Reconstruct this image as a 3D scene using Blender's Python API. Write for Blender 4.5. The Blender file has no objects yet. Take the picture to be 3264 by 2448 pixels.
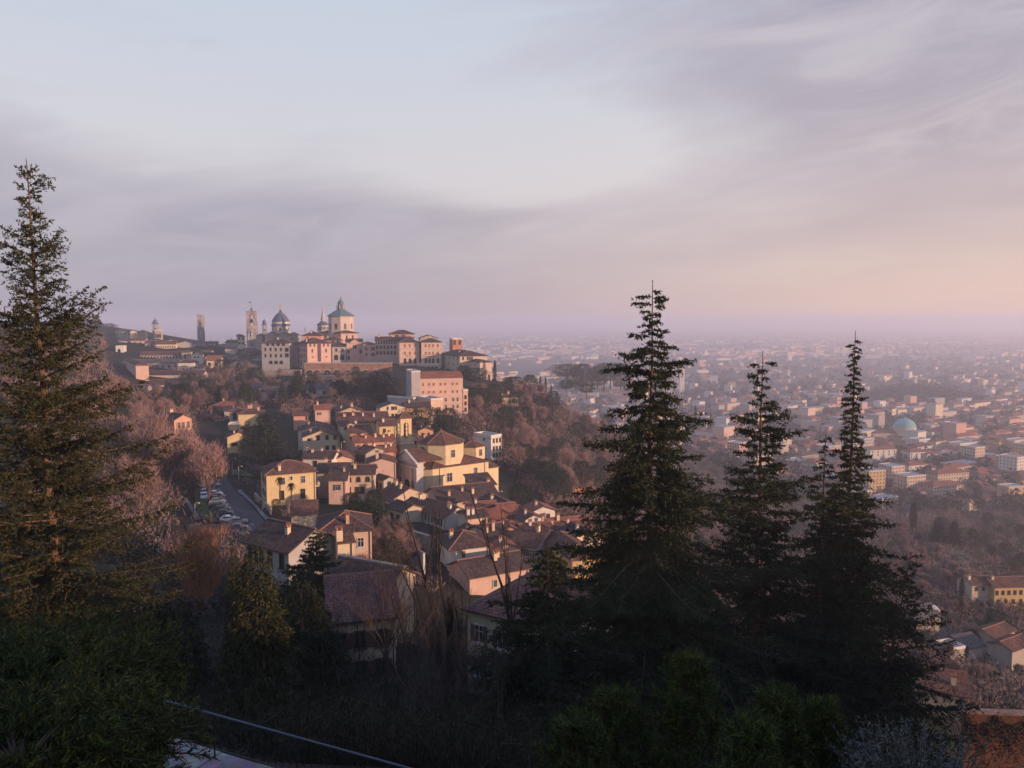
import bpy, bmesh, math, random
import numpy as np
from mathutils import Vector, Matrix
R = math.radians
S = bpy.context.scene
COL = S.collection
rnd = random.Random(7)
nrs = np.random.RandomState(11)

# ---------------------------------------------------------------- camera
F = 2500.0                      # focal length in photograph pixels (3264 wide)
PH = math.atan(200 / F)         # pitch below the horizontal
cd = bpy.data.cameras.new('camera'); cam = bpy.data.objects.new('camera', cd); COL.objects.link(cam)
cd.sensor_width = 36; cd.lens = 36 * F / 3264; cd.clip_start = 0.2; cd.clip_end = 120000
cam.rotation_euler = (math.pi / 2 - PH, 0, 0)
S.camera = cam

# ---------------------------------------------------------------- sun and sky
SUN_AZ, SUN_EL = 116.0, 8.0     # degrees clockwise from the view direction, above the horizon
ts = Vector((math.sin(R(SUN_AZ)) * math.cos(R(SUN_EL)), math.cos(R(SUN_AZ)) * math.cos(R(SUN_EL)), math.sin(R(SUN_EL))))
sl = bpy.data.lights.new('sun', 'SUN'); so = bpy.data.objects.new('sun', sl); COL.objects.link(so)
sl.energy = 5.0; sl.angle = R(0.9); sl.color = (1.0, 0.625, 0.44)
so.rotation_euler = ts.to_track_quat('Z', 'Y').to_euler()

class NG:
    """tiny node-graph helper"""
    def __init__(s, tree): s.t = tree; s.n = tree.nodes; s.l = tree.links
    def add(s, typ, **kw):
        n = s.n.new(typ)
        for k, v in kw.items(): setattr(n, k, v)
        return n
    def put(s, sock, v):
        if hasattr(v, 'is_output') or isinstance(v, bpy.types.NodeSocket): s.l.new(v, sock)
        elif v is not None:
            if sock.type == 'RGBA' and len(v) == 3: v = (*v, 1)
            sock.default_value = v
    def m(s, op, a, b=None, c=None, clamp=False):
        n = s.add('ShaderNodeMath', operation=op, use_clamp=clamp)
        s.put(n.inputs[0], a)
        if b is not None: s.put(n.inputs[1], b)
        if c is not None: s.put(n.inputs[2], c)
        return n.outputs[0]
    def vm(s, op, a, b):
        n = s.add('ShaderNodeVectorMath', operation=op); s.put(n.inputs[0], a); s.put(n.inputs[1], b); return n.outputs[0]
    def ss(s, x, lo, hi):
        n = s.add('ShaderNodeMapRange', interpolation_type='SMOOTHSTEP')
        s.put(n.inputs[0], x); s.put(n.inputs[1], lo); s.put(n.inputs[2], hi); return n.outputs[0]
    def mix(s, f, a, b, mode='MIX'):
        n = s.add('ShaderNodeMix', data_type='RGBA', blend_type=mode)
        s.put(n.inputs[0], f); s.put(n.inputs[6], a); s.put(n.inputs[7], b); return n.outputs[2]
    def noise(s, vec, scale, detail=3, rough=.5, dist=0.0, out=0):
        n = s.add('ShaderNodeTexNoise'); s.put(n.inputs['Vector'], vec)
        n.inputs['Scale'].default_value = scale; n.inputs['Detail'].default_value = detail
        n.inputs['Roughness'].default_value = rough; n.inputs['Distortion'].default_value = dist
        return n.outputs[out]
    def comb(s, x, y, z):
        n = s.add('ShaderNodeCombineXYZ')
        for i, v in enumerate((x, y, z)): s.put(n.inputs[i], v)
        return n.outputs[0]

W = bpy.data.worlds.new('World'); S.world = W; W.use_nodes = True
W.node_tree.nodes.clear(); g = NG(W.node_tree)
tc = g.add('ShaderNodeTexCoord'); sp = g.add('ShaderNodeSeparateXYZ'); g.l.new(tc.outputs['Generated'], sp.inputs[0])
dx, dy, dz = sp.outputs
sky = g.add('ShaderNodeTexSky', sky_type='NISHITA'); sky.sun_disc = False
sky.sun_elevation = R(SUN_EL); sky.sun_rotation = R(SUN_AZ); sky.altitude = 400; sky.air_density = 1.2; sky.dust_density = 2.5
# high thin evening overcast: long streaks, opener towards the upper left, closing low down
sv = g.comb(g.m('ADD', g.m('MULTIPLY', dx, 1.0), g.m('MULTIPLY', dz, -0.5)), g.m('MULTIPLY', dy, .8), g.m('ADD', g.m('MULTIPLY', dz, 3.8), g.m('MULTIPLY', dx, -.42)))
n1 = g.noise(g.vm('ADD', sv, (3.1, 0.4, 1.7)), 1.9, 6, .52, .5)
n2 = g.noise(g.vm('ADD', sv, (8.3, 5.4, 2.2)), 4.2, 7, .58, 1.3)
nn = g.m('ADD', g.m('MULTIPLY', n1, .68), g.m('MULTIPLY', n2, .32))
lowbank = g.m('MULTIPLY', g.ss(dz, .27, .10), .80)
rightbank = g.m('MULTIPLY', g.ss(g.m('ADD', dx, g.m('MULTIPLY', dz, .2)), -.12, .50), .95)
gx_ = g.m('POWER', g.m('ABSOLUTE', g.m('DIVIDE', g.m('SUBTRACT', dx, .03), .17)), 2.0); gz_ = g.m('POWER', g.m('ABSOLUTE', g.m('DIVIDE', g.m('SUBTRACT', dz, .19), .055)), 2.0)
gap = g.m('POWER', 2.718, g.m('MULTIPLY', g.m('ADD', gx_, gz_), -1.0))
tt = g.m('SUBTRACT', g.m('MAXIMUM', lowbank, rightbank), g.m('MULTIPLY', gap, .75))
cm = g.ss(g.m('ADD', tt, g.m('MULTIPLY', g.m('SUBTRACT', nn, .5), 3.1)), .0, 1.0)
zen = g.ss(dz, .02, .42)
clear = g.mix(zen, (.84, .765, .755), (.60, .67, .79))
cloud = g.mix(g.ss(n2, .3, .75), (.40, .37, .465), (.575, .535, .605))
col = g.mix(g.m('MULTIPLY', cm, .93), clear, cloud)
low = g.m('POWER', 2.718, g.m('MULTIPLY', g.m('MAXIMUM', dz, 0.0), -10.0))      # air near the horizon
glow = g.ss(dx, -.35, .62)
col = g.mix(g.m('MULTIPLY', low, .94), col, g.mix(glow, (.385, .36, .455), (1.0, .66, .48)))
below = g.ss(dz, -.25, -.02)
col = g.mix(g.ss(dz, .36, .75), col, (.25, .38, .78))
col = g.mix(below, (.12, .11, .13), col)
col = g.vm('MULTIPLY', col, (10, 10, 10))
col = g.mix(.90, sky.outputs[0], col)
bg = g.add('ShaderNodeBackground'); g.l.new(col, bg.inputs[0]); bg.inputs[1].default_value = 0.084
wo = g.add('ShaderNodeOutputWorld'); g.l.new(bg.outputs[0], wo.inputs[0])

vs = S.view_settings; vs.view_transform = 'Standard'; vs.look = 'None'; vs.exposure = 0.3; vs.gamma = 1.0; vs.use_curve_mapping = False
cy = S.cycles
cy.use_denoising = True
try: cy.denoiser = 'OPENIMAGEDENOISE'; cy.denoising_input_passes = 'RGB_ALBEDO_NORMAL'
except Exception: pass
cy.max_bounces = 5; cy.diffuse_bounces = 2; cy.glossy_bounces = 2; cy.transmission_bounces = 2; cy.volume_bounces = 3; cy.transparent_max_bounces = 8
cy.caustics_reflective = False; cy.caustics_refractive = False; cy.sample_clamp_indirect = 4

# ---------------------------------------------------------------- projection helpers
cph, sph = math.cos(PH), math.sin(PH)
def P(u, v, d):
    """the point at forward distance d metres that the photograph shows at pixel (u, v)"""
    xc = (u - 1632) / F; yc = -(v - 1224) / F
    Y = cph + sph * yc; Z = -sph + cph * yc; t = d / Y
    return Vector((xc * t, d, Z * t))
def pix(p):
    w = p[1] * cph - p[2] * sph; yc = p[1] * sph + p[2] * cph
    return 1632 + F * p[0] / w, 1224 - F * yc / w
def solve_len(c, dirv, u2):
    """length along the horizontal direction dirv from c until it reaches picture column u2"""
    k = (u2 - 1632) / F
    w0 = c[1] * cph - c[2] * sph; dw = dirv[1] * cph
    return (k * w0 - c[0]) / (dirv[0] - k * dw)
REG = {'R1': (300, 920, .31646), 'R2': (800, 920, .36166), 'R3': (550, 1200, .31646), 'R4': (1150, 1250, .36166), 'R5': (750, 1450, .36166),
       'R6': (1000, 1700, .45208), 'Z1': (800, 940, .19892), 'Z2': (1180, 1020, .18987), 'Z3': (380, 980, .18987), 'Z4': (900, 1260, .18987),
       'Z5': (1230, 1300, .18987), 'Z6': (1180, 1540, .18987), 'Z7': (780, 1580, .18987), 'Z8': (560, 1480, .13562), 'L': (0, 900, .27125),
       'S1': (1700, 850, .36166), 'S2': (2464, 950, .36166), 'S3': (2464, 1500, .36166), 'S4': (2264, 1948, .45208), 'S5': (1700, 1450, .36166),
       'S6': (1500, 950, .22604), 'N': (0, 0, 1.0)}
def ux(reg, x): return REG[reg][0] + x * REG[reg][2]
def vy(reg, y): return REG[reg][1] + y * REG[reg][2]
def PR(reg, x, y, d): return P(ux(reg, x), vy(reg, y), d)

# ---------------------------------------------------------------- materials
MAT = {}
def newmat(name):
    m = bpy.data.materials.new(name); m.use_nodes = True; m.node_tree.nodes.clear()
    gg = NG(m.node_tree); o = gg.add('ShaderNodeOutputMaterial'); b = gg.add('ShaderNodeBsdfPrincipled')
    gg.l.new(b.outputs[0], o.inputs[0]); return m, gg, b
def flat(name, c, rough=.8, spec=.3, metal=0.0, var=.18, scale=.8, emit=None):
    if name in MAT: return MAT[name]
    m, gg, b = newmat(name)
    t = gg.add('ShaderNodeTexCoord').outputs['Object']
    n = gg.noise(t, scale, 4, .6)
    k = gg.m('ADD', gg.m('MULTIPLY', n, 2 * var), 1 - var)
    mulc = gg.vm('MULTIPLY', gg.comb(k, k, k), c)
    gg.l.new(mulc, b.inputs['Base Color'])
    b.inputs['Roughness'].default_value = rough; b.inputs['Specular IOR Level'].default_value = spec; b.inputs['Metallic'].default_value = metal
    MAT[name] = m; return m
def plaster(c, rough=.92, dirt=.42):
    key = 'plaster_%.2f_%.2f_%.2f' % c
    if key in MAT: return MAT[key]
    c = tuple(k * .87 for k in c)
    m, gg, b = newmat(key)
    t = gg.add('ShaderNodeTexCoord').outputs['Object']
    oi = gg.add('ShaderNodeObjectInfo').outputs['Random']
    tv = gg.vm('ADD', t, gg.comb(gg.m('MULTIPLY', oi, 50.0), 0.0, 0.0))
    blot = gg.ss(gg.noise(tv, .35, 5, .62, .4), .38, .72)
    streak = gg.ss(gg.noise(gg.vm('MULTIPLY', tv, (1.6, 1.6, .22)), 1.0, 4, .6), .50, .78)
    fine = gg.noise(tv, 5.0, 3, .6)
    d = gg.m('ADD', gg.m('MULTIPLY', blot, .5), gg.m('MULTIPLY', streak, .5))
    dc = (c[0] * .58, c[1] * .56, c[2] * .58)
    colr = gg.mix(gg.m('MULTIPLY', d, dirt * 1.6, clamp=True), c, dc)
    k = gg.m('ADD', gg.m('MULTIPLY', fine, .24), .88)
    gg.l.new(gg.vm('MULTIPLY', colr, gg.comb(k, k, k)), b.inputs['Base Color'])
    b.inputs['Roughness'].default_value = rough; b.inputs['Specular IOR Level'].default_value = .15
    bp = gg.add('ShaderNodeBump'); bp.inputs['Strength'].default_value = .25; bp.inputs['Distance'].default_value = .05
    gg.l.new(fine, bp.inputs['Height']); gg.l.new(bp.outputs[0], b.inputs['Normal'])
    MAT[key] = m; return m
def stone(name, c, sc=1.2):
    if name in MAT: return MAT[name]
    m, gg, b = newmat(name)
    t = gg.add('ShaderNodeTexCoord').outputs['Object']
    vo = gg.add('ShaderNodeTexVoronoi'); gg.put(vo.inputs['Vector'], gg.vm('MULTIPLY', t, (1, 1, 1.7))); vo.inputs['Scale'].default_value = sc
    n = gg.noise(t, .25, 4, .6)
    cc = gg.mix(gg.ss(n, .35, .7), c, (c[0] * .55, c[1] * .52, c[2] * .52))
    hsv = gg.mix(.35, cc, vo.outputs['Color'], 'SOFT_LIGHT')
    ed = gg.ss(vo.outputs['Distance'], .0, .7)
    colr = gg.mix(gg.m('MULTIPLY', ed, .45), hsv, (c[0] * .35, c[1] * .33, c[2] * .33))
    gg.l.new(colr, b.inputs['Base Color']); b.inputs['Roughness'].default_value = .95; b.inputs['Specular IOR Level'].default_value = .1
    MAT[name] = m; return m
def rooftile(name, c, c2, lich=.35):
    """old clay pantiles: one tint per tile, lichen and soot blotches, rows in relief"""
    if name in MAT: return MAT[name]
    m, gg, b = newmat(name)
    uvn = gg.add('ShaderNodeUVMap'); uvn.uv_map = 'slope'
    t = gg.add('ShaderNodeTexCoord').outputs['Object']
    s = gg.add('ShaderNodeSeparateXYZ'); gg.l.new(uvn.outputs[0], s.inputs[0])
    cu = gg.m('FLOOR', gg.m('MULTIPLY', s.outputs[0], 1 / .24)); cv = gg.m('FLOOR', gg.m('MULTIPLY', s.outputs[1], 1 / .42))
    wn = gg.add('ShaderNodeTexWhiteNoise', noise_dimensions='3D'); gg.l.new(gg.comb(cu, cv, 0.0), wn.inputs['Vector'])
    big = gg.noise(t, .22, 5, .65, .5); mid = gg.noise(t, 1.1, 4, .6)
    base = gg.mix(gg.ss(big, .35, .68), c, c2)
    rowv = gg.m('FRACT', gg.m('MULTIPLY', s.outputs[1], 1 / .42)); rowu = gg.m('PINGPONG', gg.m('MULTIPLY', s.outputs[0], 1 / .24), .5)
    k = gg.m('ADD', gg.m('MULTIPLY', wn.outputs['Value'], .75), .62)
    colr = gg.vm('MULTIPLY', base, gg.comb(k, k, k))
    colr = gg.mix(gg.m('MULTIPLY', gg.ss(mid, .52, .78), lich), colr, (.17, .155, .125))
    gg.l.new(colr, b.inputs['Base Color']); b.inputs['Roughness'].default_value = .93; b.inputs['Specular IOR Level'].default_value = .12
    bp = gg.add('ShaderNodeBump'); bp.inputs['Strength'].default_value = .8; bp.inputs['Distance'].default_value = .12
    gg.l.new(gg.m('ADD', gg.m('MULTIPLY', rowu, 1.4), gg.m('MULTIPLY', rowv, .5)), bp.inputs['Height']); gg.l.new(bp.outputs[0], b.inputs['Normal'])
    MAT[name] = m; return m
def leafmat(name, c, var=.5, rough=.75, trans=.0):
    if name in MAT: return MAT[name]
    m, gg, b = newmat(name)
    t = gg.add('ShaderNodeTexCoord').outputs['Object']; oi = gg.add('ShaderNodeObjectInfo').outputs['Random']
    n = gg.noise(t, 1.3, 4, .65); n2 = gg.noise(t, 9.0, 2, .5)
    k = gg.m('ADD', gg.m('ADD', gg.m('MULTIPLY', n, var), gg.m('MULTIPLY', n2, var * .8)), gg.m('ADD', 1 - var * .95, gg.m('MULTIPLY', oi, .25)))
    warm = gg.mix(gg.ss(n, .45, .7), c, (c[0] * 1.35, c[1] * 1.05, c[2] * .8))
    gg.l.new(gg.vm('MULTIPLY', warm, gg.comb(k, k, k)), b.inputs['Base Color']); b.inputs['Roughness'].default_value = rough
    b.inputs['Specular IOR Level'].default_value = .2
    MAT[name] = m; return m
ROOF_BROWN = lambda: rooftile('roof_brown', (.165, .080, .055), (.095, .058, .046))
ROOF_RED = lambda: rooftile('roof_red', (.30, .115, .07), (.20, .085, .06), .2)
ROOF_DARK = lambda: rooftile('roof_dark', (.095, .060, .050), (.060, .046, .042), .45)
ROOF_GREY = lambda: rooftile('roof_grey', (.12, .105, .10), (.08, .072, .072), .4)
RM = {'brown': ROOF_BROWN, 'red': ROOF_RED, 'dark': ROOF_DARK, 'grey': ROOF_GREY}
WC = {'yellow': (.70, .54, .29), 'cream': (.70, .58, .40), 'white': (.72, .66, .57), 'pink': (.64, .435, .345), 'orange': (.60, .38, .22), 'peach': (.66, .485, .365),
      'grey': (.46, .43, .40), 'ochre': (.60, .42, .20), 'beige': (.58, .47, .34), 'stone': (.42, .37, .31), 'rose': (.62, .36, .27), 'green': (.50, .47, .30), 'brick': (.46, .22, .14)}
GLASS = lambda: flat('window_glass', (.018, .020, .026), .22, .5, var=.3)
FRAME = lambda: flat('window_frame', (.52, .49, .45), .7)
DARKF = lambda: flat('window_frame_dark', (.10, .07, .05), .7)
SHUT = lambda: flat('shutter_brown', (.14, .075, .045), .75)
SHUTG = lambda: flat('shutter_green', (.06, .08, .06), .75)
SHUTR = lambda: flat('shutter_red', (.30, .10, .045), .75)
BARK = lambda: flat('bark', (.085, .058, .042), .95, .1, var=.45, scale=3)
GUTTER = lambda: flat('gutter_copper', (.10, .065, .05), .6)
STONEW = lambda: stone('stone_wall', (.36, .31, .26))
BRICKW = lambda: stone('brick_wall', (.40, .235, .165), 2.2)

# ---------------------------------------------------------------- mesh helpers
class MB:
    def __init__(s): s.v = []; s.f = []; s.mi = []; s.uv = []
    def face(s, pts, mi=0, uv=None):
        i = len(s.v); s.v += [tuple(p) for p in pts]; s.f.append(tuple(range(i, i + len(pts)))); s.mi.append(mi)
        s.uv.append(uv if uv else [(p[0] + p[1] * .37, p[2]) for p in pts])
    def box(s, x0, y0, z0, x1, y1, z1, mi=0, M=None, bottom=True, top=True):
        c = [Vector((x, y, z)) for z in (z0, z1) for y in (y0, y1) for x in (x0, x1)]
        if M is not None: c = [M @ p for p in c]
        q = [(0, 1, 5, 4), (1, 3, 7, 5), (3, 2, 6, 7), (2, 0, 4, 6)]
        if top: q.append((4, 5, 7, 6))
        if bottom: q.append((0, 2, 3, 1))
        for f in q: s.face([c[k] for k in f], mi)
    def slab(s, pts, t, mi=0, uv=None, mis=None):
        """a sloping plate: the top polygon pts and its underside t lower"""
        lo = [Vector(p) - Vector((0, 0, t)) for p in pts]
        s.face(pts, mi, uv); s.face(lo[::-1], mi if mis is None else mis)
        n = len(pts)
        for k in range(n): s.face([lo[k], lo[(k + 1) % n], pts[(k + 1) % n], pts[k]], mi if mis is None else mis)
    def tube(s, pts, rad, n=6, mi=0, cap=True):
        rings = []
        for k, p in enumerate(pts):
            p = Vector(p); q = Vector(pts[min(k + 1, len(pts) - 1)]) - Vector(pts[max(k - 1, 0)])
            q = q.normalized() if q.length > 0 else Vector((0, 0, 1))
            a = q.orthogonal().normalized() if abs(q.z) < .99 else Vector((1, 0, 0)); bb = q.cross(a)
            r = rad[k] if hasattr(rad, '__len__') else rad
            rings.append([p + (a * math.cos(2 * math.pi * j / n) + bb * math.sin(2 * math.pi * j / n)) * r for j in range(n)])
        for k in range(len(rings) - 1):
            for j in range(n): s.face([rings[k][j], rings[k][(j + 1) % n], rings[k + 1][(j + 1) % n], rings[k + 1][j]], mi)
        if cap: s.face(rings[-1], mi); s.face(rings[0][::-1], mi)
    def lathe(s, prof, n=12, mi=0, c=(0, 0), cap=True, rot=0.0):
        rings = [[Vector((c[0] + r * math.cos(2 * math.pi * j / n + rot), c[1] + r * math.sin(2 * math.pi * j / n + rot), z)) for j in range(n)] for r, z in prof]
        for k in range(len(rings) - 1):
            for j in range(n):
                s.face([rings[k][j], rings[k][(j + 1) % n], rings[k + 1][(j + 1) % n], rings[k + 1][j]], mi)
        if cap: s.face(rings[-1], mi)
    def prism(s, poly, z0, z1, mi=0, top=True):
        n = len(poly)
        for k in range(n):
            a, b = poly[k], poly[(k + 1) % n]
            s.face([(a[0], a[1], z0), (b[0], b[1], z0), (b[0], b[1], z1), (a[0], a[1], z1)], mi)
        if top: s.face([(p[0], p[1], z1) for p in poly], mi)
    def mesh(s, name, mats, smooth=False):
        me = bpy.data.meshes.new(name); me.from_pydata(s.v, [], s.f)
        for m in mats: me.materials.append(m)
        me.polygons.foreach_set('material_index', s.mi)
        ul = me.uv_layers.new(name='slope'); flatuv = [c for u in s.uv for p in u for c in p]
        ul.data.foreach_set('uv', flatuv)
        if smooth: me.polygons.foreach_set('use_smooth', [True] * len(me.polygons))
        return me
    def build(s, name, mats, parent=None, smooth=False, loc=None, rz=None):
        if not isinstance(mats, (list, tuple)): mats = [mats]
        return link(name, s.mesh(name, mats, smooth), parent, loc, rz)
def link(name, me, parent=None, loc=None, rz=None):
    o = bpy.data.objects.new(name, me); COL.objects.link(o)
    if parent is not None: o.parent = parent
    if loc is not None: o.location = loc
    if rz is not None: o.rotation_euler = (0, 0, rz)
    return o
def tag(o, label=None, cat=None, group=None, kind=None):
    if label: o['label'] = label
    if cat: o['category'] = cat
    if group: o['group'] = group
    if kind: o['kind'] = kind
    return o
def empty(name, loc, rz=0.0):
    o = bpy.data.objects.new(name, None); COL.objects.link(o); o.location = loc; o.rotation_euler = (0, 0, rz); o.empty_display_size = .5
    return o
def trimesh(name, V, mats, mi=None):
    """triangles as an (n,3,3) array -> mesh"""
    V = np.asarray(V, dtype=np.float32); n = len(V)
    me = bpy.data.meshes.new(name); me.vertices.add(n * 3); me.vertices.foreach_set('co', V.reshape(-1))
    me.loops.add(n * 3); me.loops.foreach_set('vertex_index', np.arange(n * 3, dtype=np.int32))
    me.polygons.add(n); me.polygons.foreach_set('loop_start', np.arange(0, n * 3, 3, dtype=np.int32)); me.polygons.foreach_set('loop_total', np.full(n, 3, dtype=np.int32))
    for m in (mats if isinstance(mats, (list, tuple)) else [mats]): me.materials.append(m)
    if mi is not None: me.polygons.foreach_set('material_index', np.asarray(mi, dtype=np.int32))
    me.update(); me.validate(); return me
def copy_tree(o, parent=None):
    c = o.copy(); COL.objects.link(c); c.parent = parent
    for ch in list(o.children): copy_tree(ch, c)
    return c
# ================================================================ SETTING
PLAIN_Z = -160.0
CP = [(0, 0, -1.75), (-8, 2, -2.2), (8, 2, -1.9), (0, -12, -.6), (0, -45, 7), (-50, -40, 6), (-60, 0, -4), (-100, 40, -12),
      (24, -6, 3.4), (36, -14, 5), (48, -20, 5), (70, -25, 4), (110, -45, 8), (70, -70, 24), (0, -110, 20), (150, -100, 30), (70, 8, -7), (110, 5, -2), (150, 0, -12), (95, 28, -5), (75, 35, -11), (125, 24, -6), (58, 40, -23), (210, -60, -10), (200, 40, -70),  # right-hand spur, out of view, raised and shaped to shade the foreground
      (0, 6, -4.2), (0, 14, -9), (0, 25, -16), (0, 45, -26), (0, 70, -37), (5, 100, -45), (0, 140, -52),
      (-14, 10, -6), (-22, 25, -13), (-30, 45, -21), (-45, 80, -30), (-60, 130, -40), (-100, 110, -32), (-140, 160, -30), (-200, 120, -14),
      (14, 14, -10), (25, 32, -22), (28, 60, -35), (60, 60, -46), (60, 120, -62), (110, 90, -72), (150, 150, -92), (220, 120, -100)]
CPX = [(640, 1590, 222), (735, 1690, 182), (585, 1520, 260), (775, 1525, 235), (850, 1612, 202), (1000, 1605, 205), (1400, 1572, 258), (1100, 1435, 290), (985, 1345, 332),
       (1250, 1345, 345), (980, 1266, 402), (1400, 1330, 368), (1100, 1192, 520), (900, 1186, 530), (1300, 1160, 545), (1520, 1210, 480), (1570, 1250, 430),
       (1445, 1405, 322), (620, 1185, 560), (500, 1260, 430), (610, 1330, 350), (400, 1330, 300), (330, 1420, 235), (200, 1300, 260), (90, 1120, 330), (20, 1090, 400),
       (720, 1108, 690), (500, 1092, 720), (360, 1066, 800), (300, 1050, 930), (1700, 1300, 440), (1850, 1340, 470), (1660, 1500, 292), (1860, 1610, 292),
       (2000, 1520, 420), (1900, 1760, 222), (2800, 1660, 455), (3000, 1760, 365), (3150, 1860, 285), (3260, 1960, 262), (2950, 1920, 262), (2900, 2070, 205), (3220, 2210, 172),
       (3120, 2400, 112), (2400, 1720, 335), (2400, 1900, 205), (2100, 1600, 420), (2300, 1560, 600), (1250, 1680, 180), (1500, 1760, 165)]
for c in CPX: p = P(*c); CP.append(tuple(p))
for u in range(2350, 3300, 150):
    for v in (1500, 1560, 1615):
        if u > 2500 or v < 1550: p = P(u, v, F * 160 / (v - 1024)); CP.append((p.x, p.y, -161.0))
CP += [(420, 760, -157), (700, 700, -160), (620, 460, -152), (400, 380, -128), (300, 260, -112), (330, 560, -140), (180, 700, -128), (60, 760, -95), (0, 950, -150), (-120, 1050, -150), (200, 950, -158),
       (-250, 950, -60), (-300, 1200, -150), (-420, 900, -12), (-520, 650, -2), (-430, 420, -14), (-300, 320, -22), (-600, 1200, -140), (-600, 300, 0), (-300, -80, 10),
       (400, 60, -120), (500, 250, -150), (350, -100, -60), (700, 1300, -165), (0, 1400, -165), (-650, 1400, -165), (650, 0, -160)]
CP = np.array(CP, dtype=float)
def tps_fit(pts, lam=.02):
    n = len(pts); xy = pts[:, :2] / 100.
    r2 = ((xy[:, None] - xy[None]) ** 2).sum(-1); K = .5 * r2 * np.log(r2 + 1e-9) + lam * np.eye(n)
    A = np.zeros((n + 3, n + 3)); A[:n, :n] = K; Pm = np.c_[np.ones(n), xy]; A[:n, n:] = Pm; A[n:, :n] = Pm.T
    return np.linalg.solve(A, np.r_[pts[:, 2], 0, 0, 0]), xy
TW, TXY = tps_fit(CP)
def tz(x, y):
    x = np.atleast_1d(np.asarray(x, float)) / 100.; y = np.atleast_1d(np.asarray(y, float)) / 100.
    out = np.empty(len(x))
    for a in range(0, len(x), 20000):
        q = np.c_[x[a:a + 20000], y[a:a + 20000]]
        r2 = ((q[:, None] - TXY[None]) ** 2).sum(-1)
        out[a:a + 20000] = (.5 * r2 * np.log(r2 + 1e-9)) @ TW[:-3] + TW[-3] + q @ TW[-2:]
    return out
def ground(x, y): return max(float(tz(x, y)[0]), PLAIN_Z)

def soil():
    m, gg, b = newmat('hill_soil'); t = gg.add('ShaderNodeTexCoord').outputs['Object']
    a = gg.noise(t, .03, 5, .6); c = gg.noise(t, .35, 5, .65); d = gg.noise(t, 2.5, 3, .6)
    k = gg.mix(gg.ss(a, .40, .60), (.040, .029, .026), (.030, .040, .018))
    k = gg.mix(gg.ss(c, .4, .75), k, (.060, .044, .036)); k = gg.mix(gg.m('MULTIPLY', d, .5), k, (.03, .024, .02))
    gg.l.new(k, b.inputs['Base Color']); b.inputs['Roughness'].default_value = .97; b.inputs['Specular IOR Level'].default_value = .05
    return m
NX, NY = 230, 250
gx = np.r_[np.linspace(-700, -90, 70, endpoint=False), np.linspace(-90, 90, 90, endpoint=False), np.linspace(90, 720, 72)]
gy = np.r_[np.linspace(-160, 0, 20, endpoint=False), np.linspace(0, 260, 110, endpoint=False), np.linspace(260, 1450, 130)]
XX, YY = np.meshgrid(gx, gy); ZZ = tz(XX.ravel(), YY.ravel())
jit = np.sin(XX.ravel() * .31 + np.sin(YY.ravel() * .23) * 2) * np.sin(YY.ravel() * .29) * .5
ZZ = np.maximum(ZZ + np.where(YY.ravel() > 12, jit, 0), PLAIN_Z - 1.5)
me = bpy.data.meshes.new('hillside'); nx, ny = len(gx), len(gy)
idx = np.arange(nx * ny).reshape(ny, nx)
me.from_pydata(np.c_[XX.ravel(), YY.ravel(), ZZ].tolist(), [], np.stack([idx[:-1, :-1], idx[:-1, 1:], idx[1:, 1:], idx[1:, :-1]], -1).reshape(-1, 4).tolist())
me.materials.append(soil()); me.polygons.foreach_set('use_smooth', [True] * len(me.polygons))
tag(link('hillside_terrain', me), kind='structure')

def plainmat():
    m, gg, b = newmat('plain_fields'); t = gg.add('ShaderNodeTexCoord').outputs['Object']
    vo = gg.add('ShaderNodeTexVoronoi'); vo.inputs['Scale'].default_value = .004; gg.put(vo.inputs['Vector'], gg.vm('MULTIPLY', t, (1, 1, 0)))
    sep = gg.add('ShaderNodeSeparateXYZ'); gg.l.new(vo.outputs['Color'], sep.inputs[0])
    k = gg.mix(sep.outputs[0], (.055, .060, .040), (.13, .11, .095)); n = gg.noise(t, .012, 5, .65); n3 = gg.noise(t, .08, 4, .6)
    k = gg.mix(gg.ss(n, .45, .62), k, (.075, .065, .06)); k = gg.mix(gg.m('MULTIPLY', gg.ss(n3, .45, .8), .6), k, (.20, .175, .16))
    gg.l.new(k, b.inputs['Base Color']); b.inputs['Roughness'].default_value = .95; b.inputs['Specular IOR Level'].default_value = .05
    return m
mb = MB(); mb.face([(-46000, -500, PLAIN_Z), (46000, -500, PLAIN_Z), (46000, 44000, PLAIN_Z), (-46000, 44000, PLAIN_Z)])
tag(mb.build('plain_ground', plainmat()), kind='structure')

# the evening haze that lies over town and plain
mb = MB(); mb.box(-47000, -1200, PLAIN_Z - 3, 47000, 45000, 46)
hz = bpy.data.materials.new('haze_air'); hz.use_nodes = True; hz.node_tree.nodes.clear(); gg = NG(hz.node_tree)
pv = gg.add('ShaderNodeVolumePrincipled'); pv.inputs['Color'].default_value = (.93, .93, 1.0, 1); pv.inputs['Density'].default_value = HAZE = 0.00027
pv.inputs['Anisotropy'].default_value = .28
om = gg.add('ShaderNodeOutputMaterial'); gg.l.new(pv.outputs[0], om.inputs['Volume'])
tag(mb.build('haze', hz), kind='stuff')
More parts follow.
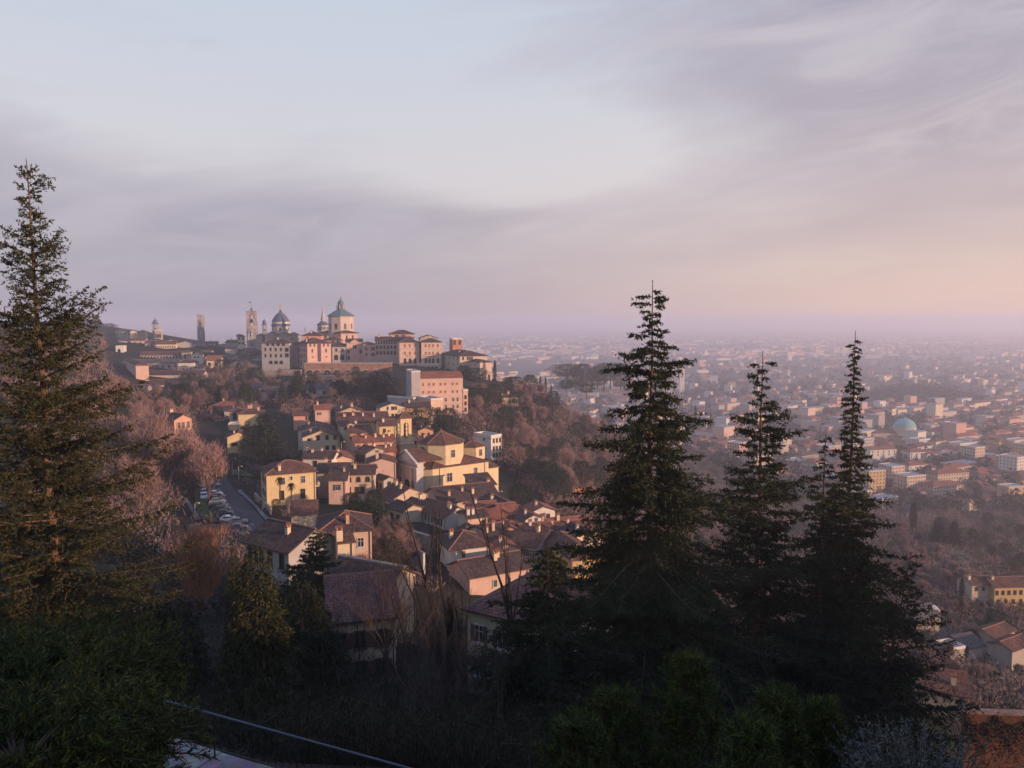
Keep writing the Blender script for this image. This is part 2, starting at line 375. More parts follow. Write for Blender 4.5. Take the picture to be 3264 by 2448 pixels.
# ================================================================ BUILDING KIT
WCACHE = {}
def arch_pts(w, h, n=7):
    """outline of a round-headed opening, centred, counter-clockwise seen from -y"""
    r = w / 2; z = h / 2 - r
    return [(-r, -h / 2), (r, -h / 2)] + [(r * math.cos(math.pi * k / n), z + r * math.sin(math.pi * k / n)) for k in range(n + 1)]
def ring(mb, outer, inner, y0, y1, mi):
    n = len(outer)
    for k in range(n):
        a, b, c, d = outer[k], outer[(k + 1) % n], inner[(k + 1) % n], inner[k]
        mb.face([(a[0], y1, a[1]), (b[0], y1, b[1]), (c[0], y1, c[1]), (d[0], y1, d[1])], mi)
        mb.face([(a[0], y0, a[1]), (b[0], y0, b[1]), (b[0], y1, b[1]), (a[0], y1, a[1])], mi)
        mb.face([(d[0], y1, d[1]), (c[0], y1, c[1]), (c[0], y0, c[1]), (d[0], y0, d[1])], mi)
def win_meshes(w, h, arch=False, dark=False, fr=.11, cross=True):
    """(frame, pane, shutter) meshes in a wall plane y=0 that faces -y; origin at the opening's centre"""
    key = (round(w, 2), round(h, 2), arch, dark, fr, cross)
    if key in WCACHE: return WCACHE[key]
    fm = DARKF() if dark else FRAME()
    if arch: o = arch_pts(w + 2 * fr, h + 2 * fr); i = arch_pts(w, h)
    else:
        o = [(-w / 2 - fr, -h / 2 - fr), (w / 2 + fr, -h / 2 - fr), (w / 2 + fr, h / 2 + fr), (-w / 2 - fr, h / 2 + fr)]
        i = [(-w / 2, -h / 2), (w / 2, -h / 2), (w / 2, h / 2), (-w / 2, h / 2)]
    mb = MB(); ring(mb, o, i, 0, -.14, 0)
    if cross:
        mb.box(-.04, -.06, -h / 2, .04, -.025, h / 2); mb.box(-w / 2, -.058, h * .12, -.04, -.027, h * .12 + .07); mb.box(.04, -.058, h * .12, w / 2, -.027, h * .12 + .07)
    mb.box(-w / 2 - fr - .08, -.24, -h / 2 - fr - .1, w / 2 + fr + .08, .0, -h / 2 - fr + .01)
    pn = MB(); pn.face([(p[0], -.02, p[1]) for p in i])
    whole = MB(); whole.v = list(mb.v); whole.f = list(mb.f); whole.mi = list(mb.mi); whole.uv = list(mb.uv); whole.face([(p[0], -.02, p[1]) for p in i], 1)
    sh = MB(); sw = w / 2
    sh.box(0, -.1, -h / 2, sw, -.04, h / 2)
    for k in range(int(h / .22)): sh.box(.05, -.125, -h / 2 + .1 + k * .22, sw - .05, -.1, -h / 2 + .2 + k * .22)
    WCACHE[key] = (mb.mesh('window', [fm]), pn.mesh('pane', [GLASS()]), sh, whole.mesh('window', [fm, GLASS()]))
    return WCACHE[key]
SHC = {}
def shutter_mesh(sh, key, matf):
    k = (id(sh), key)
    if k not in SHC: SHC[k] = sh.mesh('shutter', [matf()])
    return SHC[k]
# faces of a house in its own frame: R is the wall y=0 (faces -y), L the wall x=0 (faces -x), E the wall x=W, B the wall y=D
def face_xf(face, t, z, Wd, D):
    if face == 'R': return (t * Wd, 0, z), 0.0
    if face == 'L': return (0, t * D, z), -math.pi / 2
    if face == 'E': return (Wd, t * D, z), math.pi / 2
    return ((1 - t) * Wd, D, z), math.pi
def add_window(parent, loc, rz, w, h, style='w', far=False):
    """style letters: a arched, d dark frame, s shutters folded open, c shutters closed, g green shutters, r red shutters, n no glazing bars, o open hole"""
    fr, pn, sh, whole = win_meshes(w, h, 'a' in style, 'd' in style, cross='n' not in style)
    if far and not ('s' in style or 'c' in style):
        return link('window', whole, parent, loc, rz)
    o = link('window', fr, parent, loc, rz); link('pane', pn, o)
    key = 'g' if 'g' in style else 'r' if 'r' in style else 'b'; mf = {'g': SHUTG, 'r': SHUTR, 'b': SHUT}[key]
    if 's' in style or 'c' in style:
        sm = shutter_mesh(sh, key, mf); q = w / 2
        link('shutter', sm, o, (-q - w / 2 - .03, -.05, 0) if 's' in style else (-w / 2, -.02, 0))
        link('shutter', sm, o, (q + .03, -.05, 0) if 's' in style else (.0, -.021, 0))
    return o
CHM = {}
def chimney(parent, x, y, z, w=.7, h=1.3, c='cream'):
    k = (w, h, c)
    if k not in CHM:
        mb = MB(); a = w / 2
        mb.box(-a, -a, -1.2, a, a, h); mb.box(-a - .09, -a - .09, h, a + .09, a + .09, h + .1, 1)
        for sx in (-1, 1):
            for sy in (-1, 1): mb.box(sx * a * .72 - .08, sy * a * .72 - .08, h + .1, sx * a * .72 + .08, sy * a * .72 + .08, h + .32)
        t = a + .16; mb.slab([(-t, -t, h + .36), (t, -t, h + .36), (t, 0, h + .62), (-t, 0, h + .62)], .07, 1); mb.slab([(-t, 0, h + .62), (t, 0, h + .62), (t, t, h + .36), (-t, t, h + .36)], .07, 1)
        CHM[k] = mb.mesh('chimney', [plaster(WC[c]), ROOF_RED()])
    return link('chimney', CHM[k], parent, (x, y, z))
def roof_polys(kind, Wd, D, oh, pitch):
    """list of slope polygons (z relative to the eave), ridge segments, height function"""
    x0, x1, y0, y1 = -oh, Wd + oh, -oh, D + oh; w = x1 - x0; d = y1 - y0
    if kind == 'hip' or kind == 'pyr':
        if w >= d:
            hh = d / 2 * pitch; a = (x0 + d / 2, (y0 + y1) / 2, hh); b = (x1 - d / 2, (y0 + y1) / 2, hh)
            P4 = [[(x0, y0, 0), (x1, y0, 0), b, a], [(x1, y0, 0), (x1, y1, 0), b], [(x1, y1, 0), (x0, y1, 0), a, b], [(x0, y1, 0), (x0, y0, 0), a]]
        else:
            hh = w / 2 * pitch; a = ((x0 + x1) / 2, y0 + w / 2, hh); b = ((x0 + x1) / 2, y1 - w / 2, hh)
            P4 = [[(x0, y0, 0), (x1, y0, 0), a], [(x1, y0, 0), (x1, y1, 0), b, a], [(x1, y1, 0), (x0, y1, 0), b], [(x0, y1, 0), (x0, y0, 0), a, b]]
        rs = [(a, b), ((x0, y0, 0), a), ((x1, y1, 0), b), ((x1, y0, 0), b if w >= d else a), ((x0, y1, 0), a if w >= d else b)]
        f = lambda x, y: min(x - x0, x1 - x, y - y0, y1 - y) * pitch
    elif kind == 'gx':
        m = (y0 + y1) / 2; hh = d / 2 * pitch
        P4 = [[(x0, y0, 0), (x1, y0, 0), (x1, m, hh), (x0, m, hh)], [(x1, y1, 0), (x0, y1, 0), (x0, m, hh), (x1, m, hh)]]
        rs = [((x0, m, hh), (x1, m, hh))]; f = lambda x, y: min(y - y0, y1 - y) * pitch
    elif kind == 'gy':
        m = (x0 + x1) / 2; hh = w / 2 * pitch
        P4 = [[(x0, y1, 0), (x0, y0, 0), (m, y0, hh), (m, y1, hh)], [(x1, y0, 0), (x1, y1, 0), (m, y1, hh), (m, y0, hh)]]
        rs = [((m, y0, hh), (m, y1, hh))]; f = lambda x, y: min(x - x0, x1 - x) * pitch
    elif kind == 'sy':   # single slope, low edge over the wall R
        P4 = [[(x0, y0, 0), (x1, y0, 0), (x1, y1, d * pitch), (x0, y1, d * pitch)]]; rs = []; f = lambda x, y: (y - y0) * pitch
    elif kind == 'sx':   # single slope, low edge over the wall L
        P4 = [[(x0, y1, 0), (x0, y0, 0), (x1, y0, w * pitch), (x1, y1, w * pitch)]]; rs = []; f = lambda x, y: (x - x0) * pitch
    return P4, rs, f
def slope_uv(poly):
    a, b = Vector(poly[0]), Vector(poly[1]); ex = (b - a).normalized(); nrm = ex.cross(Vector(poly[2]) - a).normalized(); ey = nrm.cross(ex)
    off = rnd.uniform(0, 90)
    return [((Vector(p) - a).dot(ex) + off, (Vector(p) - a).dot(ey)) for p in poly]
def make_roof(parent, kind, Wd, D, H, oh, pitch, rmat, name='roof', x=0, y=0, ridge=True, thick=.2):
    mb = MB()
    if kind == 'flat':
        q = .28; h0 = H
        for (a, b, c, d2) in ((-.12, -.12, Wd + .12, q - .12), (-.12, D + .12 - q, Wd + .12, D + .12), (-.12, q - .12, q - .12, D + .12 - q), (Wd + .12 - q, q - .12, Wd + .12, D + .12 - q)):
            mb.box(a, b, h0, c, d2, h0 + .75)
        mb.box(q - .12, q - .12, h0 - .1, Wd + .12 - q, D + .12 - q, h0 + .12, 1)
        o = mb.build(name, [plaster(WC['white']), flat('roof_gravel', (.34, .32, .30))], parent, loc=(x, y, 0)); return o, (lambda a, b: .12)
    P4, rs, f = roof_polys(kind, Wd, D, oh, pitch)
    for p in P4:
        q = [Vector(k) + Vector((0, 0, H + .06)) for k in p]; mb.slab(q, thick, 0, slope_uv(q), 1)
    if ridge:
        for a, b in rs:
            a = Vector(a) + Vector((0, 0, H + .08)); b = Vector(b) + Vector((0, 0, H + .08))
            if (b - a).length > .3: mb.tube([a, b], .13, 5, 2)
    o = mb.build(name, [rmat, GUTTER(), flat('ridge_tile', (.27, .13, .085), .95, var=.4, scale=2.5)], parent, loc=(x, y, 0))
    return o, f
HOUSES = []
def house(label, reg, cx, cy, xr, xl, th, d, H, roof='hip', wall='cream', rm='brown', wins=(), ch=(), W=None, D=None, name='house', cat='house', group=None, pitch=.38, oh=.55,
          pipe=True, far=None, foot=6.0, ridge=True, wallmat=None, band=None):
    c = PR(reg, cx, cy, d); a = Vector((math.cos(R(th)), math.sin(R(th)), 0)); b = Vector((-math.sin(R(th)), math.cos(R(th)), 0))
    Wd = W if W else solve_len(c, a, ux(reg, xr)); Dd = D if D else solve_len(c, b, ux(reg, xl))
    Wd = max(1.5, min(Wd, 80)); Dd = max(1.5, min(Dd, 80))
    e = empty(name, (c.x, c.y, c.z - H), R(th)); tag(e, label, cat, group)
    far = (d > 330) if far is None else far
    wm = wallmat if wallmat else plaster(WC[wall])
    mb = MB(); mb.box(0, 0, -foot, Wd, Dd, H, bottom=False, top=True)
    if roof == 'gx':
        hh = (Dd / 2 + oh) * pitch - .1
        for x in (0, Wd): mb.face([(x, 0, H), (x, Dd, H), (x, Dd / 2, H + hh)] if x else [(x, Dd, H), (x, 0, H), (x, Dd / 2, H + hh)])
    if roof == 'gy':
        hh = (Wd / 2 + oh) * pitch - .1
        for y in (0, Dd): mb.face([(Wd, y, H), (0, y, H), (Wd / 2, y, H + hh)][::(1 if y else -1)])
    if roof in ('sy', 'sx'):
        L = Dd if roof == 'sy' else Wd; hh = (L + oh) * pitch - .1
        if roof == 'sy': mb.box(0, Dd - .3, H, Wd, Dd, H + hh - .12)
        else: mb.box(Wd - .3, 0, H, Wd, Dd, H + hh - .12)
    if band: mb.box(-.06, -.06, H - band - .12, Wd + .06, Dd + .06, H - band + .12, 1)
    mb.build('wall', [wm, plaster(WC['stone'])], e)
    if pipe and d < 330:
        pb = MB(); pb.tube([(Wd - .35, -.12, -foot), (Wd - .35, -.12, H - .1)], .07, 5); pb.build('downpipe', GUTTER(), e)
    ro, f = make_roof(e, roof, Wd, Dd, H, oh, pitch, RM[rm](), ridge=ridge)
    for (fx, fy, *r) in ch:
        x, y = fx * Wd, fy * Dd; chimney(ro, x, y, H + f(x, y), *(r or ()))
    if d < 330 and rnd.random() < .45 and roof != 'flat':
        x, y = Wd * rnd.uniform(.3, .7), Dd * rnd.uniform(.35, .65); z = H + f(x, y); mb = MB(); mb.tube([(x, y, z - .3), (x, y, z + 1.7)], .025, 4)
        for k in range(4): mb.box(x - .35 + .05 * k, y - .012, z + 1.15 + .14 * k, x + .35 - .05 * k, y + .012, z + 1.175 + .14 * k)
        mb.build('aerial', DARKF(), ro)
    for (face, ts, zs, w, h, *st) in wins:
        st = st[0] if st else 'w'
        for z in zs:
            for t in ts:
                loc, rz = face_xf(face, t, H - z, Wd, Dd); add_window(e, loc, rz, w, h, st, far)
    HOUSES.append((e, Wd, Dd, H)); return e, Wd, Dd
def lin(n, a=.1, b=.9): return [a + (b - a) * (k / (n - 1) if n > 1 else .5) for k in range(n)]
# ================================================================ THE HILL TOWN, NEAR HOUSES FIRST
villa, vW, vD = house('yellow two-storey villa with hipped brown roof beside the tree-lined road, two palms in front', 'R3', 945, 995, 1440, 850, 25, 200, 7.6, 'hip', 'yellow', 'brown',
      [('R', [.33, .74], [1.9], .95, 1.75, 'w'), ('R', [.5], [1.3], .5, .9, 'n'), ('R', [.3, .73], [5.6], 1.0, 2.3, 'd'), ('L', [.25, .6], [2.0, 5.4], 1.0, 1.8, 'sg')], [(.28, .12)], D=11, name='villa', cat='villa', pitch=.42)
mb = MB()   # balcony on the villa's far end
mb.box(vW, .3, 3.4, vW + 1.1, 3.0, 3.6); [mb.box(vW + 1.02, .35 + k * .3, 3.6, vW + 1.07, .4 + k * .3, 4.5) for k in range(9)]; mb.box(vW + .98, .3, 4.5, vW + 1.1, 3.0, 4.58)
mb.build('balcony', plaster(WC['cream']), villa)
house('low garden annex with mossy tiled lean-to roof below the yellow villa', 'Z7', 780, 330, 1220, None, 14, 178, 3.2, 'sy', 'beige', 'brown', D=5, oh=.3, pitch=.4, name='annex', cat='annex', pipe=False)
house('cream house with brown shallow hipped roof, single red chimney and white-framed windows', 'Z7', 1240, 628, 2130, None, 13, 135, 9.6, 'hip', 'peach', 'dark',
      [('R', [.52], [2.1], .42, 1.5, 'n'), ('R', [.79], [2.1, 5.2], .95, 1.55, 'w'), ('L', [.3, .7], [2.1], .9, 1.4, 'w')], [(.55, .16, .6, 1.6, 'orange')], D=10.5, pitch=.46)
e, w_, d_ = house('long barn-like house with big dark tiled roof and pale shaded side wall', 'Z7', 735, 955, None, 10, 55, 108, 5.6, 'gy', 'grey', 'dark',
      [('L', [.15, .42], [1.5], .8, 1.9, 'd'), ('L', [.62, .75, .88], [1.6], .5, 2.4, 'dn')], [(.3, .35, .6, 1.0)], W=9, pitch=.48)
house('narrow yellow house wing with white chimney stack and small porch roof', 'Z7', 1560, 800, 1830, None, 20, 112, 7.0, 'sy', 'cream', 'brown', [('R', [.3], [2.2], .7, 1.2, 'w')], [(.15, .2, .9, 1.6)], D=3.5, pitch=.2, oh=.3)
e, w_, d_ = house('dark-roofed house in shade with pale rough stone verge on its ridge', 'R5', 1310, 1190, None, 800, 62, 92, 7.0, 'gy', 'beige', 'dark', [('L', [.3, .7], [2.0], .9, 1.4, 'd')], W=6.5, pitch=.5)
mbv = MB(); mbv.box(w_ / 2 - .35, -.7, 7 + (w_ / 2 + .55) * .5 - .1, w_ / 2 + .35, d_ + .5, 7 + (w_ / 2 + .55) * .5 + .22); mbv.build('ridge_coping', STONEW(), e)
N1 = house('shaded cream house with rusty red tiled roof behind the bare trees', 'R5', 855, 1478, 1420, None, 16, 74, 8.5, 'gx', 'cream', 'brown', [('R', [.12, .42, .75], [2.0, 5.0], 1.0, 1.6, 'sd')], D=10.5, pitch=.5)
N2 = house('shaded pale green house with pinkish tiled roof, nearest to the cedars', 'R6', 1760, 690, None, 1085, 58, 72, 12.0, 'hip', 'green', 'brown', [('L', [.12, .38, .62, .87], [2.3, 5.8], .95, 1.75, 'wsg')], [], W=12, pitch=.5)
house('salmon house with two shuttered windows under a long brown roof below the white hipped house', 'R4', 960, 1640, 1480, None, 29, 140, 6.5, 'gx', 'pink', 'dark', [('R', [.65, .87], [1.9], .85, 1.45, 'w'), ('R', [.42], [1.8], .8, 1.3, 'cg')], [(.55, .35), (.62, .42, .6, 1.0)], D=9, pitch=.42)
house('white house with hipped brown roof, one brown closed shutter and one open pair', 'R4', 790, 1390, 1130, 672, 22, 150, 7.0, 'hip', 'white', 'dark', [('R', [.33], [1.2], .8, 1.3, 'c'), ('R', [.38], [4.4], .85, 1.4, 's'), ('L', [.5], [1.8], .8, 1.4, 'w')], [(.2, .5)], pitch=.5)
# loggia house
lg, lW, lD = house('white house with two tiers of arched loggias and mottled old tile roof', 'R4', 732, 1106, 965, 475, 42, 186, 9.5, 'gy', 'white', 'brown', [('R', [.62], [3.6], .7, 1.5, 'sg')], [(.35, .1, .6, .9, 'white'), (.4, .2, .6, .9, 'white')], pitch=.44, wallmat=None)
for k in range(9):
    t = .07 + .86 * k / 8
    loc, rz = face_xf('L', t, 9.5 - 4.6, lW, lD); add_window(lg, loc, rz, .78, 2.0, 'an')
    loc, rz = face_xf('L', t, 9.5 - 1.4, lW, lD); add_window(lg, loc, rz, .8, 1.7, 'n')
for t in (.15, .35): loc, rz = face_xf('L', t, 9.5 - 8.2, lW, lD); add_window(lg, loc, rz, 1.3, 1.8, 'an')
house('white plain wing joined to the left end of the arched loggia house', 'R4', 470, 1025, 640, 368, 42, 195, 8.0, 'gy', 'white', 'brown', [('L', [.25, .55, .85], [.9], .6, .9, 'dn'), ('L', [.2, .65], [3.8], .7, 1.5, 'd')], [(.5, .3)], pitch=.44)
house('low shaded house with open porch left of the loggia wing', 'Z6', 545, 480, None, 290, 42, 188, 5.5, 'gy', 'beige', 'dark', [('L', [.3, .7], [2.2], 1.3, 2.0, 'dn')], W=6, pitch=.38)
house('brown-roofed house with white satellite dish, below the church portico', 'Z6', 345, 300, None, 80, 42, 205, 6.0, 'gy', 'beige', 'brown', [('L', [.3, .7], [1.8], .7, 1.2, 'd')], [(.4, .3), (.45, .7)], W=12, pitch=.42)
house('house with long dark roof slope directly in front of the church nave', 'R4', 700, 985, 1225, None, 24, 222, 6.0, 'gx', 'peach', 'dark', [('R', [.8], [1.6], .7, 1.2, 'w')], [(.2, .2, .7, 1.2, 'pink'), (.45, .3, .6, 1., 'pink'), (.6, .2)], D=15, pitch=.42)
house('salmon gable-end house with rooftop parapet beside the church sacristy', 'R4', 990, 830, 1185, None, 24, 236, 6.5, 'sy', 'pink', 'dark', [('R', [.15], [1.6], .5, .9, 'd')], [(.75, .2, .9, .8, 'pink')], D=7, pitch=.3)
house('cream gabled house with round attic vent, above the salmon-roofed terrace', 'R4', 1190, 1020, 1388, None, 26, 205, 6.0, 'gy', 'peach', 'dark', [('R', [.35], [.2], .7, .7, 'dn')], [(.2, .5)], D=11, pitch=.4)
house('small cream house with reddish roof and two dark windows, right of the loggia house', 'R4', 1255, 1090, 1405, None, 22, 190, 5.0, 'gx', 'cream', 'red', [('R', [.3, .75], [1.3], .75, 1.1, 'd')], D=9, pitch=.4)
house('house with smooth salmon-coloured roof slope between the loggia house and the small cream house', 'R4', 1105, 1175, 1270, None, 20, 182, 5.0, 'gx', 'orange', 'red', D=10, pitch=.5, ridge=False)
house('small cream house with roof-top chimneys behind the white hipped house', 'R4', 945, 1115, 1115, None, 26, 178, 4.8, 'gx', 'peach', 'dark', [('R', [.75], [1.4], .5, .7, 'd')], [(.1, .2, .7, 1.3, 'white'), (.35, .2, .6, 1.2, 'white')], D=6, pitch=.36)
house('low cream house with tall chimneys and long dark roof, right of the white hipped house', 'R4', 1085, 1300, 1295, None, 24, 165, 4.5, 'gx', 'cream', 'dark', [('R', [.85], [1.7], .7, 1.2, 'sg')], [(.25, .2, .55, 1.1, 'peach'), (.55, .25, .6, 1.7, 'peach')], D=9, pitch=.42)
house('grey shaded row house with many green shutters facing the alley', 'R4', 1535, 1370, 1760, 1318, 58, 160, 8.5, 'gy', 'grey', 'brown', [('L', [.15, .38, .62, .86], [1.4, 4.4], .8, 1.5, 'sg')], [(.4, .3)], pitch=.42)
house('brown-roofed house with tall chimneys and open loggia, right of the alley', 'R4', 1640, 1300, 2120, None, 16, 178, 6.0, 'gx', 'cream', 'brown', [('R', [.5], [1.3], 1.6, 1.1, 'dn'), ('R', [.75, .9], [1.4], .8, 1.2, 'd')], [(.06, .5, .6, 1.6, 'pink'), (.2, .4, .6, 1.2, 'pink'), (.12, .3, .7, 1.7, 'pink'), (.5, .4, .5, 1.2, 'cream')], D=11, pitch=.42)
house('yellow house with blind windows and hipped brown roof at the right edge of the village', 'R4', 1865, 1480, 2128, 1590, 18, 150, 7.5, 'hip', 'ochre', 'brown', [('R', [.25, .72], [1.8], .8, 1.6, 'wn')], [(.3, .12, .55, 1.1, 'grey'), (.62, .12, .55, 1.1, 'grey')], pitch=.44)
house('salmon roofed small house between the two brown-roofed houses at the village edge', 'R4', 1690, 1215, 1990, None, 20, 190, 4.5, 'gx', 'pink', 'red', [], [(.3, .4)], D=8, pitch=.4)
house('red-brick house on the wooded slope beyond the village', 'R4', 1725, 880, 1970, None, 30, 285, 8.5, 'gy', 'brick', 'red', [('R', [.35, .75], [2.0], .9, 1.3, 'd')], [(.3, .3, .7, 1.4), (.6, .6, .7, 1.4)], D=13, pitch=.36)
house('white flat-roofed tower-like house with ivy-stained left wall, against the wooded slope', 'Z5', 1765, 490, 1940, 1482, 42, 300, 8.6, 'flat', 'white', 'brown', [('R', [.25, .55, .85], [1.6, 4.6, 7.2], .7, 1.4, 'd'), ('L', [.4], [1.3], .7, .8, 'dn')], band=.7)
# middle row, left of the church
house('beige house in half shade with three arched upper windows and dark roof', 'Z4', 1065, 1335, 1535, None, 6, 215, 6.5, 'gx', 'beige', 'dark', [('R', [.12, .45, .78], [1.3], 1.0, 1.3, 'ad'), ('R', [.1, .4, .58], [4.4], 1.0, 1.7, 'd')], [(.3, .3)], D=9, pitch=.38)
house('small salmon annex with green shutters and vine in front of the beige arched-window house', 'Z4', 775, 1430, 1062, None, 4, 207, 6.0, 'sy', 'pink', 'dark', [('R', [.5], [1.9], .9, 1.5, 'sg')], [(.8, .5, .5, .9, 'pink')], D=8, pitch=.36)
house('dark-roofed house wing left of the beige arched-window house', 'Z4', 585, 1300, 1060, None, 4, 216, 5.5, 'gx', 'stone', 'dark', [], [(.2, .6)], D=9, pitch=.38)
house('low white house in shade with dark flat-pitched roof and white chimneys', 'Z4', 345, 1060, 835, None, -3, 232, 5.5, 'gx', 'white', 'dark', [('R', [.42, .88], [1.6], 1.0, 1.7, 'dn')], [(.0, .5, .6, .9, 'white'), (.22, .4, .6, .8, 'white'), (.52, .5, .5, .7, 'white')], D=8, pitch=.36)
house('small peach gabled house with reddish roof right of the low white house', 'Z4', 855, 1085, 1195, None, 20, 236, 4.5, 'gy', 'peach', 'red', [], [(.35, .4)], D=13, pitch=.34)
house('white gabled house with five dark windows above the yellow villa', 'Z4', 338, 715, 960, None, 14, 275, 6.8, 'gy', 'cream', 'brown', [('R', [.42, .66, .88], [.1], .95, 1.4, 'd'), ('R', [.66, .84], [3.9], 1.0, 1.4, 'd'), ('R', [.17], [.7], .7, .6, 'dn')], [(.22, .3)], D=12, pitch=.36)
house('long low house with white wall and brown roof just behind the five-window gabled house', 'Z4', 262, 600, 868, None, 14, 292, 4.5, 'gy', 'white', 'brown', [], [(.3, .4)], D=12, pitch=.30)
house('pink tower-like house with one shuttered window above the five-window gabled house', 'Z4', 548, 245, 800, None, 16, 322, 7.0, 'gx', 'pink', 'red', [('R', [.28], [1.6], .8, 1.1, 's')], [(.2, .5)], D=7, pitch=.42)
house('pink lower wing joined to the left of the pink tower-like house', 'Z4', 188, 345, 430, None, 16, 320, 6.2, 'gx', 'rose', 'brown', [('R', [.9], [1.0], .5, 1.3, 'dn')], [], D=9, pitch=.42)
house('cream gable-end house at the top of the village street', 'Z4', 945, 285, 1360, None, 18, 325, 4.0, 'gy', 'beige', 'brown', [], [(.55, .1, .9, 1.6, 'pink'), (.15, .3)], D=14, pitch=.36)
house('broad old roof with several white chimneys in the middle of the village', 'Z4', 950, 470, 1780, None, 14, 290, 4.5, 'gx', 'beige', 'brown', [], [(.12, .3, .9, 1.0, 'peach'), (.3, .35, .9, 1., 'peach'), (.5, .3, .6, 1.2, 'white'), (.72, .25, .6, 1.2, 'white'), (.4, .7, .8, 1.2, 'white')], D=16, pitch=.36)
house('cream house end peeping between roofs below the broad old roof', 'Z4', 1015, 520, 1300, None, 20, 282, 4.0, 'gy', 'cream', 'brown', [], [(.8, .2, .8, .8, 'white')], D=8, pitch=.34)
house('yellow house end left of the church bell tower', 'Z4', 1630, 520, 1905, None, 18, 284, 8.0, 'gx', 'yellow', 'brown', [('R', [.3], [1.6], .8, 1.1, 'd')], [(.3, .3, .7, 1.2, 'white')], D=9, pitch=.36)
house('ochre-walled house with skylights in its brown roof, mid village', 'Z4', 1140, 640, 1500, None, 22, 270, 5.0, 'gx', 'orange', 'brown', [('R', [.2], [1.3], .8, 1.2, 'd')], [(.0, .4, .5, .7, 'grey'), (.25, .45, .6, .8, 'grey'), (.5, .5, .5, .7, 'grey')], D=10, pitch=.36)
house('reddish terraced roofs with cluttered terrace left of the bell tower', 'Z4', 1220, 800, 1890, None, 20, 258, 4.0, 'gx', 'rose', 'red', [], [(.3, .3, .6, .9), (.55, .35, .6, 1.1, 'white'), (.75, .3, .6, .9), (.9, .4)], D=9, pitch=.32)
house('house with dark timber-clad side wall and brown roof on the narrow street', 'Z4', 1400, 980, 1720, 1215, 50, 245, 6.5, 'gy', 'stone', 'brown', [('L', lin(5, .15, .85), [1.8], .5, 2.2, 'dn')], [(.6, .3)], pitch=.36)
house('salmon pink house with tall chimney breast left of the church portico', 'Z4', 1465, 1140, 1905, None, 14, 240, 6.0, 'gy', 'pink', 'brown', [('R', [.16], [.5], .4, .5, 'dn')], [(.3, .08, .9, 2.2, 'pink')], D=12, pitch=.32)
house('reddish patched roof house squeezed behind the salmon pink house', 'Z4', 1530, 960, 1900, None, 16, 250, 4.5, 'gx', 'rose', 'red', [], [(.6, .3, .6, 1.), (.85, .4, .6, 1., 'white')], D=8, pitch=.36)
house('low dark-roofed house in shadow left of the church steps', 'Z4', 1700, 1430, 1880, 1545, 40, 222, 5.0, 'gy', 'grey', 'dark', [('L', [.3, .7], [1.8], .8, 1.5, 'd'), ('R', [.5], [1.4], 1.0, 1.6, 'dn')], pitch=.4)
house('cream gabled house with six small windows below the pink institute', 'Z4', 1640, 215, 2062, None, 20, 335, 7.5, 'gy', 'cream', 'grey', [('R', [.3, .48, .55, .64], [.2], .5, 1.2, 'dn'), ('R', [.5, .64], [3.4], .9, 1.3, 'dn')], [], D=9, pitch=.34)
house('orange house with dark roof left of the dark conifers below the pink institute', 'Z2', 595, 1475, 1010, None, 16, 340, 8.0, 'gx', 'orange', 'dark', [('R', [.42], [2.4], .9, 1.5, 'd')], [(.2, .4)], D=10, pitch=.38)
# left group
house('brick-and-cream gabled villa with dark dormered roof among the bare trees', 'R1', 805, 1330, 985, 570, 52, 232, 8.0, 'gy', 'rose', 'dark', [('R', [.25, .5, .78], [1.6, 5.0], .9, 2.0, 'wc'), ('L', [.2, .5, .8], [2.2], .8, 1.6, 'w')], [(.5, .5, .9, 1.0)], name='villa', cat='villa', pitch=.5)
house('tall ochre-yellow house with terrace, behind the big dark yew', 'R1', 1450, 1265, 1700, None, 14, 330, 11.5, 'hip', 'yellow', 'brown', [], [(.4, .5, .8, 1.5, 'pink'), (.5, .5, .8, 1.5, 'pink'), (.8, .4, .8, 1.5, 'pink')], D=9, pitch=.38, name='house')
house('shaded green-grey block with tall balcony window left of the tall ochre house', 'R1', 1362, 1240, 1450, None, 10, 334, 9.0, 'hip', 'green', 'dark', [('R', [.6], [2.0], 1.4, 2.6, 'dn')], [], D=10, pitch=.3)
house('ochre terrace block with white parapet under the tall ochre house', 'R1', 1352, 1378, 1460, None, 14, 322, 6.0, 'flat', 'yellow', 'brown', D=6)
house('small yellow gabled house at the bend of the road', 'R1', 1340, 1500, 1580, None, 18, 290, 6.0, 'gy', 'yellow', 'brown', [('R', [.3], [2.6], 2.0, 1.0, 'dn')], [(.3, .05, .5, 1.0, 'white')], D=9, pitch=.42)
house('red-roofed low house with solar panels beyond the parked cars', 'R1', 1230, 1310, 1310, 1050, 50, 345, 5.0, 'hip', 'beige', 'red', [('R', [.3, .7], [1.8], .8, 1.3, 'd')], [(.5, .5)], pitch=.42)
house('grey house with roundel window behind the red-roofed low house', 'R1', 1310, 1235, 1370, None, 16, 352, 7.0, 'gx', 'grey', 'dark', [('R', [.5], [2.5], 1.0, 1.0, 'an')], D=12, pitch=.3)
house('red-roofed house top showing behind the red-roofed low house', 'R1', 1180, 1190, 1390, None, 12, 362, 5.0, 'hip', 'peach', 'red', [], [(.5, .5, .7, 1.0)], D=12, pitch=.4)

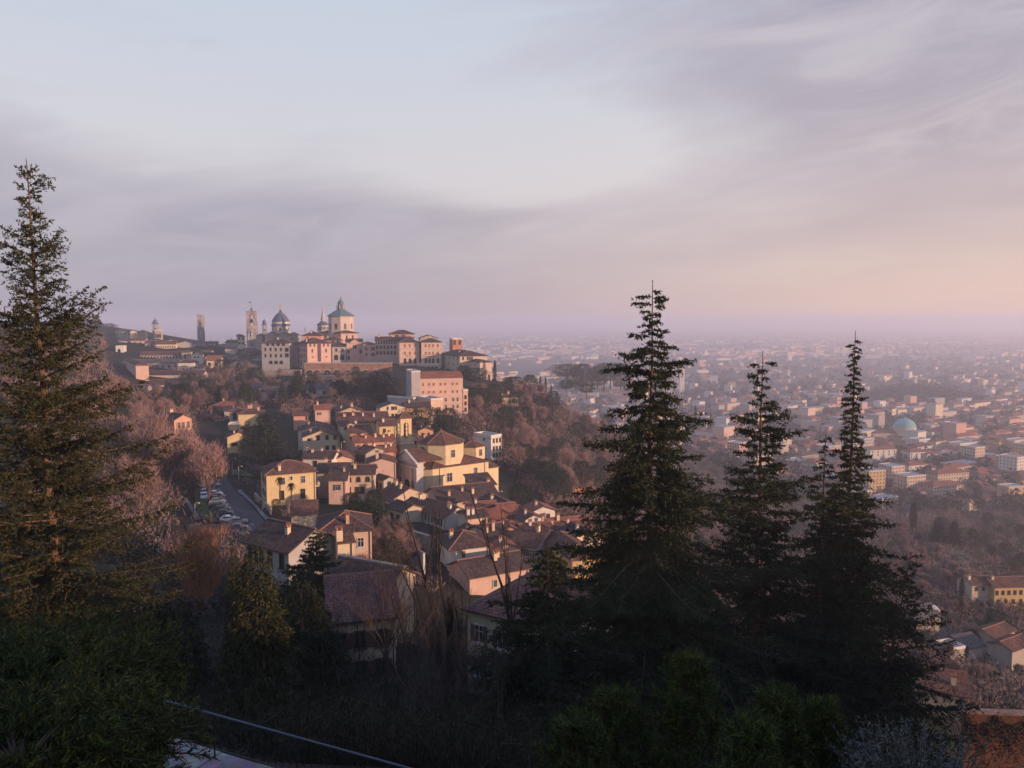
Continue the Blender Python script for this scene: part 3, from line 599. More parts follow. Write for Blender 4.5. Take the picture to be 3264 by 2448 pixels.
# ---------------------------------------------------------------- pink institute and the long low wing
house('large pink institute with plain red roof, rows of shuttered windows, lit by the sun', 'Z2', 690, 985, 1555, None, 17, 368, 17.5, 'gx', 'pink', 'red',
      [('R', [.225, .34, .43, .565, .655, .80, .89], [2.9], 1.0, 1.35, 'cr'), ('R', [.225, .34, .43, .565, .655, .80, .89], [6.6], 1.0, 1.35, 'cr'), ('R', [.665, .81, .895], [10.4, 13.8], 1.0, 1.8, 'w')], [], D=13, pitch=.42, name='institute_building', cat='building', oh=.25, far=True, ridge=False)
house('blank grey-green stair tower of the pink institute with flat roof', 'Z2', 692, 880, 840, 275, 17, 366, 18.0, 'flat', 'grey', 'grey', D=15, name='stair_tower', cat='building')
house('narrow balcony wing behind the right end of the pink institute', 'Z2', 1560, 1190, 1640, None, 20, 375, 14, 'flat', 'pink', 'red', [('R', [.5], [3, 6, 9], .9, 1.6, 'd')], D=8, name='balcony_wing', cat='building')
house('low flat annex with pale roof in front of the pink institute', 'Z2', 1020, 1345, 1215, 720, 30, 352, 5.0, 'flat', 'peach', 'grey', D=14, name='annex', cat='annex')
house('grey low flat-roofed shed left of the pale annex', 'Z2', 720, 1330, 760, 430, 55, 358, 4.0, 'flat', 'grey', 'grey', D=16, name='shed', cat='shed')
house('long low white wing with four square windows under the arched terrace wall', 'Z1', 870, 1505, 1605, None, 1.5, 402, 4.3, 'gx', 'white', 'grey', [('R', [.2, .41, .63, .85], [1.9], 1.5, 1.6, 'dn')], [], D=9, pitch=.42, name='low_wing', cat='building', far=True)
house('left part of the long low white wing, half hidden by conifers', 'Z1', 165, 1545, 660, None, 1.5, 404, 5.0, 'gx', 'white', 'grey', [('R', [.38], [2.4], 1.5, 1.6, 'dn')], [], D=9, pitch=.42, name='low_wing', cat='building', far=True)
house('pinkish gable end at the left end of the low white wing', 'Z1', 20, 1480, 165, None, 20, 402, 5.0, 'gx', 'rose', 'grey', [], [], D=8, pitch=.42)
# ================================================================ CHURCH WITH OCTAGONAL DRUM
TH = R(38); CD = 250.0
c0 = PR('Z5', 785, 1022, CD); CH_H = 9.5
ce = empty('church', (c0.x, c0.y, c0.z - CH_H), TH)
tag(ce, 'yellow church with octagonal drum, brown roofs and white pedimented stone portico', 'church')
ca, cb_ = Vector((math.cos(TH), math.sin(TH), 0)), Vector((-math.sin(TH), math.cos(TH), 0))
def loc(p):
    q = Vector(p) - Vector((c0.x, c0.y, c0.z - CH_H)); return Vector((q.dot(ca), q.dot(cb_), q.z))
NL = solve_len(c0, ca, ux('Z5', 1722)); NW = 15.0
YEL = plaster((.72, .575, .345)); WST = plaster((.60, .56, .51), dirt=.5)
ch_ = 3.2
poly = [(ch_ * .0, 0), (NL, 0), (NL, NW), (0, NW), (-ch_, NW - ch_), (-ch_, ch_)]
mb = MB(); mb.prism(poly, -6, CH_H); mb.build('nave_wall', YEL, ce)
cx0, cy0 = 8.2, NW / 2                     # drum centre in the church's frame
dr = 7.6
oct_ = [(cx0 + dr * math.cos(R(22.5 + 45 * k)), cy0 + dr * math.sin(R(22.5 + 45 * k))) for k in range(8)]
mb = MB()
pin = [(cx0 + (p[0] - cx0) * .45, cy0 + (p[1] - cy0) * .3) for p in poly]
for k in range(6):
    a, b = poly[k], poly[(k + 1) % 6]; ctr = Vector((cx0, cy0, 0))
    def ex(p): v = Vector((p[0] - NL / 2, p[1] - NW / 2, 0)); return Vector((p[0], p[1], 0)) + v.normalized() * .55
    A, B = ex(a), ex(b); q = [Vector((A.x, A.y, CH_H + .05)), Vector((B.x, B.y, CH_H + .05)), Vector((pin[(k + 1) % 6][0], pin[(k + 1) % 6][1], CH_H + 2.6)), Vector((pin[k][0], pin[k][1], CH_H + 2.6))]
    mb.slab(q, .25, 0, slope_uv(q), 1)
    mb.tube([q[0] + Vector((0, 0, .03)), q[3] + Vector((0, 0, .03))], .13, 5, 0)
mb.build('nave_roof', [ROOF_BROWN(), GUTTER()], ce)
DH0, DH1 = CH_H + .3, CH_H + 7.3
mb = MB(); mb.prism(oct_, DH0, DH1); drum = mb.build('drum', YEL, ce)
mb = MB(); big = [(cx0 + (dr + .55) * math.cos(R(22.5 + 45 * k)), cy0 + (dr + .55) * math.sin(R(22.5 + 45 * k))) for k in range(8)]; apx = Vector((cx0, cy0, DH1 + 3.6))
for k in range(8):
    a, b = big[k], big[(k + 1) % 8]; q = [Vector((*a, DH1)), Vector((*b, DH1)), apx]; mb.slab(q, .25, 0, slope_uv(q), 1); mb.tube([q[0], apx], .13, 5, 2)
dro = mb.build('drum_roof', [ROOF_BROWN(), GUTTER(), MAT['ridge_tile']], ce)
mb = MB(); mb.lathe([(.28, DH1 + 3.4), (.28, DH1 + 3.9), (.12, DH1 + 4.2), (.03, DH1 + 4.5)], 8, c=(cx0, cy0)); mb.build('finial', ROOF_RED(), dro)
for k in range(8):
    a, b = Vector(oct_[k]), Vector(oct_[(k + 1) % 8]); m_ = (a + b) / 2; ang = math.atan2(m_.y - cy0, m_.x - cx0)
    if k % 2 == 1: add_window(drum, (m_.x, m_.y, DH0 + 3.7), ang + math.pi / 2, 1.5, 2.4, 'w')
for t, z in ((.29, 3.6), (.76, 3.0)): add_window(ce, (t * NL, 0, CH_H - z), 0, 2.0 if t < .5 else 1.3, 2.8, 'w')
for x in (2.6, NL - 1.6): mb = MB(); mb.tube([(x, -.12, -6), (x, -.12, CH_H)], .09, 5); mb.build('downpipe', GUTTER(), ce)
# apse block at the east end
ar = 4.3; axc, ayc = NL - 1.6, NW / 2 - .5
hexa = [(axc + ar * math.cos(R(60 * k + 10)), ayc + ar * math.sin(R(60 * k + 10))) for k in range(6)]
mb = MB(); mb.prism(hexa, CH_H + .3, CH_H + 4.8); ap = mb.build('apse', YEL, ce)
mb = MB(); apx = Vector((axc, ayc, CH_H + 6.6))
for k in range(6):
    A = [Vector((axc + (ar + .5) * math.cos(R(60 * j + 10)), ayc + (ar + .5) * math.sin(R(60 * j + 10)), CH_H + 4.8)) for j in (k, k + 1)]; q = A + [apx]; mb.slab(q, .22, 0, slope_uv(q), 1); mb.tube([A[0], apx], .12, 5, 2)
mb.build('apse_roof', [ROOF_BROWN(), GUTTER(), MAT['ridge_tile']], ce)
k = 4; A, B = Vector(hexa[k]), Vector(hexa[5]); m_ = (A + B) / 2; add_window(ap, (m_.x, m_.y, CH_H + 2.6), math.atan2(m_.y - ayc, m_.x - axc) + math.pi / 2, 1.3, 2.2, 'w')
mb = MB(); mb.box(NL, 1.0, -6, NL + 5.0, 9, CH_H - 2.6); mb.build('sacristy', YEL, ce)
mb = MB(); q = [Vector((NL - .2, .5, CH_H - 2.5)), Vector((NL + 5.5, .5, CH_H - 2.5)), Vector((NL + 4.0, 5, CH_H - .9)), Vector((NL - .2, 5, CH_H - .9))]; mb.slab(q, .2, 0, slope_uv(q)); q = [Vector((NL + 5.5, .5, CH_H - 2.5)), Vector((NL + 5.5, 9.5, CH_H - 2.5)), Vector((NL + 4.0, 5, CH_H - .9))]; mb.slab(q, .2, 0, slope_uv(q)); mb.build('sacristy_roof', ROOF_BROWN(), ce)
# pedimented white portico facing left
fx = -ch_ - 1.8; f0, f1 = 1.2, NW - 1.2; FH = CH_H + 2.2
mb = MB(); mb.box(fx, f0, -6, -ch_ + .5, f1, FH); fac = mb.build('portico', WST, ce)
mb = MB(); mid = (f0 + f1) / 2
for (y0, y1) in ((f0 - .2, f0 + 1.5), (f1 - 1.5, f1 + .2), (mid - 3.6, mid - 2.5), (mid + 2.5, mid + 3.6)):
    mb = MB(); mb.box(fx - .45, y0, -6, fx + .02, y1, FH - 2.4); mb.box(fx - .6, y0 - .15, FH - 2.4, fx + .02, y1 + .15, FH - 1.9); mb.build('pilaster', WST, fac)
mb = MB(); mb.box(fx - .7, f0 - .5, FH - 1.9, -ch_ + .6, f1 + .5, FH - 1.4); mb.box(fx - 1.0, f0 - .8, FH - .1, -ch_ + .7, f1 + .8, FH + .35)
mb.build('cornice', WST, fac)
mb = MB(); px_ = fx - .6
mb.face([(px_, f1 + .6, FH + .35), (px_, f0 - .6, FH + .35), (px_, mid, FH + 3.3)])
for s0, s1 in ((f0 - .9, mid), (f1 + .9, mid)):
    q = [Vector((px_ - .5, s0, FH + .3)), Vector((px_ + .3, s0, FH + .3)), Vector((px_ + .3, s1, FH + 3.75)), Vector((px_ - .5, s1, FH + 3.75))]; mb.slab(q, .45)
mb.build('pediment', WST, fac)
mb = MB()
for s0, s1 in ((f0 - .8, mid), (f1 + .8, mid)):
    q = [Vector((px_ + .3, s0, FH + .4)), Vector((cx0 - 4, s0, FH + .4)), Vector((cx0 - 4, s1, FH + 3.8)), Vector((px_ + .3, s1, FH + 3.8))]; mb.slab(q, .25, 0, slope_uv(q))
mb.build('portico_roof', ROOF_BROWN(), fac)
o = add_window(fac, (fx, mid, 2.2), -math.pi / 2, 3.6, 7.0, 'an'); o.name = 'portal_arch'
ob = MB(); ob.box(-.9, -.3, -3.5, .9, -.04, 2.2); d2 = ob.build('portal_door', flat('door_dark', (.05, .045, .05)), fac, loc=(fx, mid, 2.2), rz=-math.pi / 2)
for y in (f0 + 2.2, f1 - 2.2): mb = MB(); mb.box(fx - .5, y - .9, 3.4, fx, y + .9, 5.6); mb.build('stone_panel', flat('slate_panel', (.12, .12, .13)), fac)
# church bell tower
tH = 24.0; tp = PR('Z5', 245, 178, 266); te = empty('bell_tower', (tp.x, tp.y, tp.z - tH), R(27)); tag(te, 'slim cream church bell tower with open arched belfry and pyramid roof', 'bell tower')
tw = solve_len(tp, Vector((math.cos(R(27)), math.sin(R(27)), 0)), ux('Z5', 430))
zb = tH - 8.6; CRM = plaster((.72, .56, .33))
mb = MB(); mb.box(-.25, -.25, -6, tw + .25, tw + .25, zb - .5); mb.build('tower_shaft', CRM, te)
mb = MB(); mb.box(-.7, -.7, zb - .5, tw + .7, tw + .7, zb); mb.box(-.3, -.3, tH - .25, tw + .3, tw + .3, tH); mb.build('cornice', WST, te)
mb = MB(); a = tw * .28        # four corner piers, lintels and parapets leave the belfry open
for x in (0, tw - a):
    for y in (0, tw - a): mb.box(x, y, zb, x + a, y + a, tH - .25)
for k in range(4):
    M4 = Matrix.Translation((tw / 2, tw / 2, 0)) @ Matrix.Rotation(k * math.pi / 2, 4, 'Z') @ Matrix.Translation((-tw / 2, -tw / 2, 0))
    mb.box(a, 0, zb, tw - a, a * .8, zb + 1.4, M=M4)
    r_ = (tw - 2 * a) / 2; top = tH - .25; zc = top - 1.2 - r_; n = 6
    for j in range(n):
        a0, a1 = math.pi * j / n, math.pi * (j + 1) / n
        p0 = (tw / 2 - r_ * math.cos(a0), zc + r_ * math.sin(a0)); p1 = (tw / 2 - r_ * math.cos(a1), zc + r_ * math.sin(a1))
        for y in (.0, a * .8):
            mb.face([M4 @ Vector((p0[0], y, p0[1])), M4 @ Vector((p1[0], y, p1[1])), M4 @ Vector((p1[0], y, top)), M4 @ Vector((p0[0], y, top))])
        mb.face([M4 @ Vector((p0[0], 0, p0[1])), M4 @ Vector((p1[0], 0, p1[1])), M4 @ Vector((p1[0], a * .8, p1[1])), M4 @ Vector((p0[0], a * .8, p0[1]))])
bel = mb.build('belfry', CRM, te)
mb = MB(); mb.lathe([(.75, zb + 2.2), (.62, zb + 2.6), (.45, zb + 3.3), (.3, zb + 3.7), (.0, zb + 3.8)], 10, c=(tw / 2, tw / 2)); mb.box(a * .5, tw / 2 - .1, zb + 3.8, tw - a * .5, tw / 2 + .1, zb + 4.0); mb.build('bell', flat('bronze', (.09, .07, .05), .5, metal=.6), te)
mb = MB(); mb.box(a * .4, tw / 2 - .12, zb + 5.2, tw - a * .4, tw / 2 + .12, zb + 5.4); mb.build('bell_beam', DARKF(), te)
make_roof(te, 'pyr', tw, tw, tH, .6, .75, ROOF_BROWN())
# ================================================================ THE UPPER TOWN ON THE RIDGE
def belfry_box(mb, x0, y0, w, z0, z1, pier=.26, sill=1.2, mi=0):
    """a square tower stage with one open round arch in every side"""
    a = w * pier; C4 = Matrix.Translation((x0, y0, 0))
    for x in (0, w - a):
        for y in (0, w - a): mb.box(x, y, z0, x + a, y + a, z1, mi, C4)
    r_ = (w - 2 * a) / 2; zc = z1 - .8 - r_
    for k in range(4):
        M4 = C4 @ Matrix.Translation((w / 2, w / 2, 0)) @ Matrix.Rotation(k * math.pi / 2, 4, 'Z') @ Matrix.Translation((-w / 2, -w / 2, 0))
        if sill: mb.box(a, 0, z0, w - a, a * .7, z0 + sill, mi, M4)
        for j in range(6):
            a0, a1 = math.pi * j / 6, math.pi * (j + 1) / 6
            p0 = (w / 2 - r_ * math.cos(a0), zc + r_ * math.sin(a0)); p1 = (w / 2 - r_ * math.cos(a1), zc + r_ * math.sin(a1))
            for y in (0, a * .7): mb.face([M4 @ Vector((p0[0], y, p0[1])), M4 @ Vector((p1[0], y, p1[1])), M4 @ Vector((p1[0], y, z1)), M4 @ Vector((p0[0], y, z1))], mi)
            mb.face([M4 @ Vector((p0[0], 0, p0[1])), M4 @ Vector((p1[0], 0, p1[1])), M4 @ Vector((p1[0], a * .7, p1[1])), M4 @ Vector((p0[0], a * .7, p0[1]))], mi)
def bell(parent, x, y, z, r=.8):
    mb = MB(); mb.lathe([(r, z), (r * .8, z + r * .5), (r * .6, z + r * 1.3), (r * .3, z + r * 1.8), (.02, z + r * 1.9)], 9, c=(x, y)); mb.tube([(x, y, z + r * 1.8), (x, y, z + r * 3)], .12, 4)
    return mb.build('bell', flat('bronze', (.09, .07, .05), .5, metal=.6), parent)
PAL = dict(name='palace', cat='building', pipe=False)
house('grey-green palace with attic windows at the left end of the ridge front', 'Z1', 168, 772, 608, None, -4, 548, 15.5, 'hip', 'grey', 'dark', [('R', [.23, .42, .61, .80], [.9], 1.9, 1.5, 'dn'), ('R', [.14, .33, .52, .71], [4.4, 8.7], 1.0, 2.1, 'dn'), ('R', [.92], [4.6, 8.4], 2.4, 2.4, 'dn'), ('R', [.33, .52, .71], [13.3], 2.2, 2.1, 'adn')], [(.5, .4, 1., 1.2)], D=13, pitch=.42, **PAL)
house('dark recessed block between the grey-green palace and the white and pink palace', 'Z1', 610, 790, 742, None, -4, 556, 14, 'hip', 'stone', 'dark', [], [], D=13, pitch=.36, **PAL)
house('tall palace with white shaded side and pink sunlit front split by a dark central bay', 'Z1', 900, 782, 1280, 742, 34, 540, 15.5, 'hip', 'pink', 'dark', [('R', [.13, .3, .7, .88], [1.0], 1.0, 2.0, 'dn'), ('R', [.21, .79], [4.9], .9, 2.2, 'dn'), ('R', [.22, .8], [9.2], .8, .8, 'adn'), ('R', [.29, .5, .72], [14.3], 2.2, 1.5, 'adn'), ('L', [.1, .3, .5, .7, .9], [1.2, 4.5, 8.6], .9, 1.9, 'dn'), ('L', [.3, .6, .9], [13], 1.0, 2.0, 'dn')], [(.1, .3, 1.0, 1.8, 'pink')], pitch=.42, **PAL)
bp_, pw, pd_ = HOUSES[-1][0], HOUSES[-1][1], HOUSES[-1][2]
mb = MB(); mb.box(pw * .43, -.25, 3, pw * .57, .0, 15.3); mb.build('central_bay', flat('bay_dark', (.10, .055, .055)), bp_)
house('low grey stone house with arcade beside the pink-fronted palace', 'Z1', 1300, 830, 1520, None, 10, 556, 10, 'gx', 'grey', 'dark', [('R', [.3, .75], [2.4], 1.2, 1.9, 'dn'), ('R', [.28, .72], [7.5], 2.6, 3.6, 'adn')], [], D=10, pitch=.36, **PAL)
e, w_, d_ = house('pink chapel front with pediment and twin windows on the ridge', 'Z1', 1530, 758, 1788, None, 14, 558, 12, 'gx', 'pink', 'dark', [('R', [.44, .56], [3.4], .9, 2.2, 'adn'), ('R', [.12, .86], [6.6], 1.2, 2.4, 'dn'), ('R', [.12], [11], 1.4, 2.6, 'adn')], [], D=12, pitch=.36, name='chapel', cat='building', pipe=False)
mb = MB(); m_ = w_ * .52
mb.box(w_ * .22, -.7, 11.2, w_ * .82, 0, 11.8); mb.face([(w_ * .22, -.6, 11.8), (w_ * .82, -.6, 11.8), (m_, -.6, 14)])
for a, b in ((w_ * .2, m_), (w_ * .84, m_)): mb.slab([Vector((a, -.9, 11.7)), Vector((a, .3, 11.7)), Vector((b, .3, 14.2)), Vector((b, -.9, 14.2))], .35)
mb.build('pediment', plaster(WC['pink']), e)
house('pink block with balcony right of the chapel front', 'Z1', 1800, 790, 1992, None, 20, 556, 11, 'hip', 'pink', 'dark', [('R', [.25, .7, .88], [3.2, 7.4], 1.0, 2.0, 'dn')], [], D=12, pitch=.34, **PAL)
house('long pink college wing with two rows of windows and glazed gallery under the eave', 'Z1', 1992, 735, 2560, None, 8, 560, 13.5, 'gx', 'peach', 'dark', [('R', lin(10, .05, .95), [4.6, 8.6], 1.3, 2.2, 'dn'), ('R', lin(14, .03, .97), [1.1], .8, 2.0, 'dn')], [(.1, .5, 1.5, .8), (.5, .5, 1.2, 1.)], D=13, pitch=.4, **PAL)
house('glazed roof-terrace house with broad eaves topping the ridge', 'Z2', 335, 235, 735, None, 12, 585, 9, 'hip', 'rose', 'dark', [('R', [.28, .55], [2.0], 2.6, 2.2, 'dn')], [], D=14, pitch=.36, oh=1.0, **PAL)
for (cx, xr, xl, lab, nw) in ((490, 822, 355, 'white palace with pink sunlit front, balconies and arched windows, left one of the twin pair', 3), (858, 1198, None, 'right one of the twin white palaces, balconies and arched ground-floor windows', 4)):
    fr_ = [.28, .53, .79] if nw == 3 else [.22, .40, .58, .82]
    e, w_, d_ = house(lab, 'Z2', cx, 375, xr, xl, 12, 535, 15.8, 'hip', 'peach', 'dark', [('R', fr_, [2.3, 7.4], 1.2, 2.1, 'cr'), ('R', fr_, [12.6], 1.5, 3.2, 'adn'), ('L', [.3, .75], [2.4, 7.4, 13], 1.2, 2.2, 'dn')], [(.5, .5, 1., 1.2)] if nw == 4 else [], D=13 if xl is None else None, pitch=.4, band=4.6, **PAL)
    mb = MB(); x0, x1 = ((.41, .67) if nw == 3 else (.1, .75)); mb.box(w_ * x0, -1.0, 6.4, w_ * x1, 0, 6.6); mb.box(w_ * x0, -1.0, 7.3, w_ * x1, -.92, 7.4)
    for k in range(9): t = x0 + (x1 - x0) * k / 8; mb.box(w_ * t - .04, -.98, 6.6, w_ * t + .04, -.92, 7.3)
    mb.build('balcony', WST, e)
house('shaded recess block joining the twin white palaces', 'Z2', 815, 375, 870, None, 12, 542, 15, 'flat', 'grey', 'dark', [('R', [.5], [2.5, 7, 12], 1.0, 2.0, 'dn')], D=10, **PAL)
house('arcaded plinth terrace below the twin white palaces', 'Z2', 800, 755, 1165, None, 12, 528, 7, 'flat', 'beige', 'dark', [('R', [.25, .48, .66, .84], [3.2], 2.2, 4.0, 'adn')], D=6, name='terrace', cat='terrace', pipe=False)
house('grey-roofed gable behind the right twin palace', 'Z2', 840, 305, 1140, None, 12, 575, 6, 'gy', 'stone', 'brown', [], [], D=12, pitch=.32, **PAL)
house('long grey convent block with brown roof and skylights stepping down the ridge', 'Z2', 1505, 610, 1965, 1165, 24, 512, 13, 'hip', 'beige', 'dark', [('L', [.1, .3, .5, .72, .9], [1.8, 5.6, 9.4], 1.4, 2.2, 'n'), ('R', [.12, .28, .36, .44], [1.4], 1.0, 1.8, 'dn')], [(.3, .4, 1., .8)], pitch=.32, **PAL)
house('convent end block with tall blank sunlit wall at the right end of the ridge', 'Z2', 1842, 712, 2040, 1480, 26, 500, 15, 'hip', 'peach', 'dark', [('R', [.78], [10], 1.4, 4, 'dn'), ('L', [.2, .5, .8], [2.2], 1.2, 2.0, 'n')], [], pitch=.3, **PAL)
house('stubby square brown tower with flat top behind the convent block', 'Z2', 1385, 325, 1545, 1330, 24, 560, 6, 'flat', 'brick', 'dark', [('R', [.2, .75], [2.2], 1.6, 3.0, 'dn')], name='tower', cat='tower', pipe=False)
house('hip-roofed pink house below the octagonal basilica', 'Z1', 815, 655, 1130, None, 6, 585, 8, 'hip', 'rose', 'dark', [('R', [.3], [1.2], .8, .8, 'dn')], [(.45, .3, .9, 1.2)], D=14, pitch=.42, **PAL)
house('brown-roofed block stepping between palace and chapel', 'Z1', 1130, 730, 1440, None, 6, 572, 8, 'hip', 'rose', 'dark', [('R', [.6, .85], [.9], 1., 1., 'dn')], [(.3, .3)], D=12, pitch=.42, **PAL)
house('pink basilica transept with broad dark roof under the octagon', 'Z1', 1440, 612, 1708, 1100, 30, 592, 12, 'hip', 'pink', 'dark', [('R', [.35, .7], [3], 1., 2.6, 'adn')], [], pitch=.24, oh=1.2, **PAL)
# octagonal basilica drum with copper roof and lantern
COP = flat('copper_green', (.095, .155, .165), .7, var=.35, scale=.5); LEAD = flat('lead_blue', (.085, .10, .145), .7, var=.3, scale=.5)
op = PR('Z1', 1400, 335, 604); oz = op.z - 16; oe = empty('basilica_octagon', (op.x, op.y + 9, oz)); tag(oe, 'pale octagonal basilica tower with green copper roof and ornate lantern', 'church')
orr = 9.6; rt = R(10)
mb = MB(); op8 = [(orr * math.cos(R(45 * k) + rt), orr * math.sin(R(45 * k) + rt)) for k in range(8)]; mb.prism(op8, -8, 16); ow = mb.build('wall', plaster((.56, .47, .40)), oe)
mb = MB(); mb.lathe([(orr + 1.1, 15.7), (orr + 1.1, 16.1), (4.2, 20.2), (3.2, 20.6), (3.0, 21.0)], 8, rot=rt); orf = mb.build('roof', COP, oe)
mb = MB(); mb.lathe([(3.0, 20.6), (3.2, 22.0), (2.3, 22.4), (2.2, 25.0), (2.6, 25.3), (2.5, 25.6), (2.2, 26.8), (1.4, 27.8), (.7, 28.4), (.6, 29.4), (.25, 29.8), (.1, 31.6)], 10); mb.build('lantern', COP, oe)
for k in range(8): mb = MB(); mb.lathe([(.35, 21.5), (.35, 23.6), (.15, 24.2), (.3, 24.6), (.0, 25.2)], 6, c=(3.2 * math.cos(R(45 * k)), 3.2 * math.sin(R(45 * k)))); mb.build('statue', WST, orf)
for k in range(8):
    a, b = Vector(op8[k]), Vector(op8[(k + 1) % 8]); m_ = (a + b) / 2; ang = math.atan2(m_.y, m_.x); add_window(ow, (m_.x, m_.y, 8), ang + math.pi / 2, 1.6, 4.0, 'dn', True)
# little drum with stone spire
sp_ = PR('Z1', 1155, 480, 640); se = empty('spired_drum', (sp_.x, sp_.y, sp_.z - 8)); tag(se, 'small arcaded drum with conical roof and slender stone spire', 'spire')
mb = MB(); mb.prism([(4.6 * math.cos(R(45 * k)), 4.6 * math.sin(R(45 * k))) for k in range(8)], -8, 8); sw_ = mb.build('drum', plaster((.50, .47, .44)), se)
for k in range(16): a = R(22.5 * k + 11); add_window(sw_, (4.35 * math.cos(a), 4.35 * math.sin(a), 5.4), a + math.pi / 2, .8, 2.0, 'adn', True)
mb = MB(); mb.lathe([(5.2, 7.8), (5.2, 8.1), (1.9, 10.8)], 12); mb.build('roof', LEAD, se)
mb = MB(); mb.lathe([(1.8, 10.6), (1.8, 13.2), (2.0, 13.3), (1.6, 13.6), (.9, 17.5), (.35, 21), (.05, 23)], 8); mb.build('spire', plaster((.48, .44, .41)), se)
# cathedral dome
dp = PR('Z1', 480, 600, 664); de = empty('cathedral_dome', (dp.x, dp.y, dp.z)); tag(de, 'cathedral with blue-grey ribbed dome on white drum and golden statue', 'church')
mb = MB(); mb.lathe([(7.2, -3), (7.2, 5.3)], 16, cap=False); dw = mb.build('drum', plaster((.62, .56, .49)), de)
for k in range(12): a = R(30 * k + 12); add_window(dw, (7.12 * math.cos(a), 7.12 * math.sin(a), 2.9), a + math.pi / 2, 1.3, 2.6, 'dn', True)
mb = MB(); mb.lathe([(7.9, 5.1), (7.9, 5.6), (7.2, 7.4)], 24, cap=False); mb.build('skirt_roof', LEAD, de)
mb = MB(); mb.lathe([(7.1, 7.2), (7.1, 8.9), (7.4, 9.0)], 24, cap=False); mb.build('attic_band', plaster((.68, .62, .56)), de)
mb = MB(); mb.lathe([(7.5, 8.9), (6.6, 10.8), (5.2, 13.0), (3.4, 15.2), (1.6, 16.6), (1.2, 17.0)], 24, cap=True); mb.build('dome', LEAD, de)
mb = MB(); mb.lathe([(1.1, 16.8), (1.1, 18.2), (.6, 18.8), (.3, 19.2)], 8); mb.build('lantern', LEAD, de)
mb = MB(); mb.lathe([(.25, 19.0), (.7, 20), (.5, 21.2), (.75, 22.4), (.35, 23.2), (.3, 23.9), (.0, 24.2)], 7); mb.tube([(0, 0, 22), (1.0, -.3, 23.6)], .2, 5); mb.build('statue', flat('gilded', (.85, .55, .22), .35, metal=.7), de)
for (x0, x1, y, dd, h) in ((240, 420, 640, 650, 5), (410, 610, 655, 644, 4), (590, 745, 650, 655, 4), (80, 180, 660, 650, 5)):
    house('grey cathedral roof gable at the foot of the dome, ' + {240: 'left of the drum', 410: 'in front of the drum', 590: 'right of the drum', 80: 'beside the great tower'}[x0], 'Z1', x0, y, x1, None, 8, dd, h, 'gy', 'stone', 'grey', [], [], D=16, pitch=.55, **PAL)
# great civic tower, square tower, small bell towers
def tower(label, reg, cx, cy, xr, xl, th, d, H, matw, name='tower', cat='tower'):
    c = PR(reg, cx, cy, d); a = Vector((math.cos(R(th)), math.sin(R(th)), 0)); w = solve_len(c, a, ux(reg, xr))
    e = empty(name, (c.x, c.y, c.z - H), R(th)); tag(e, label, cat); return e, w
GST = stone('tower_stone', (.46, .41, .38), .6); GST2 = stone('tower_stone_grey', (.42, .40, .40), .7)
e, w = tower('great square civic tower with arched belfry openings, battlements and flag', 'R1', 1530, 222, 1625, None, 9, 690, 52, GST)
mb = MB(); mb.box(0, 0, -4, w, w, 52 - 25); mb.box(0, 0, 34.2, w, w, 38); mb.build('shaft', GST, e)
mb = MB(); belfry_box(mb, 0, 0, w, 38, 49.5, .3, .8); mb.build('belfry', GST, e); mb = MB(); belfry_box(mb, 0, 0, w, 27, 34.2, .3, 2.2); mb.build('lower_belfry', GST, e)
mb = MB(); mb.box(0, 0, 49.5, w, w, 50.6); mb.build('parapet', GST, e)
for k in range(12):
    s_, q = divmod(k, 3); t = (.06, .42, .78)[q] * w; M4 = Matrix.Translation((w / 2, w / 2, 0)) @ Matrix.Rotation(s_ * math.pi / 2, 4, 'Z') @ Matrix.Translation((-w / 2, -w / 2, 0)); mb = MB(); mb.box(t, 0, 50.6, t + w * .16, .8, 52, M=M4); mb.build('merlon', GST, e)
bell(e, w / 2, w / 2, 41.5, 1.8); bell(e, w / 2 - 1.6, w / 2, 30, 1.0); bell(e, w / 2 + 1.6, w / 2, 30, 1.0)
add_window(e, (w / 2, 0, 22), 0, .7, 2.2, 'dn', True)
mb = MB(); mb.lathe([(1.0, 50.6), (1.0, 53.2), (.6, 54.2), (.1, 55)], 8, c=(w / 2, w / 2)); mb.build('bell_cot', LEAD, e)
mb = MB(); mb.tube([(w * .45, w / 2, 54.5), (w * .45, w / 2, 60)], .08, 5); fp_ = mb.build('flagpole', DARKF(), e)
mb = MB(); mb.box(w * .45 - 1.6, w / 2 - .03, 58.8, w * .45 - .1, w / 2 + .03, 59.9); mb.build('flag', flat('flag_cloth', (.12, .10, .11)), fp_)
e, w = tower('plain square medieval stone tower with small roof-top ledge', 'Z3', 1300, 122, 1412, None, 12, 705, 34, GST2)
mb = MB(); mb.box(0, 0, -4, w, w, 33.3); mb.build('shaft', GST2, e); mb = MB(); mb.box(-.15, -.15, 33.3, w + .15, w + .15, 34); mb.build('parapet', GST2, e); add_window(e, (w * .5, 0, 25.5), 0, 1.1, 1.5, 'dn', True)
e, w = tower('ornate bell tower with domed cap on the left skyline', 'Z3', 548, 262, 640, None, 14, 770, 22, GST2, 'bell_tower', 'bell tower')
mb = MB(); mb.box(0, 0, -6, w, w, 13); mb.build('shaft', plaster(WC['stone']), e); mb = MB(); belfry_box(mb, 0, 0, w, 13, 21, .24, 1.2); mb.build('belfry', plaster(WC['stone']), e); mb = MB(); mb.box(-.4, -.4, 21, w + .4, w + .4, 21.6); mb.lathe([(w * .5, 21.6), (w * .48, 23), (w * .3, 24.6), (.5, 25.2), (.5, 26.4), (.12, 27), (.05, 29.5)], 8, c=(w / 2, w / 2)); mb.build('cap', LEAD, e); bell(e, w / 2, w / 2, 15.5, .9)
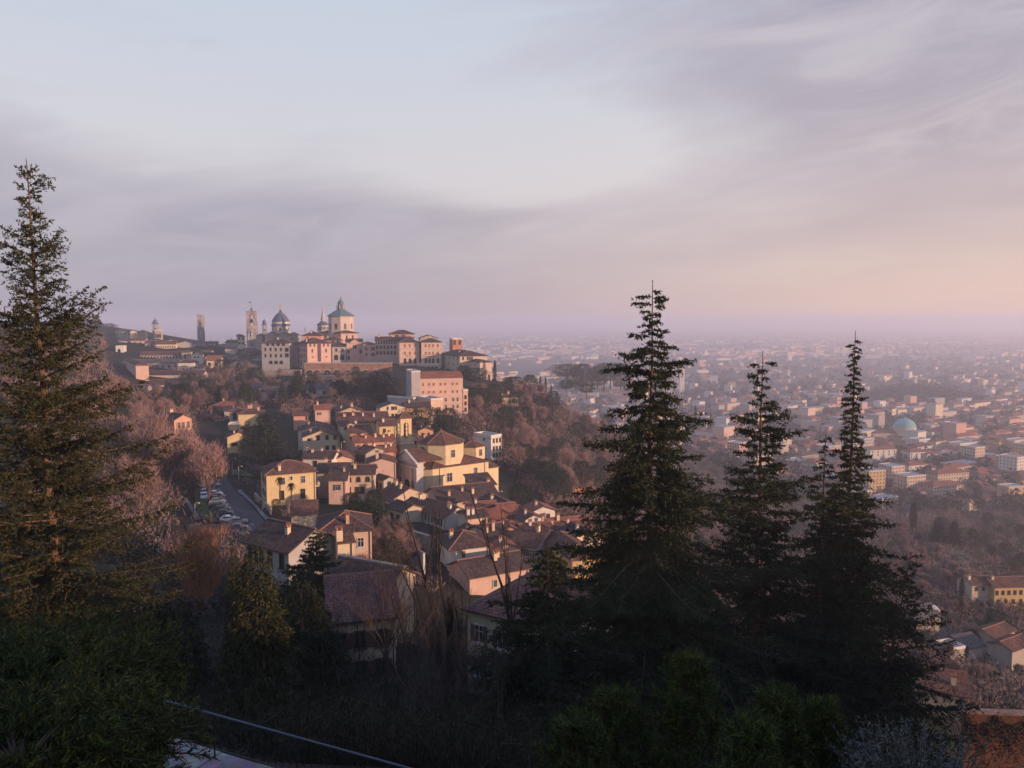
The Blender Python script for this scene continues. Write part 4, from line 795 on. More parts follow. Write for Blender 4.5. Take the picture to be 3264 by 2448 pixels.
house('arcaded block at the foot of the ornate bell tower', 'Z3', 595, 390, 705, None, 14, 758, 10, 'flat', 'stone', 'grey', [('R', [.2, .5, .8], [5], 1.2, 3.4, 'adn')], D=8, **PAL)
e, w = tower('small domed bell tower between the civic tower and the cathedral', 'Z1', 175, 470, 240, None, 6, 695, 18, GST2, 'bell_tower', 'bell tower')
mb = MB(); mb.box(0, 0, -10, w, w, 10); mb.build('shaft', GST2, e); mb = MB(); belfry_box(mb, 0, 0, w, 10, 17.4, .26, .8); mb.build('belfry', GST2, e); mb = MB(); mb.box(-.3, -.3, 17.4, w + .3, w + .3, 17.9); mb.lathe([(w * .52, 17.9), (w * .5, 19.6), (w * .38, 21), (.5, 22), (.12, 22.6), (.04, 24)], 10, c=(w / 2, w / 2)); mb.build('cap', LEAD, e); bell(e, w / 2, w / 2, 12, .8)
st = PR('Z1', 868, 580, 600); mb = MB(); mb.lathe([(.5, -1), (.35, .6), (.55, 1.6), (.3, 2.4), (.28, 2.9), (.0, 3.2)], 7); tag(mb.build('roof_statue', GST2, loc=st), 'lone dark statue standing on the roof ridge left of the octagon', 'statue')

# arcaded retaining walls under the palaces
def arcade(label, reg, cx, cy, xr, th, d, H, arches, aw, ah, az, matw, thick=6, cat='wall'):
    c = PR(reg, cx, cy, d); a = Vector((math.cos(R(th)), math.sin(R(th)), 0)); L = solve_len(c, a, ux(reg, xr))
    e = empty('retaining_wall', (c.x, c.y, c.z - H), R(th)); tag(e, label, cat)
    mb = MB(); mb.box(0, 0, -4, L, thick, H); mb.build('wall', matw, e); mb = MB(); mb.box(-.2, -.3, H, L + .2, thick, H + .5); mb.build('coping', plaster(WC['stone']), e)
    for t in arches:
        fr, pn, sh, wh = win_meshes(aw, ah, True, False, .35, False); o = link('blind_arch', fr, e, (t * L, 0, az)); link('recess', pn, o)  # flat dark pane stands in for the shade inside the arch
    return e, L
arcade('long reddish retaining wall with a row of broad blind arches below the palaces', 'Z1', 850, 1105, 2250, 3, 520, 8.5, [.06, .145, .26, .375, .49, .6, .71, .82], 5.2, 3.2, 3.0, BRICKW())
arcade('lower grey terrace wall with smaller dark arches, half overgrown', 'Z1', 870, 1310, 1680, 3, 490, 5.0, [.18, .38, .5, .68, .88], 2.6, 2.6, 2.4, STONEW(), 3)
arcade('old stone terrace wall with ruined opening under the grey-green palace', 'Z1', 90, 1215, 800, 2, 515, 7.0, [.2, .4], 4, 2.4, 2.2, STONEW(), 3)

# left part of the upper town, named one by one where they stand out
UT = [  # several walls greyed to put the hill's shadow into their colour
 ('tall plain block with sunlit peach end wall rising above the bare trees', 275, 975, 495, 90, 30, 470, 15, 'hip', 'pink', 'brown', [], .2),
 ('long shaded building with deep purple-brown roof and small side windows', 60, 935, 985, None, 3, 560, 6, 'gx', 'grey', 'grey', [('R', lin(9, .05, .95), [2.4], 1.2, 1.4, 'dn')], .5),
 ('long pinkish-roofed cloister with a row of small arched openings', 350, 800, 1035, None, 5, 600, 5, 'gx', 'stone', 'brown', [('R', lin(13, .05, .97), [1.6], 1.5, 1.5, 'an')], .5),
 ('small square roof tower with single slit at the end of the cloister', 1045, 755, 1165, None, 8, 598, 9, 'hip', 'stone', 'brown', [('R', [.5], [3], 1.0, 3.0, 'dn')], .3),
 ('white gabled house right of the small square roof tower', 1205, 800, 1390, None, 14, 590, 6, 'gy', 'white', 'grey', [('R', [.35, .65], [1.6], .9, .9, 'dn')], .4),
 ('cream pavilion with pyramid roof and three round dark windows', 985, 930, 1250, None, 6, 545, 7, 'hip', 'white', 'dark', [('R', [.34, .56, .78], [4.4], 1.1, 1.2, 'an')], .45),
 ('low white shed right of the three-round-windows pavilion', 1250, 1020, 1415, None, 6, 540, 4, 'gx', 'white', 'grey', [('R', [.1], [1.2], .9, .9, 'dn')], .2),
 ('cream house with orange roof and deep loggia above the dark trees', 1465, 895, 1700, None, 12, 545, 6, 'gx', 'cream', 'red', [('R', [.2, .7], [2.6], 1.8, 2.4, 'dn')], .5),
 ('long low wing with white wall strip and dark roof beside the peach end wall', 505, 1135, 1400, None, 2, 500, 3.5, 'gx', 'white', 'dark', [], .5),
 ('long dark tiled roof with shaded white end, lowest of the left cluster', 505, 1305, 745, None, 20, 460, 6, 'gx', 'grey', 'dark', [('R', [.45], [1.8], .9, 2., 'dn')], .5),
 ('broad dark roof right of the lowest shaded white end', 745, 1290, 1420, None, 4, 478, 4, 'gx', 'stone', 'dark', [], .5),
 ('long cream building with fine pilasters under a purple roof', 610, 620, 950, None, 16, 655, 6, 'gx', 'cream', 'brown', [('R', lin(9, .05, .95), [2.2], .9, 1.6, 'n')], .4),
 ('grey wing left of the long cream pilastered building', 430, 600, 610, None, 10, 660, 5, 'gx', 'stone', 'grey', [('R', [.65], [2], .9, 1.6, 'dn')], .4),
 ('pale gable behind the long cream pilastered building', 780, 575, 975, None, 14, 685, 4, 'gy', 'stone', 'brown', [], .4),
 ('blue-grey house with low arched gable left of the square stone tower', 985, 605, 1250, None, 10, 670, 4, 'gy', 'grey', 'grey', [], .3),
 ('pinkish house row in haze on the left skyline', 190, 555, 430, None, 8, 690, 6, 'gx', 'beige', 'brown', [('R', [.3, .7], [2], .9, 1.4, 'dn')], .4),
 ('white low house left of the pinkish house row', -20, 565, 130, None, 8, 690, 6, 'gx', 'white', 'grey', [('R', [.3, .7], [2.4], .9, 1.4, 'dn')], .4),
 ('big grey-blue block on the left skyline', -60, 400, 180, None, 8, 760, 12, 'hip', 'grey', 'grey', [('R', lin(4), [3, 7], 1.0, 1.6, 'n')], .4),
 ('cream gabled front on the left skyline', 182, 405, 300, None, 20, 755, 8, 'gy', 'cream', 'grey', [('R', [.75], [2.6], .8, 1, 'dn')], .35),
 ('hazy brown-roofed house right of the cream gabled front', 300, 415, 450, None, 14, 758, 8, 'hip', 'stone', 'brown', [], .45),
 ('white-walled house with wide eaves left of the civic tower', 1985, 490, 2110, 1880, 20, 705, 9, 'hip', 'white', 'dark', [('R', [.25, .75], [2, 5.6], 1.1, 1.7, 'dn')], .35),
 ('white gabled house low against the civic tower', 1985, 630, 2110, None, 14, 690, 5, 'gy', 'white', 'grey', [], .4),
 ('square shaded roof block left of the civic tower', 1780, 590, 1985, None, 10, 695, 6, 'hip', 'stone', 'grey', [], .4),
 ('cream strip house under the shaded roof block', 1775, 700, 1935, None, 6, 650, 4, 'gx', 'cream', 'grey', [], .3),
 ('white belfry-like square tower with one dark arched opening far left', -60, 660, 65, None, 12, 610, 10, 'flat', 'white', 'grey', [('R', [.45], [3], 1.8, 2.6, 'adn')], .2),
]
for (lab, cx, cy, xr, xl, th, d, H, rf, wl, rm, wn, pt) in UT:
    house(lab, 'Z3', cx, cy, xr, xl, th, d, H, rf, wl, rm, wn, [], D=None if xl is not None else rnd.uniform(9, 13), pitch=pt, pipe=False, oh=.5, name='house')
# the crowd of roofs between them
fr_ = random.Random(5)
LMK = [('the ornate domed bell tower', 490, 1040), ('the plain square stone tower', 635, 1060), ('the great civic tower', 800, 1070), ('the long pinkish cloister', 510, 1125), ('the three-round-windows pavilion', 590, 1165), ('the orange-roofed loggia house', 680, 1155), ('the tall peach end wall', 450, 1190), ('the cream pilastered building', 530, 1105), ('the white far-left belfry', 380, 1120)]
USED = set()
def near_label(stem, u, v, marks, extra=('', ' with one chimney', ' with low eaves', ' with wide eaves', ' half hidden by its neighbours')):
    """name the closest landmark and on which side of it the thing stands"""
    for ex in extra:
        for (n, mu, mv) in sorted(marks, key=lambda m: (m[1] - u) ** 2 + (m[2] - v) ** 2 * 2)[:6]:
            rel = ('just below' if v - mv > abs(u - mu) else 'just above') if abs(v - mv) > abs(u - mu) else ('left of' if u < mu else 'right of')
            lab = '%s%s %s %s' % (stem, ex, rel, n)
            if lab not in USED and len(lab.replace('-', ' ').split()) <= 16: USED.add(lab); return lab
    return '%s %s %s' % (stem, rel, n)
for k in range(64):
    u = fr_.uniform(310, 835); v = fr_.uniform(1088, 1172)
    if u < 420: v = fr_.uniform(1100, 1250)
    d = 735 - (v - 1088) * 2.1 + fr_.uniform(-12, 12)
    wl = fr_.choice(['white', 'cream', 'grey', 'stone', 'beige', 'grey', 'stone']); rm = fr_.choice(['grey', 'brown', 'dark', 'grey']); rf = fr_.choice(['gx', 'gx', 'gy', 'hip'])  # mostly greyed wall colours, imitating the shadow over this quarter
    H = fr_.uniform(4.5, 7.5); chs = [(.4, .4, .9, 1.0)] if fr_.random() < .4 else []
    house(near_label('small %s house, %s roof,' % (wl, {'grey': 'grey', 'brown': 'brown', 'dark': 'dark'}[rm]), u, v, LMK), 'N', u, v, None, None, fr_.uniform(-8, 30), d, H, rf, wl, rm, [('R', lin(fr_.choice([2, 3]), .2, .8), [2.2], .9, 1.5, 'dn')], chs, W=fr_.uniform(7, 14), D=fr_.uniform(7, 11), pitch=.38, pipe=False, group='crowded houses of the upper town')
# villas on the far wooded flank
house('ochre villa with dark windows standing alone among trees on the flank', 'S6', 440, 1400, 675, 330, 16, 415, 11, 'hip', 'cream', 'brown', [('R', [.5, .68, .86], [2.2], .9, 2.0, 'd'), ('R', [.35, .55, .7, .88], [6.4], .9, 1.8, 'd'), ('R', [.35, .55], [10], .9, 1.4, 'd')], [(.1, .3, .8, 1.4, 'white'), (.5, .4)], name='villa', cat='villa', pitch=.34, D=9)
house('white lean-to wing left of the lone ochre villa', 'S6', 340, 1440, 440, None, 16, 417, 8, 'sy', 'white', 'grey', [], D=7, pitch=.2)

# more small roofs that fill the gaps of the village
VM = [('the church bell tower', 1270, 1380), ('the five-window gabled house', 1020, 1400), ('the church portico', 1290, 1500), ('the cream gabled house below the institute', 1250, 1300), ('the small cream house', 1630, 1650), ('the grey row house', 1660, 1740), ('the yellow blind-window house', 1880, 1790), ('the loggia house', 1380, 1660), ('the salmon gable-end house', 1550, 1560), ('the white hipped house', 1480, 1760)]
vd = lambda v: float(np.interp(v, [1330, 1400, 1480, 1560, 1640, 1720, 1800], [325, 290, 250, 215, 188, 165, 142]))
occ = []
for (e_, w__, d__, h__) in HOUSES:
    a_ = e_.rotation_euler[2]; occ.append((e_.location.x + math.cos(a_) * w__ / 2 - math.sin(a_) * d__ / 2, e_.location.y + math.sin(a_) * w__ / 2 + math.cos(a_) * d__ / 2, (w__ + d__) * .30))
n_f = 0
for k in range(500):
    if n_f >= 26: break
    if k % 2: u, v = fr_.uniform(1090, 1335), fr_.uniform(1340, 1505)
    else: u, v = fr_.uniform(1470, 1890), fr_.uniform(1620, 1760)
    if 1225 < u < 1420 and v > 1425: continue
    d = vd(v) + 4; p = P(u, v, d)
    if any((p.x - a) ** 2 + (p.y + 3 - b) ** 2 < (r + 2.6) ** 2 for a, b, r in occ): continue
    occ.append((p.x, p.y + 3, 3.6)); n_f += 1; wl = fr_.choice(['cream', 'peach', 'rose', 'beige', 'orange', 'white']); rm = fr_.choice(['brown', 'dark', 'brown', 'red'])
    house(near_label('little %s house, %s roof,' % (wl, rm), u, v, VM), 'N', u, v, None, None, fr_.uniform(10, 30), d, 4.2, fr_.choice(['gx', 'gy']), wl, rm, [('R', [.3, .7], [1.5], .7, 1.1, 'd')], [(.3, .35, .55, 1.0, 'white')], W=fr_.uniform(5.5, 8), D=fr_.uniform(5, 7), pitch=.38, pipe=False, group='little houses filling the village')
# ================================================================ THE LOWER TOWN ON THE PLAIN
lr = random.Random(21)
def plain_d(v): return F * -PLAIN_Z / max(v - 1024, 6)
LT = []          # (distance, u, v, x, y, z, kind)
for k in range(9000):
    if k < 5200: u = lr.uniform(1480, 3300); v = 1085 + 545 * lr.random() ** .85
    else: u = lr.uniform(250, 3300); v = 1040 + 95 * lr.random() ** 1.15
    if v > 1500 and u < 2300 or v > 1570 and u < 2600: continue
    if v > 1300 and u < 1850: continue
    if v > 1410 and u < 2020: continue
    d = plain_d(v); p = P(u, v, d)
    if d < 1400 and -690 < p.x < 710 and p.y < 1440:
        z = ground(p.x, p.y)
        if z > PLAIN_Z + 26: continue
    else: z = PLAIN_Z
    # keep clear of the wooded hill and the named buildings
    if 2760 < u < 3110 and 1225 < v < 1285: continue
    if 2790 < u < 2940 and 1330 < v < 1412: continue
    if 2790 < u < 3010 and 1470 < v < 1560: continue
    if lr.random() < .48 + .25 * math.sin(p.x * .006 + 1) * math.sin(p.y * .004): LT.append((d, u, v, p.x, p.y, z))
LT.sort()
WCOL = ['white', 'cream', 'peach', 'pink', 'beige', 'grey', 'ochre', 'cream', 'stone', 'rose', 'beige']
placed = []
def dims(d):
    r = lr.random()
    if d > 3200: return (lr.uniform(40, 160), lr.uniform(20, 60), lr.uniform(6, 12), 'flat') if r < .45 else (lr.uniform(12, 30), lr.uniform(10, 16), lr.uniform(6, 22), 'hip')
    if r < .56: return lr.uniform(10, 17), lr.uniform(9, 14), lr.uniform(5.5, 8.5), lr.choice(['hip', 'hip', 'gx'])
    if r < .86: return lr.uniform(15, 34), lr.uniform(10, 15), lr.uniform(8, 13), lr.choice(['hip', 'gx', 'hip', 'flat'])
    if r < .93: return lr.uniform(12, 20), lr.uniform(12, 16), lr.uniform(14, 24), 'flat'
    return lr.uniform(30, 55), lr.uniform(12, 18), lr.uniform(7, 12), lr.choice(['gx', 'flat'])
LMARK = [('the turquoise-domed church', 2880, 1350), ('the white slender campanile', 2170, 1200), ('the white palace', 2900, 1510), ('the tallest cedar', 2080, 1300), ('the middle cedar', 2420, 1350), ('the slender cedar', 2720, 1350), ('the dark wooded hill', 2930, 1255), ('the balconied apartments', 2830, 1580), ('the right edge of the view', 3250, 1420), ('the umbrella pines', 1880, 1190)]
stuffm = MB(); SM = [plaster(WC[c]) for c in ('white', 'cream', 'peach', 'beige', 'stone', 'rose')] + [ROOF_RED(), ROOF_BROWN(), flat('flat_roof', (.30, .29, .29)), flat('glass_band', (.06, .065, .08))]
def block(mb, x, y, z, th, w, dp, h, rf, wi, ri, bands=False):
    M4 = Matrix.Translation((x, y, z)) @ Matrix.Rotation(th, 4, 'Z')
    mb.box(-w / 2, -dp / 2, -4, w / 2, dp / 2, h, wi, M4, bottom=False, top=(rf == 'flat'))
    if rf == 'flat': mb.box(-w / 2 - .3, -dp / 2 - .3, h, w / 2 + .3, dp / 2 + .3, h + .6, ri, M4)
    else:
        P4, rs, f = roof_polys('hip' if rf == 'hip' else 'gx', w, dp, .6, .4)
        for p in P4: mb.face([M4 @ (Vector(q) + Vector((-w / 2, -dp / 2, h))) for q in p], ri)
    if bands:
        n = max(1, int(h / 3.1))
        for k in range(n):
            zz = 1.3 + k * h / n
            m = max(2, int(w / 3.4))
            for j in range(m):
                xx = -w / 2 + w * (j + .5) / m; mb.box(xx - .55, -dp / 2 - .12, zz, xx + .55, -dp / 2 + .02, zz + 1.4, 9, M4)
            m = max(2, int(dp / 3.6))
            for j in range(m):
                yy = -dp / 2 + dp * (j + .5) / m; mb.box(-w / 2 - .12, yy - .55, zz, -w / 2 + .02, yy + .55, zz + 1.4, 9, M4)
n_ind = 0
for (d, u, v, x, y, z) in LT:
    w, dp, h, rf = dims(d); th = R((18, 42, -14, 30, 62)[(int(x // 320) * 7 + int(y // 380) * 3) % 5] + lr.uniform(-3, 3)); sc_ = 1.22 if d < 1400 else 1.0; w *= sc_; dp *= sc_; h *= (1.12 if d < 1400 else 1.0)
    if d < 1500 and any((x - a) ** 2 + (y - b) ** 2 < (.42 * (w + c)) ** 2 for a, b, c in placed): continue
    placed.append((x, y, w))
    if n_ind < 178 and u < 3275 and d < 1900:
        n_ind += 1; wl = lr.choice(WCOL); rm = lr.choice(['red', 'red', 'brown']) if rf != 'flat' else 'grey'
        kind = 'apartment_block' if h > 13 else 'long_building' if w > 28 else 'house'
        e = empty(kind, (x, y, z), th); tag(e, near_label('%s %s with %s roof,' % (wl, kind.replace('_', ' '), {'red': 'red tiled', 'brown': 'brown tiled', 'grey': 'flat'}[rm]), u, v - 20, LMARK, ('', ' sunlit,', ' in the haze,', ' partly hidden by trees,', ' with small windows,', ' among its like,')), 'apartments' if h > 13 else 'house', 'buildings of the lower town')
        mb = MB(); mb.box(-w / 2, -dp / 2, -5, w / 2, dp / 2, h, bottom=False); mb.build('wall', plaster(WC[wl]), e)
        make_roof(e, rf, w, dp, h, .6, .4, RM[rm](), ridge=False)[0].location = (-w / 2, -dp / 2, 0)
        if d < 1250:
            wb = MB(); n = max(1, int(h / 3.1))
            for k in range(n):
                zz = 1.2 + k * h / n
                for (L, sgn, ax) in ((w, -1, 0), (dp, -1, 1)):
                    m = max(2, int(L / 3.2))
                    for j in range(m):
                        q = -L / 2 + L * (j + .5) / m
                        if ax == 0: wb.box(q - .5, -dp / 2 - .08, zz, q + .5, -dp / 2 + .02, zz + 1.5)
                        else: wb.box(-w / 2 - .08, q - .5, zz, -w / 2 + .02, q + .5, zz + 1.5)
            tag(wb.build('windows', GLASS(), e), kind='stuff')
    else:
        ri = 8 if rf == 'flat' else lr.choice([6, 6, 7]); block(stuffm, x, y, z, th, w, dp, h, rf, lr.randrange(6), ri, False)
tag(stuffm.build('distant_town', SM), 'hazy mass of distant buildings spreading over the plain to the horizon', 'town', kind='stuff')

# ---- named buildings of the lower town
def plain_at(u, v): d = plain_d(v); p = P(u, v, d); return Vector((p.x, p.y, PLAIN_Z))
q = plain_at(ux('S2', 1155), vy('S2', 1262)); e = empty('domed_church', q); tag(e, 'round church with turquoise copper dome in the lower town', 'church')
mb = MB(); mb.lathe([(17, -2), (17, 10), (16.4, 10.2)], 24, cap=True); mb.build('rotunda', plaster(WC['cream']), e, smooth=False)
mb = MB(); mb.lathe([(14.2, 10), (14.2, 17.5), (14.8, 17.7), (14.8, 18.4)], 24, cap=True); dw = mb.build('drum', plaster(WC['cream']), e)
mb = MB(); mb.lathe([(14.2, 18.2), (13.6, 21), (11.8, 24.6), (8.6, 27.6), (4.6, 29.4), (1.2, 30), (1.0, 31.5), (.1, 32.5)], 28); mb.build('dome', flat('copper_turquoise', (.17, .36, .34), .7, var=.25, scale=.2), e, smooth=True)
for k in range(12): a = R(30 * k); add_window(dw, (14.1 * math.cos(a), 14.1 * math.sin(a), 13.6), a + math.pi / 2, 1.8, 3.4, 'adn', True)
mb = MB(); mb.box(-45, -6, -2, -14, 8, 11); mb.build('nave', plaster(WC['beige']), e); mb = MB(); q1 = [Vector((-46, -7, 11)), Vector((-13, -7, 11)), Vector((-13, 1, 14.5)), Vector((-46, 1, 14.5))]; mb.slab(q1, .3, 0, slope_uv(q1)); q1 = [Vector((-13, 9, 11)), Vector((-46, 9, 11)), Vector((-46, 1, 14.5)), Vector((-13, 1, 14.5))]; mb.slab(q1, .3, 0, slope_uv(q1)); mb.build('nave_roof', ROOF_BROWN(), e)
mb = MB(); mb.box(12, -16, -2, 22, -6, 15); mb.build('front_block', plaster(WC['white']), e)
q = plain_at(2172, 1262); e = empty('campanile', q); tag(e, 'white slender campanile with pointed spire rising from the lower town', 'bell tower')
mb = MB(); mb.box(-5, -5, -2, 5, 5, 36); mb.build('shaft', plaster(WC['white']), e); mb = MB(); belfry_box(mb, -5, -5, 10, 36, 50, .25, 2); mb.build('belfry', plaster(WC['white']), e)
mb = MB(); mb.box(-5.8, -5.8, 50, 5.8, 5.8, 51.4); mb.lathe([(5.0, 51.4), (4.6, 58), (3.2, 60), (2.4, 66), (1.3, 74), (.2, 84)], 8); mb.build('spire', plaster(WC['cream']), e); bell(e, 0, 0, 40, 1.8)
# long white palace with red roofs
e0 = []
for (x0, x1, y0, h, lab, rf) in ((935, 1190, 1500, 14, 'long white hospital-like palace with red hipped roof, shaded half', 'hip'), (1200, 1400, 1480, 17, 'taller sunlit middle block of the long white hospital-like palace', 'hip'), (1400, 1475, 1500, 13, 'right end block of the long white hospital-like palace', 'hip'), (860, 1090, 1340, 10, 'long red-roofed low building left of the long white palace', 'gx'), (1210, 1370, 1360, 11, 'white block with red roof above the long white palace', 'hip'), (1360, 1480, 1375, 12, 'small white house with red roof right above the long white palace', 'hip'), (1500, 1600, 1500, 10, 'pale villa right of the long white palace', 'hip')):
    dd = 770 if y0 > 1450 else 850
    house(lab, 'S2', x0, y0, x1, None, 12 if h < 16 else 22, dd, h, rf, 'white', 'red', [('R', lin(max(2, int((x1 - x0) / 40)), .08, .92), [2.4, 5.6, 8.8][: (3 if h > 11 else 2)], 1.1, 1.8, 'dn')], [], D=15, pitch=.34, name='palace', cat='building', pipe=False, foot=14)
def apartments(lab, reg, cx, cy, xr, xl, th, d, H, wl, nf, nb, rf='flat'):
    e, w, dp = house(lab, reg, cx, cy, xr, xl, th, d, H, rf, wl, 'red', [('R', lin(nb, .12, .88), [1.6 + 3 * k for k in range(nf)], 1.2, 1.5, 'dn'), ('L', lin(3, .2, .8), [1.6 + 3 * k for k in range(nf)], 1.2, 1.5, 'dn')], [], pitch=.3, name='apartment_block', cat='apartments', pipe=False, foot=12)
    for k in range(nf):
        z = H - 3 * k - 2.6; mb = MB(); mb.box(w * .2, -1.3, z, w * .85, 0, z + .16); mb.box(w * .2, -1.3, z + .16, w * .85, -1.22, z + 1.0); mb.build('balcony', plaster(WC['cream']), e)
    return e
apartments('balconied cream apartment block with stepped white top, behind the right cedar', 'S3', 955, 215, 1095, 880, 28, 690, 15, 'cream', 4, 5)
apartments('white apartment block with three balconies and red hipped roof', 'S3', 1735, 275, 1865, 1585, 40, 640, 11, 'cream', 3, 4, 'hip')
house('red-roofed house behind the balconied cream apartments', 'S3', 1020, 175, 1125, 900, 28, 730, 6, 'hip', 'cream', 'red', [('R', [.3, .7], [2], 1.2, 1.4, 'dn')], [], pitch=.4, pipe=False, foot=12)
house('orange apartment house at the right edge', 'S3', 2080, 150, 2230, None, 14, 660, 14, 'flat', 'orange', 'red', [('R', lin(3), [2, 5, 8], 1.2, 1.5, 'dn')], [], D=12, pipe=False, foot=12, name='apartment_block', cat='apartments')
house('long yellowish farmhouse with brown roof and small dark windows on the right slope', 'S3', 1955, 1030, 2330, None, 4, 262, 9.5, 'gx', 'ochre', 'brown', [('R', lin(7, .06, .9), [1.9], .8, 1.3, 'd'), ('R', lin(5, .1, .8), [5.0], .8, 1.2, 'd')], [(.1, .4, .8, 1.)], D=9, pitch=.42, name='farmhouse', cat='house')
house('farmhouse left wing with white dormer, on the right slope', 'S3', 1755, 1010, 1955, None, 4, 264, 8, 'gx', 'beige', 'brown', [('R', [.2, .5, .85], [1.4], .7, 1.0, 'd')], [(.05, .3, .8, 1.4, 'white')], D=8, pitch=.42, name='farmhouse', cat='house')
for (lab, x, y, xr, th, d, H, rf, wl, rm, D_) in (('small red-roofed house among terraces on the right slope', 1945, 1475, 2130, 30, 208, 3, 'gx', 'beige', 'brown', 6), ('low grey cottage at the right edge below the terraces', 2110, 1590, 2290, 30, 195, 2.6, 'gx', 'stone', 'brown', 6), ('tiny red-roofed house on the far right hillside', 1830, 590, 1990, 30, 480, 5, 'gx', 'rose', 'red', 9), ('red-roofed cottage half hidden behind the middle cedar', 20, 460, 150, 25, 430, 6, 'gx', 'peach', 'red', 9), ('grey glass-roofed greenhouse on the right slope', 1460, 1500, 1640, 24, 212, 2.5, 'gx', 'grey', 'grey', 6), ('pale low shed with terrace on the right slope', 1560, 1590, 1690, 20, 196, 2, 'flat', 'stone', 'grey', 5), ('white canopy shed right of the pale low shed', 1705, 1570, 1860, 20, 200, 2.4, 'sy', 'white', 'grey', 4)):
    house(lab, 'S3', x, y, xr, None, th, d, H, rf, wl, rm, [('R', [.3, .7], [1.5], .7, .9, 'd')] if H > 3.2 else [], [], D=D_, pitch=.4, pipe=False, name={'greenhouse': 'greenhouse', 'shed': 'shed'}.get(next((k for k in ('greenhouse', 'shed') if k in lab), ''), 'house'), cat='house')
house('brown-roofed house low at the right, under the spreading cedar branches', 'S4', 1500, 560, 1830, None, -18, 125, 1.6, 'gx', 'stone', 'brown', [], [(.7, .2)], D=9, pitch=.42, foot=2.5)
# rounded stone chapel on the right slope
q = PR('S3', 1375, 1480, 218); e = empty('round_chapel', q, R(20)); tag(e, 'small stone chapel with rounded white apse on the right slope', 'chapel')
mb = MB(); mb.prism([(2.6 * math.cos(R(15 * k)), 2.6 * math.sin(R(15 * k))) for k in range(24)], -8, 7.5); mb.build('apse_wall', STONEW(), e)
mb = MB(); mb.lathe([(2.7, 7.4), (2.5, 8.5), (1.8, 9.5), (.9, 10), (.1, 10.2)], 20); mb.build('apse_dome', plaster(WC['grey']), e, smooth=True)
mb = MB(); mb.box(-9, -3.6, -8, 0, 4, 8); mb.face([(-9, -3.6, 8), (-9, 4, 8), (-9, .2, 10.5)]); mb.build('nave_wall', STONEW(), e); mb = MB()
for s in (-1, 1): q1 = [Vector((-9.4, .2 + s * 4.2, 7.9)), Vector((.5, .2 + s * 4.2, 7.9)), Vector((.5, .2, 10.6)), Vector((-9.4, .2, 10.6))]; mb.slab(q1, .2, 0, slope_uv(q1))
mb.build('nave_roof', ROOF_GREY(), e)
# orange rendered garden wall at the lower right corner
c = PR('S4', 1800, 720, 98); e = empty('garden_wall', (c.x, c.y, c.z - 12), R(-4)); tag(e, 'tall orange rendered wall, ivy-covered, at the lower right corner', 'wall')
mb = MB(); mb.box(0, 0, -6, 16, 1.0, 12); mb.build('wall', stone('orange_render', (.21, .105, .062), 3.0), e); mb = MB(); mb.box(-.2, -.2, 12, 16.2, 1.2, 12.15); mb.build('coping', BRICKW(), e)
nv = 9000; rs = np.random.RandomState(4); X_ = rs.uniform(-.5, 16, nv); Z_ = 12.4 - rs.gamma(1.6, 1.7, nv) - 1.6 * np.abs(np.sin(X_ * .8)); kk = rs.rand(nv) < .35 + .5 * np.sin(X_ * 1.7 + Z_) ** 2
a_ = rs.normal(size=(nv, 3)) * .07; Cn = np.stack([X_, -.12 + rs.normal(size=nv) * .08, Z_], 1)[kk]; tv = np.stack([Cn + rs.normal(size=Cn.shape) * .09, Cn + rs.normal(size=Cn.shape) * .09, Cn + rs.normal(size=Cn.shape) * .09], 1)
link('ivy', trimesh('ivy', tv, [leafmat('wall_ivy', (.03, .028, .014), .6)]), e)
# ================================================================ TREES
def tri_twigs(P0, D, L, w):
    """thin triangles from P0 along D (n,3) with length L and base width w"""
    n = len(P0); r = nrs.normal(size=(n, 3)); s = np.cross(D, r); s /= np.linalg.norm(s, axis=1, keepdims=True) + 1e-9
    w = np.asarray(w).reshape(-1, 1) if np.ndim(w) else w
    return np.stack([P0 - s * w / 2, P0 + s * w / 2, P0 + D * np.asarray(L).reshape(-1, 1)], 1)
def tri_leaves(C, size, flat_=.0, asp=.5):
    n = len(C); a = nrs.normal(size=(n, 3)); a[:, 2] *= (1 - flat_); a /= np.linalg.norm(a, axis=1, keepdims=True); b = np.cross(a, nrs.normal(size=(n, 3))); b /= np.linalg.norm(b, axis=1, keepdims=True) + 1e-9
    s = (size * nrs.uniform(.6, 1.4, n)).reshape(-1, 1)
    return np.stack([C - a * s * .5 - b * s * asp * .5, C - a * s * .5 + b * s * asp * .5, C + a * s * .5], 1)
def unit(v): return v / (np.linalg.norm(v, axis=-1, keepdims=True) + 1e-9)
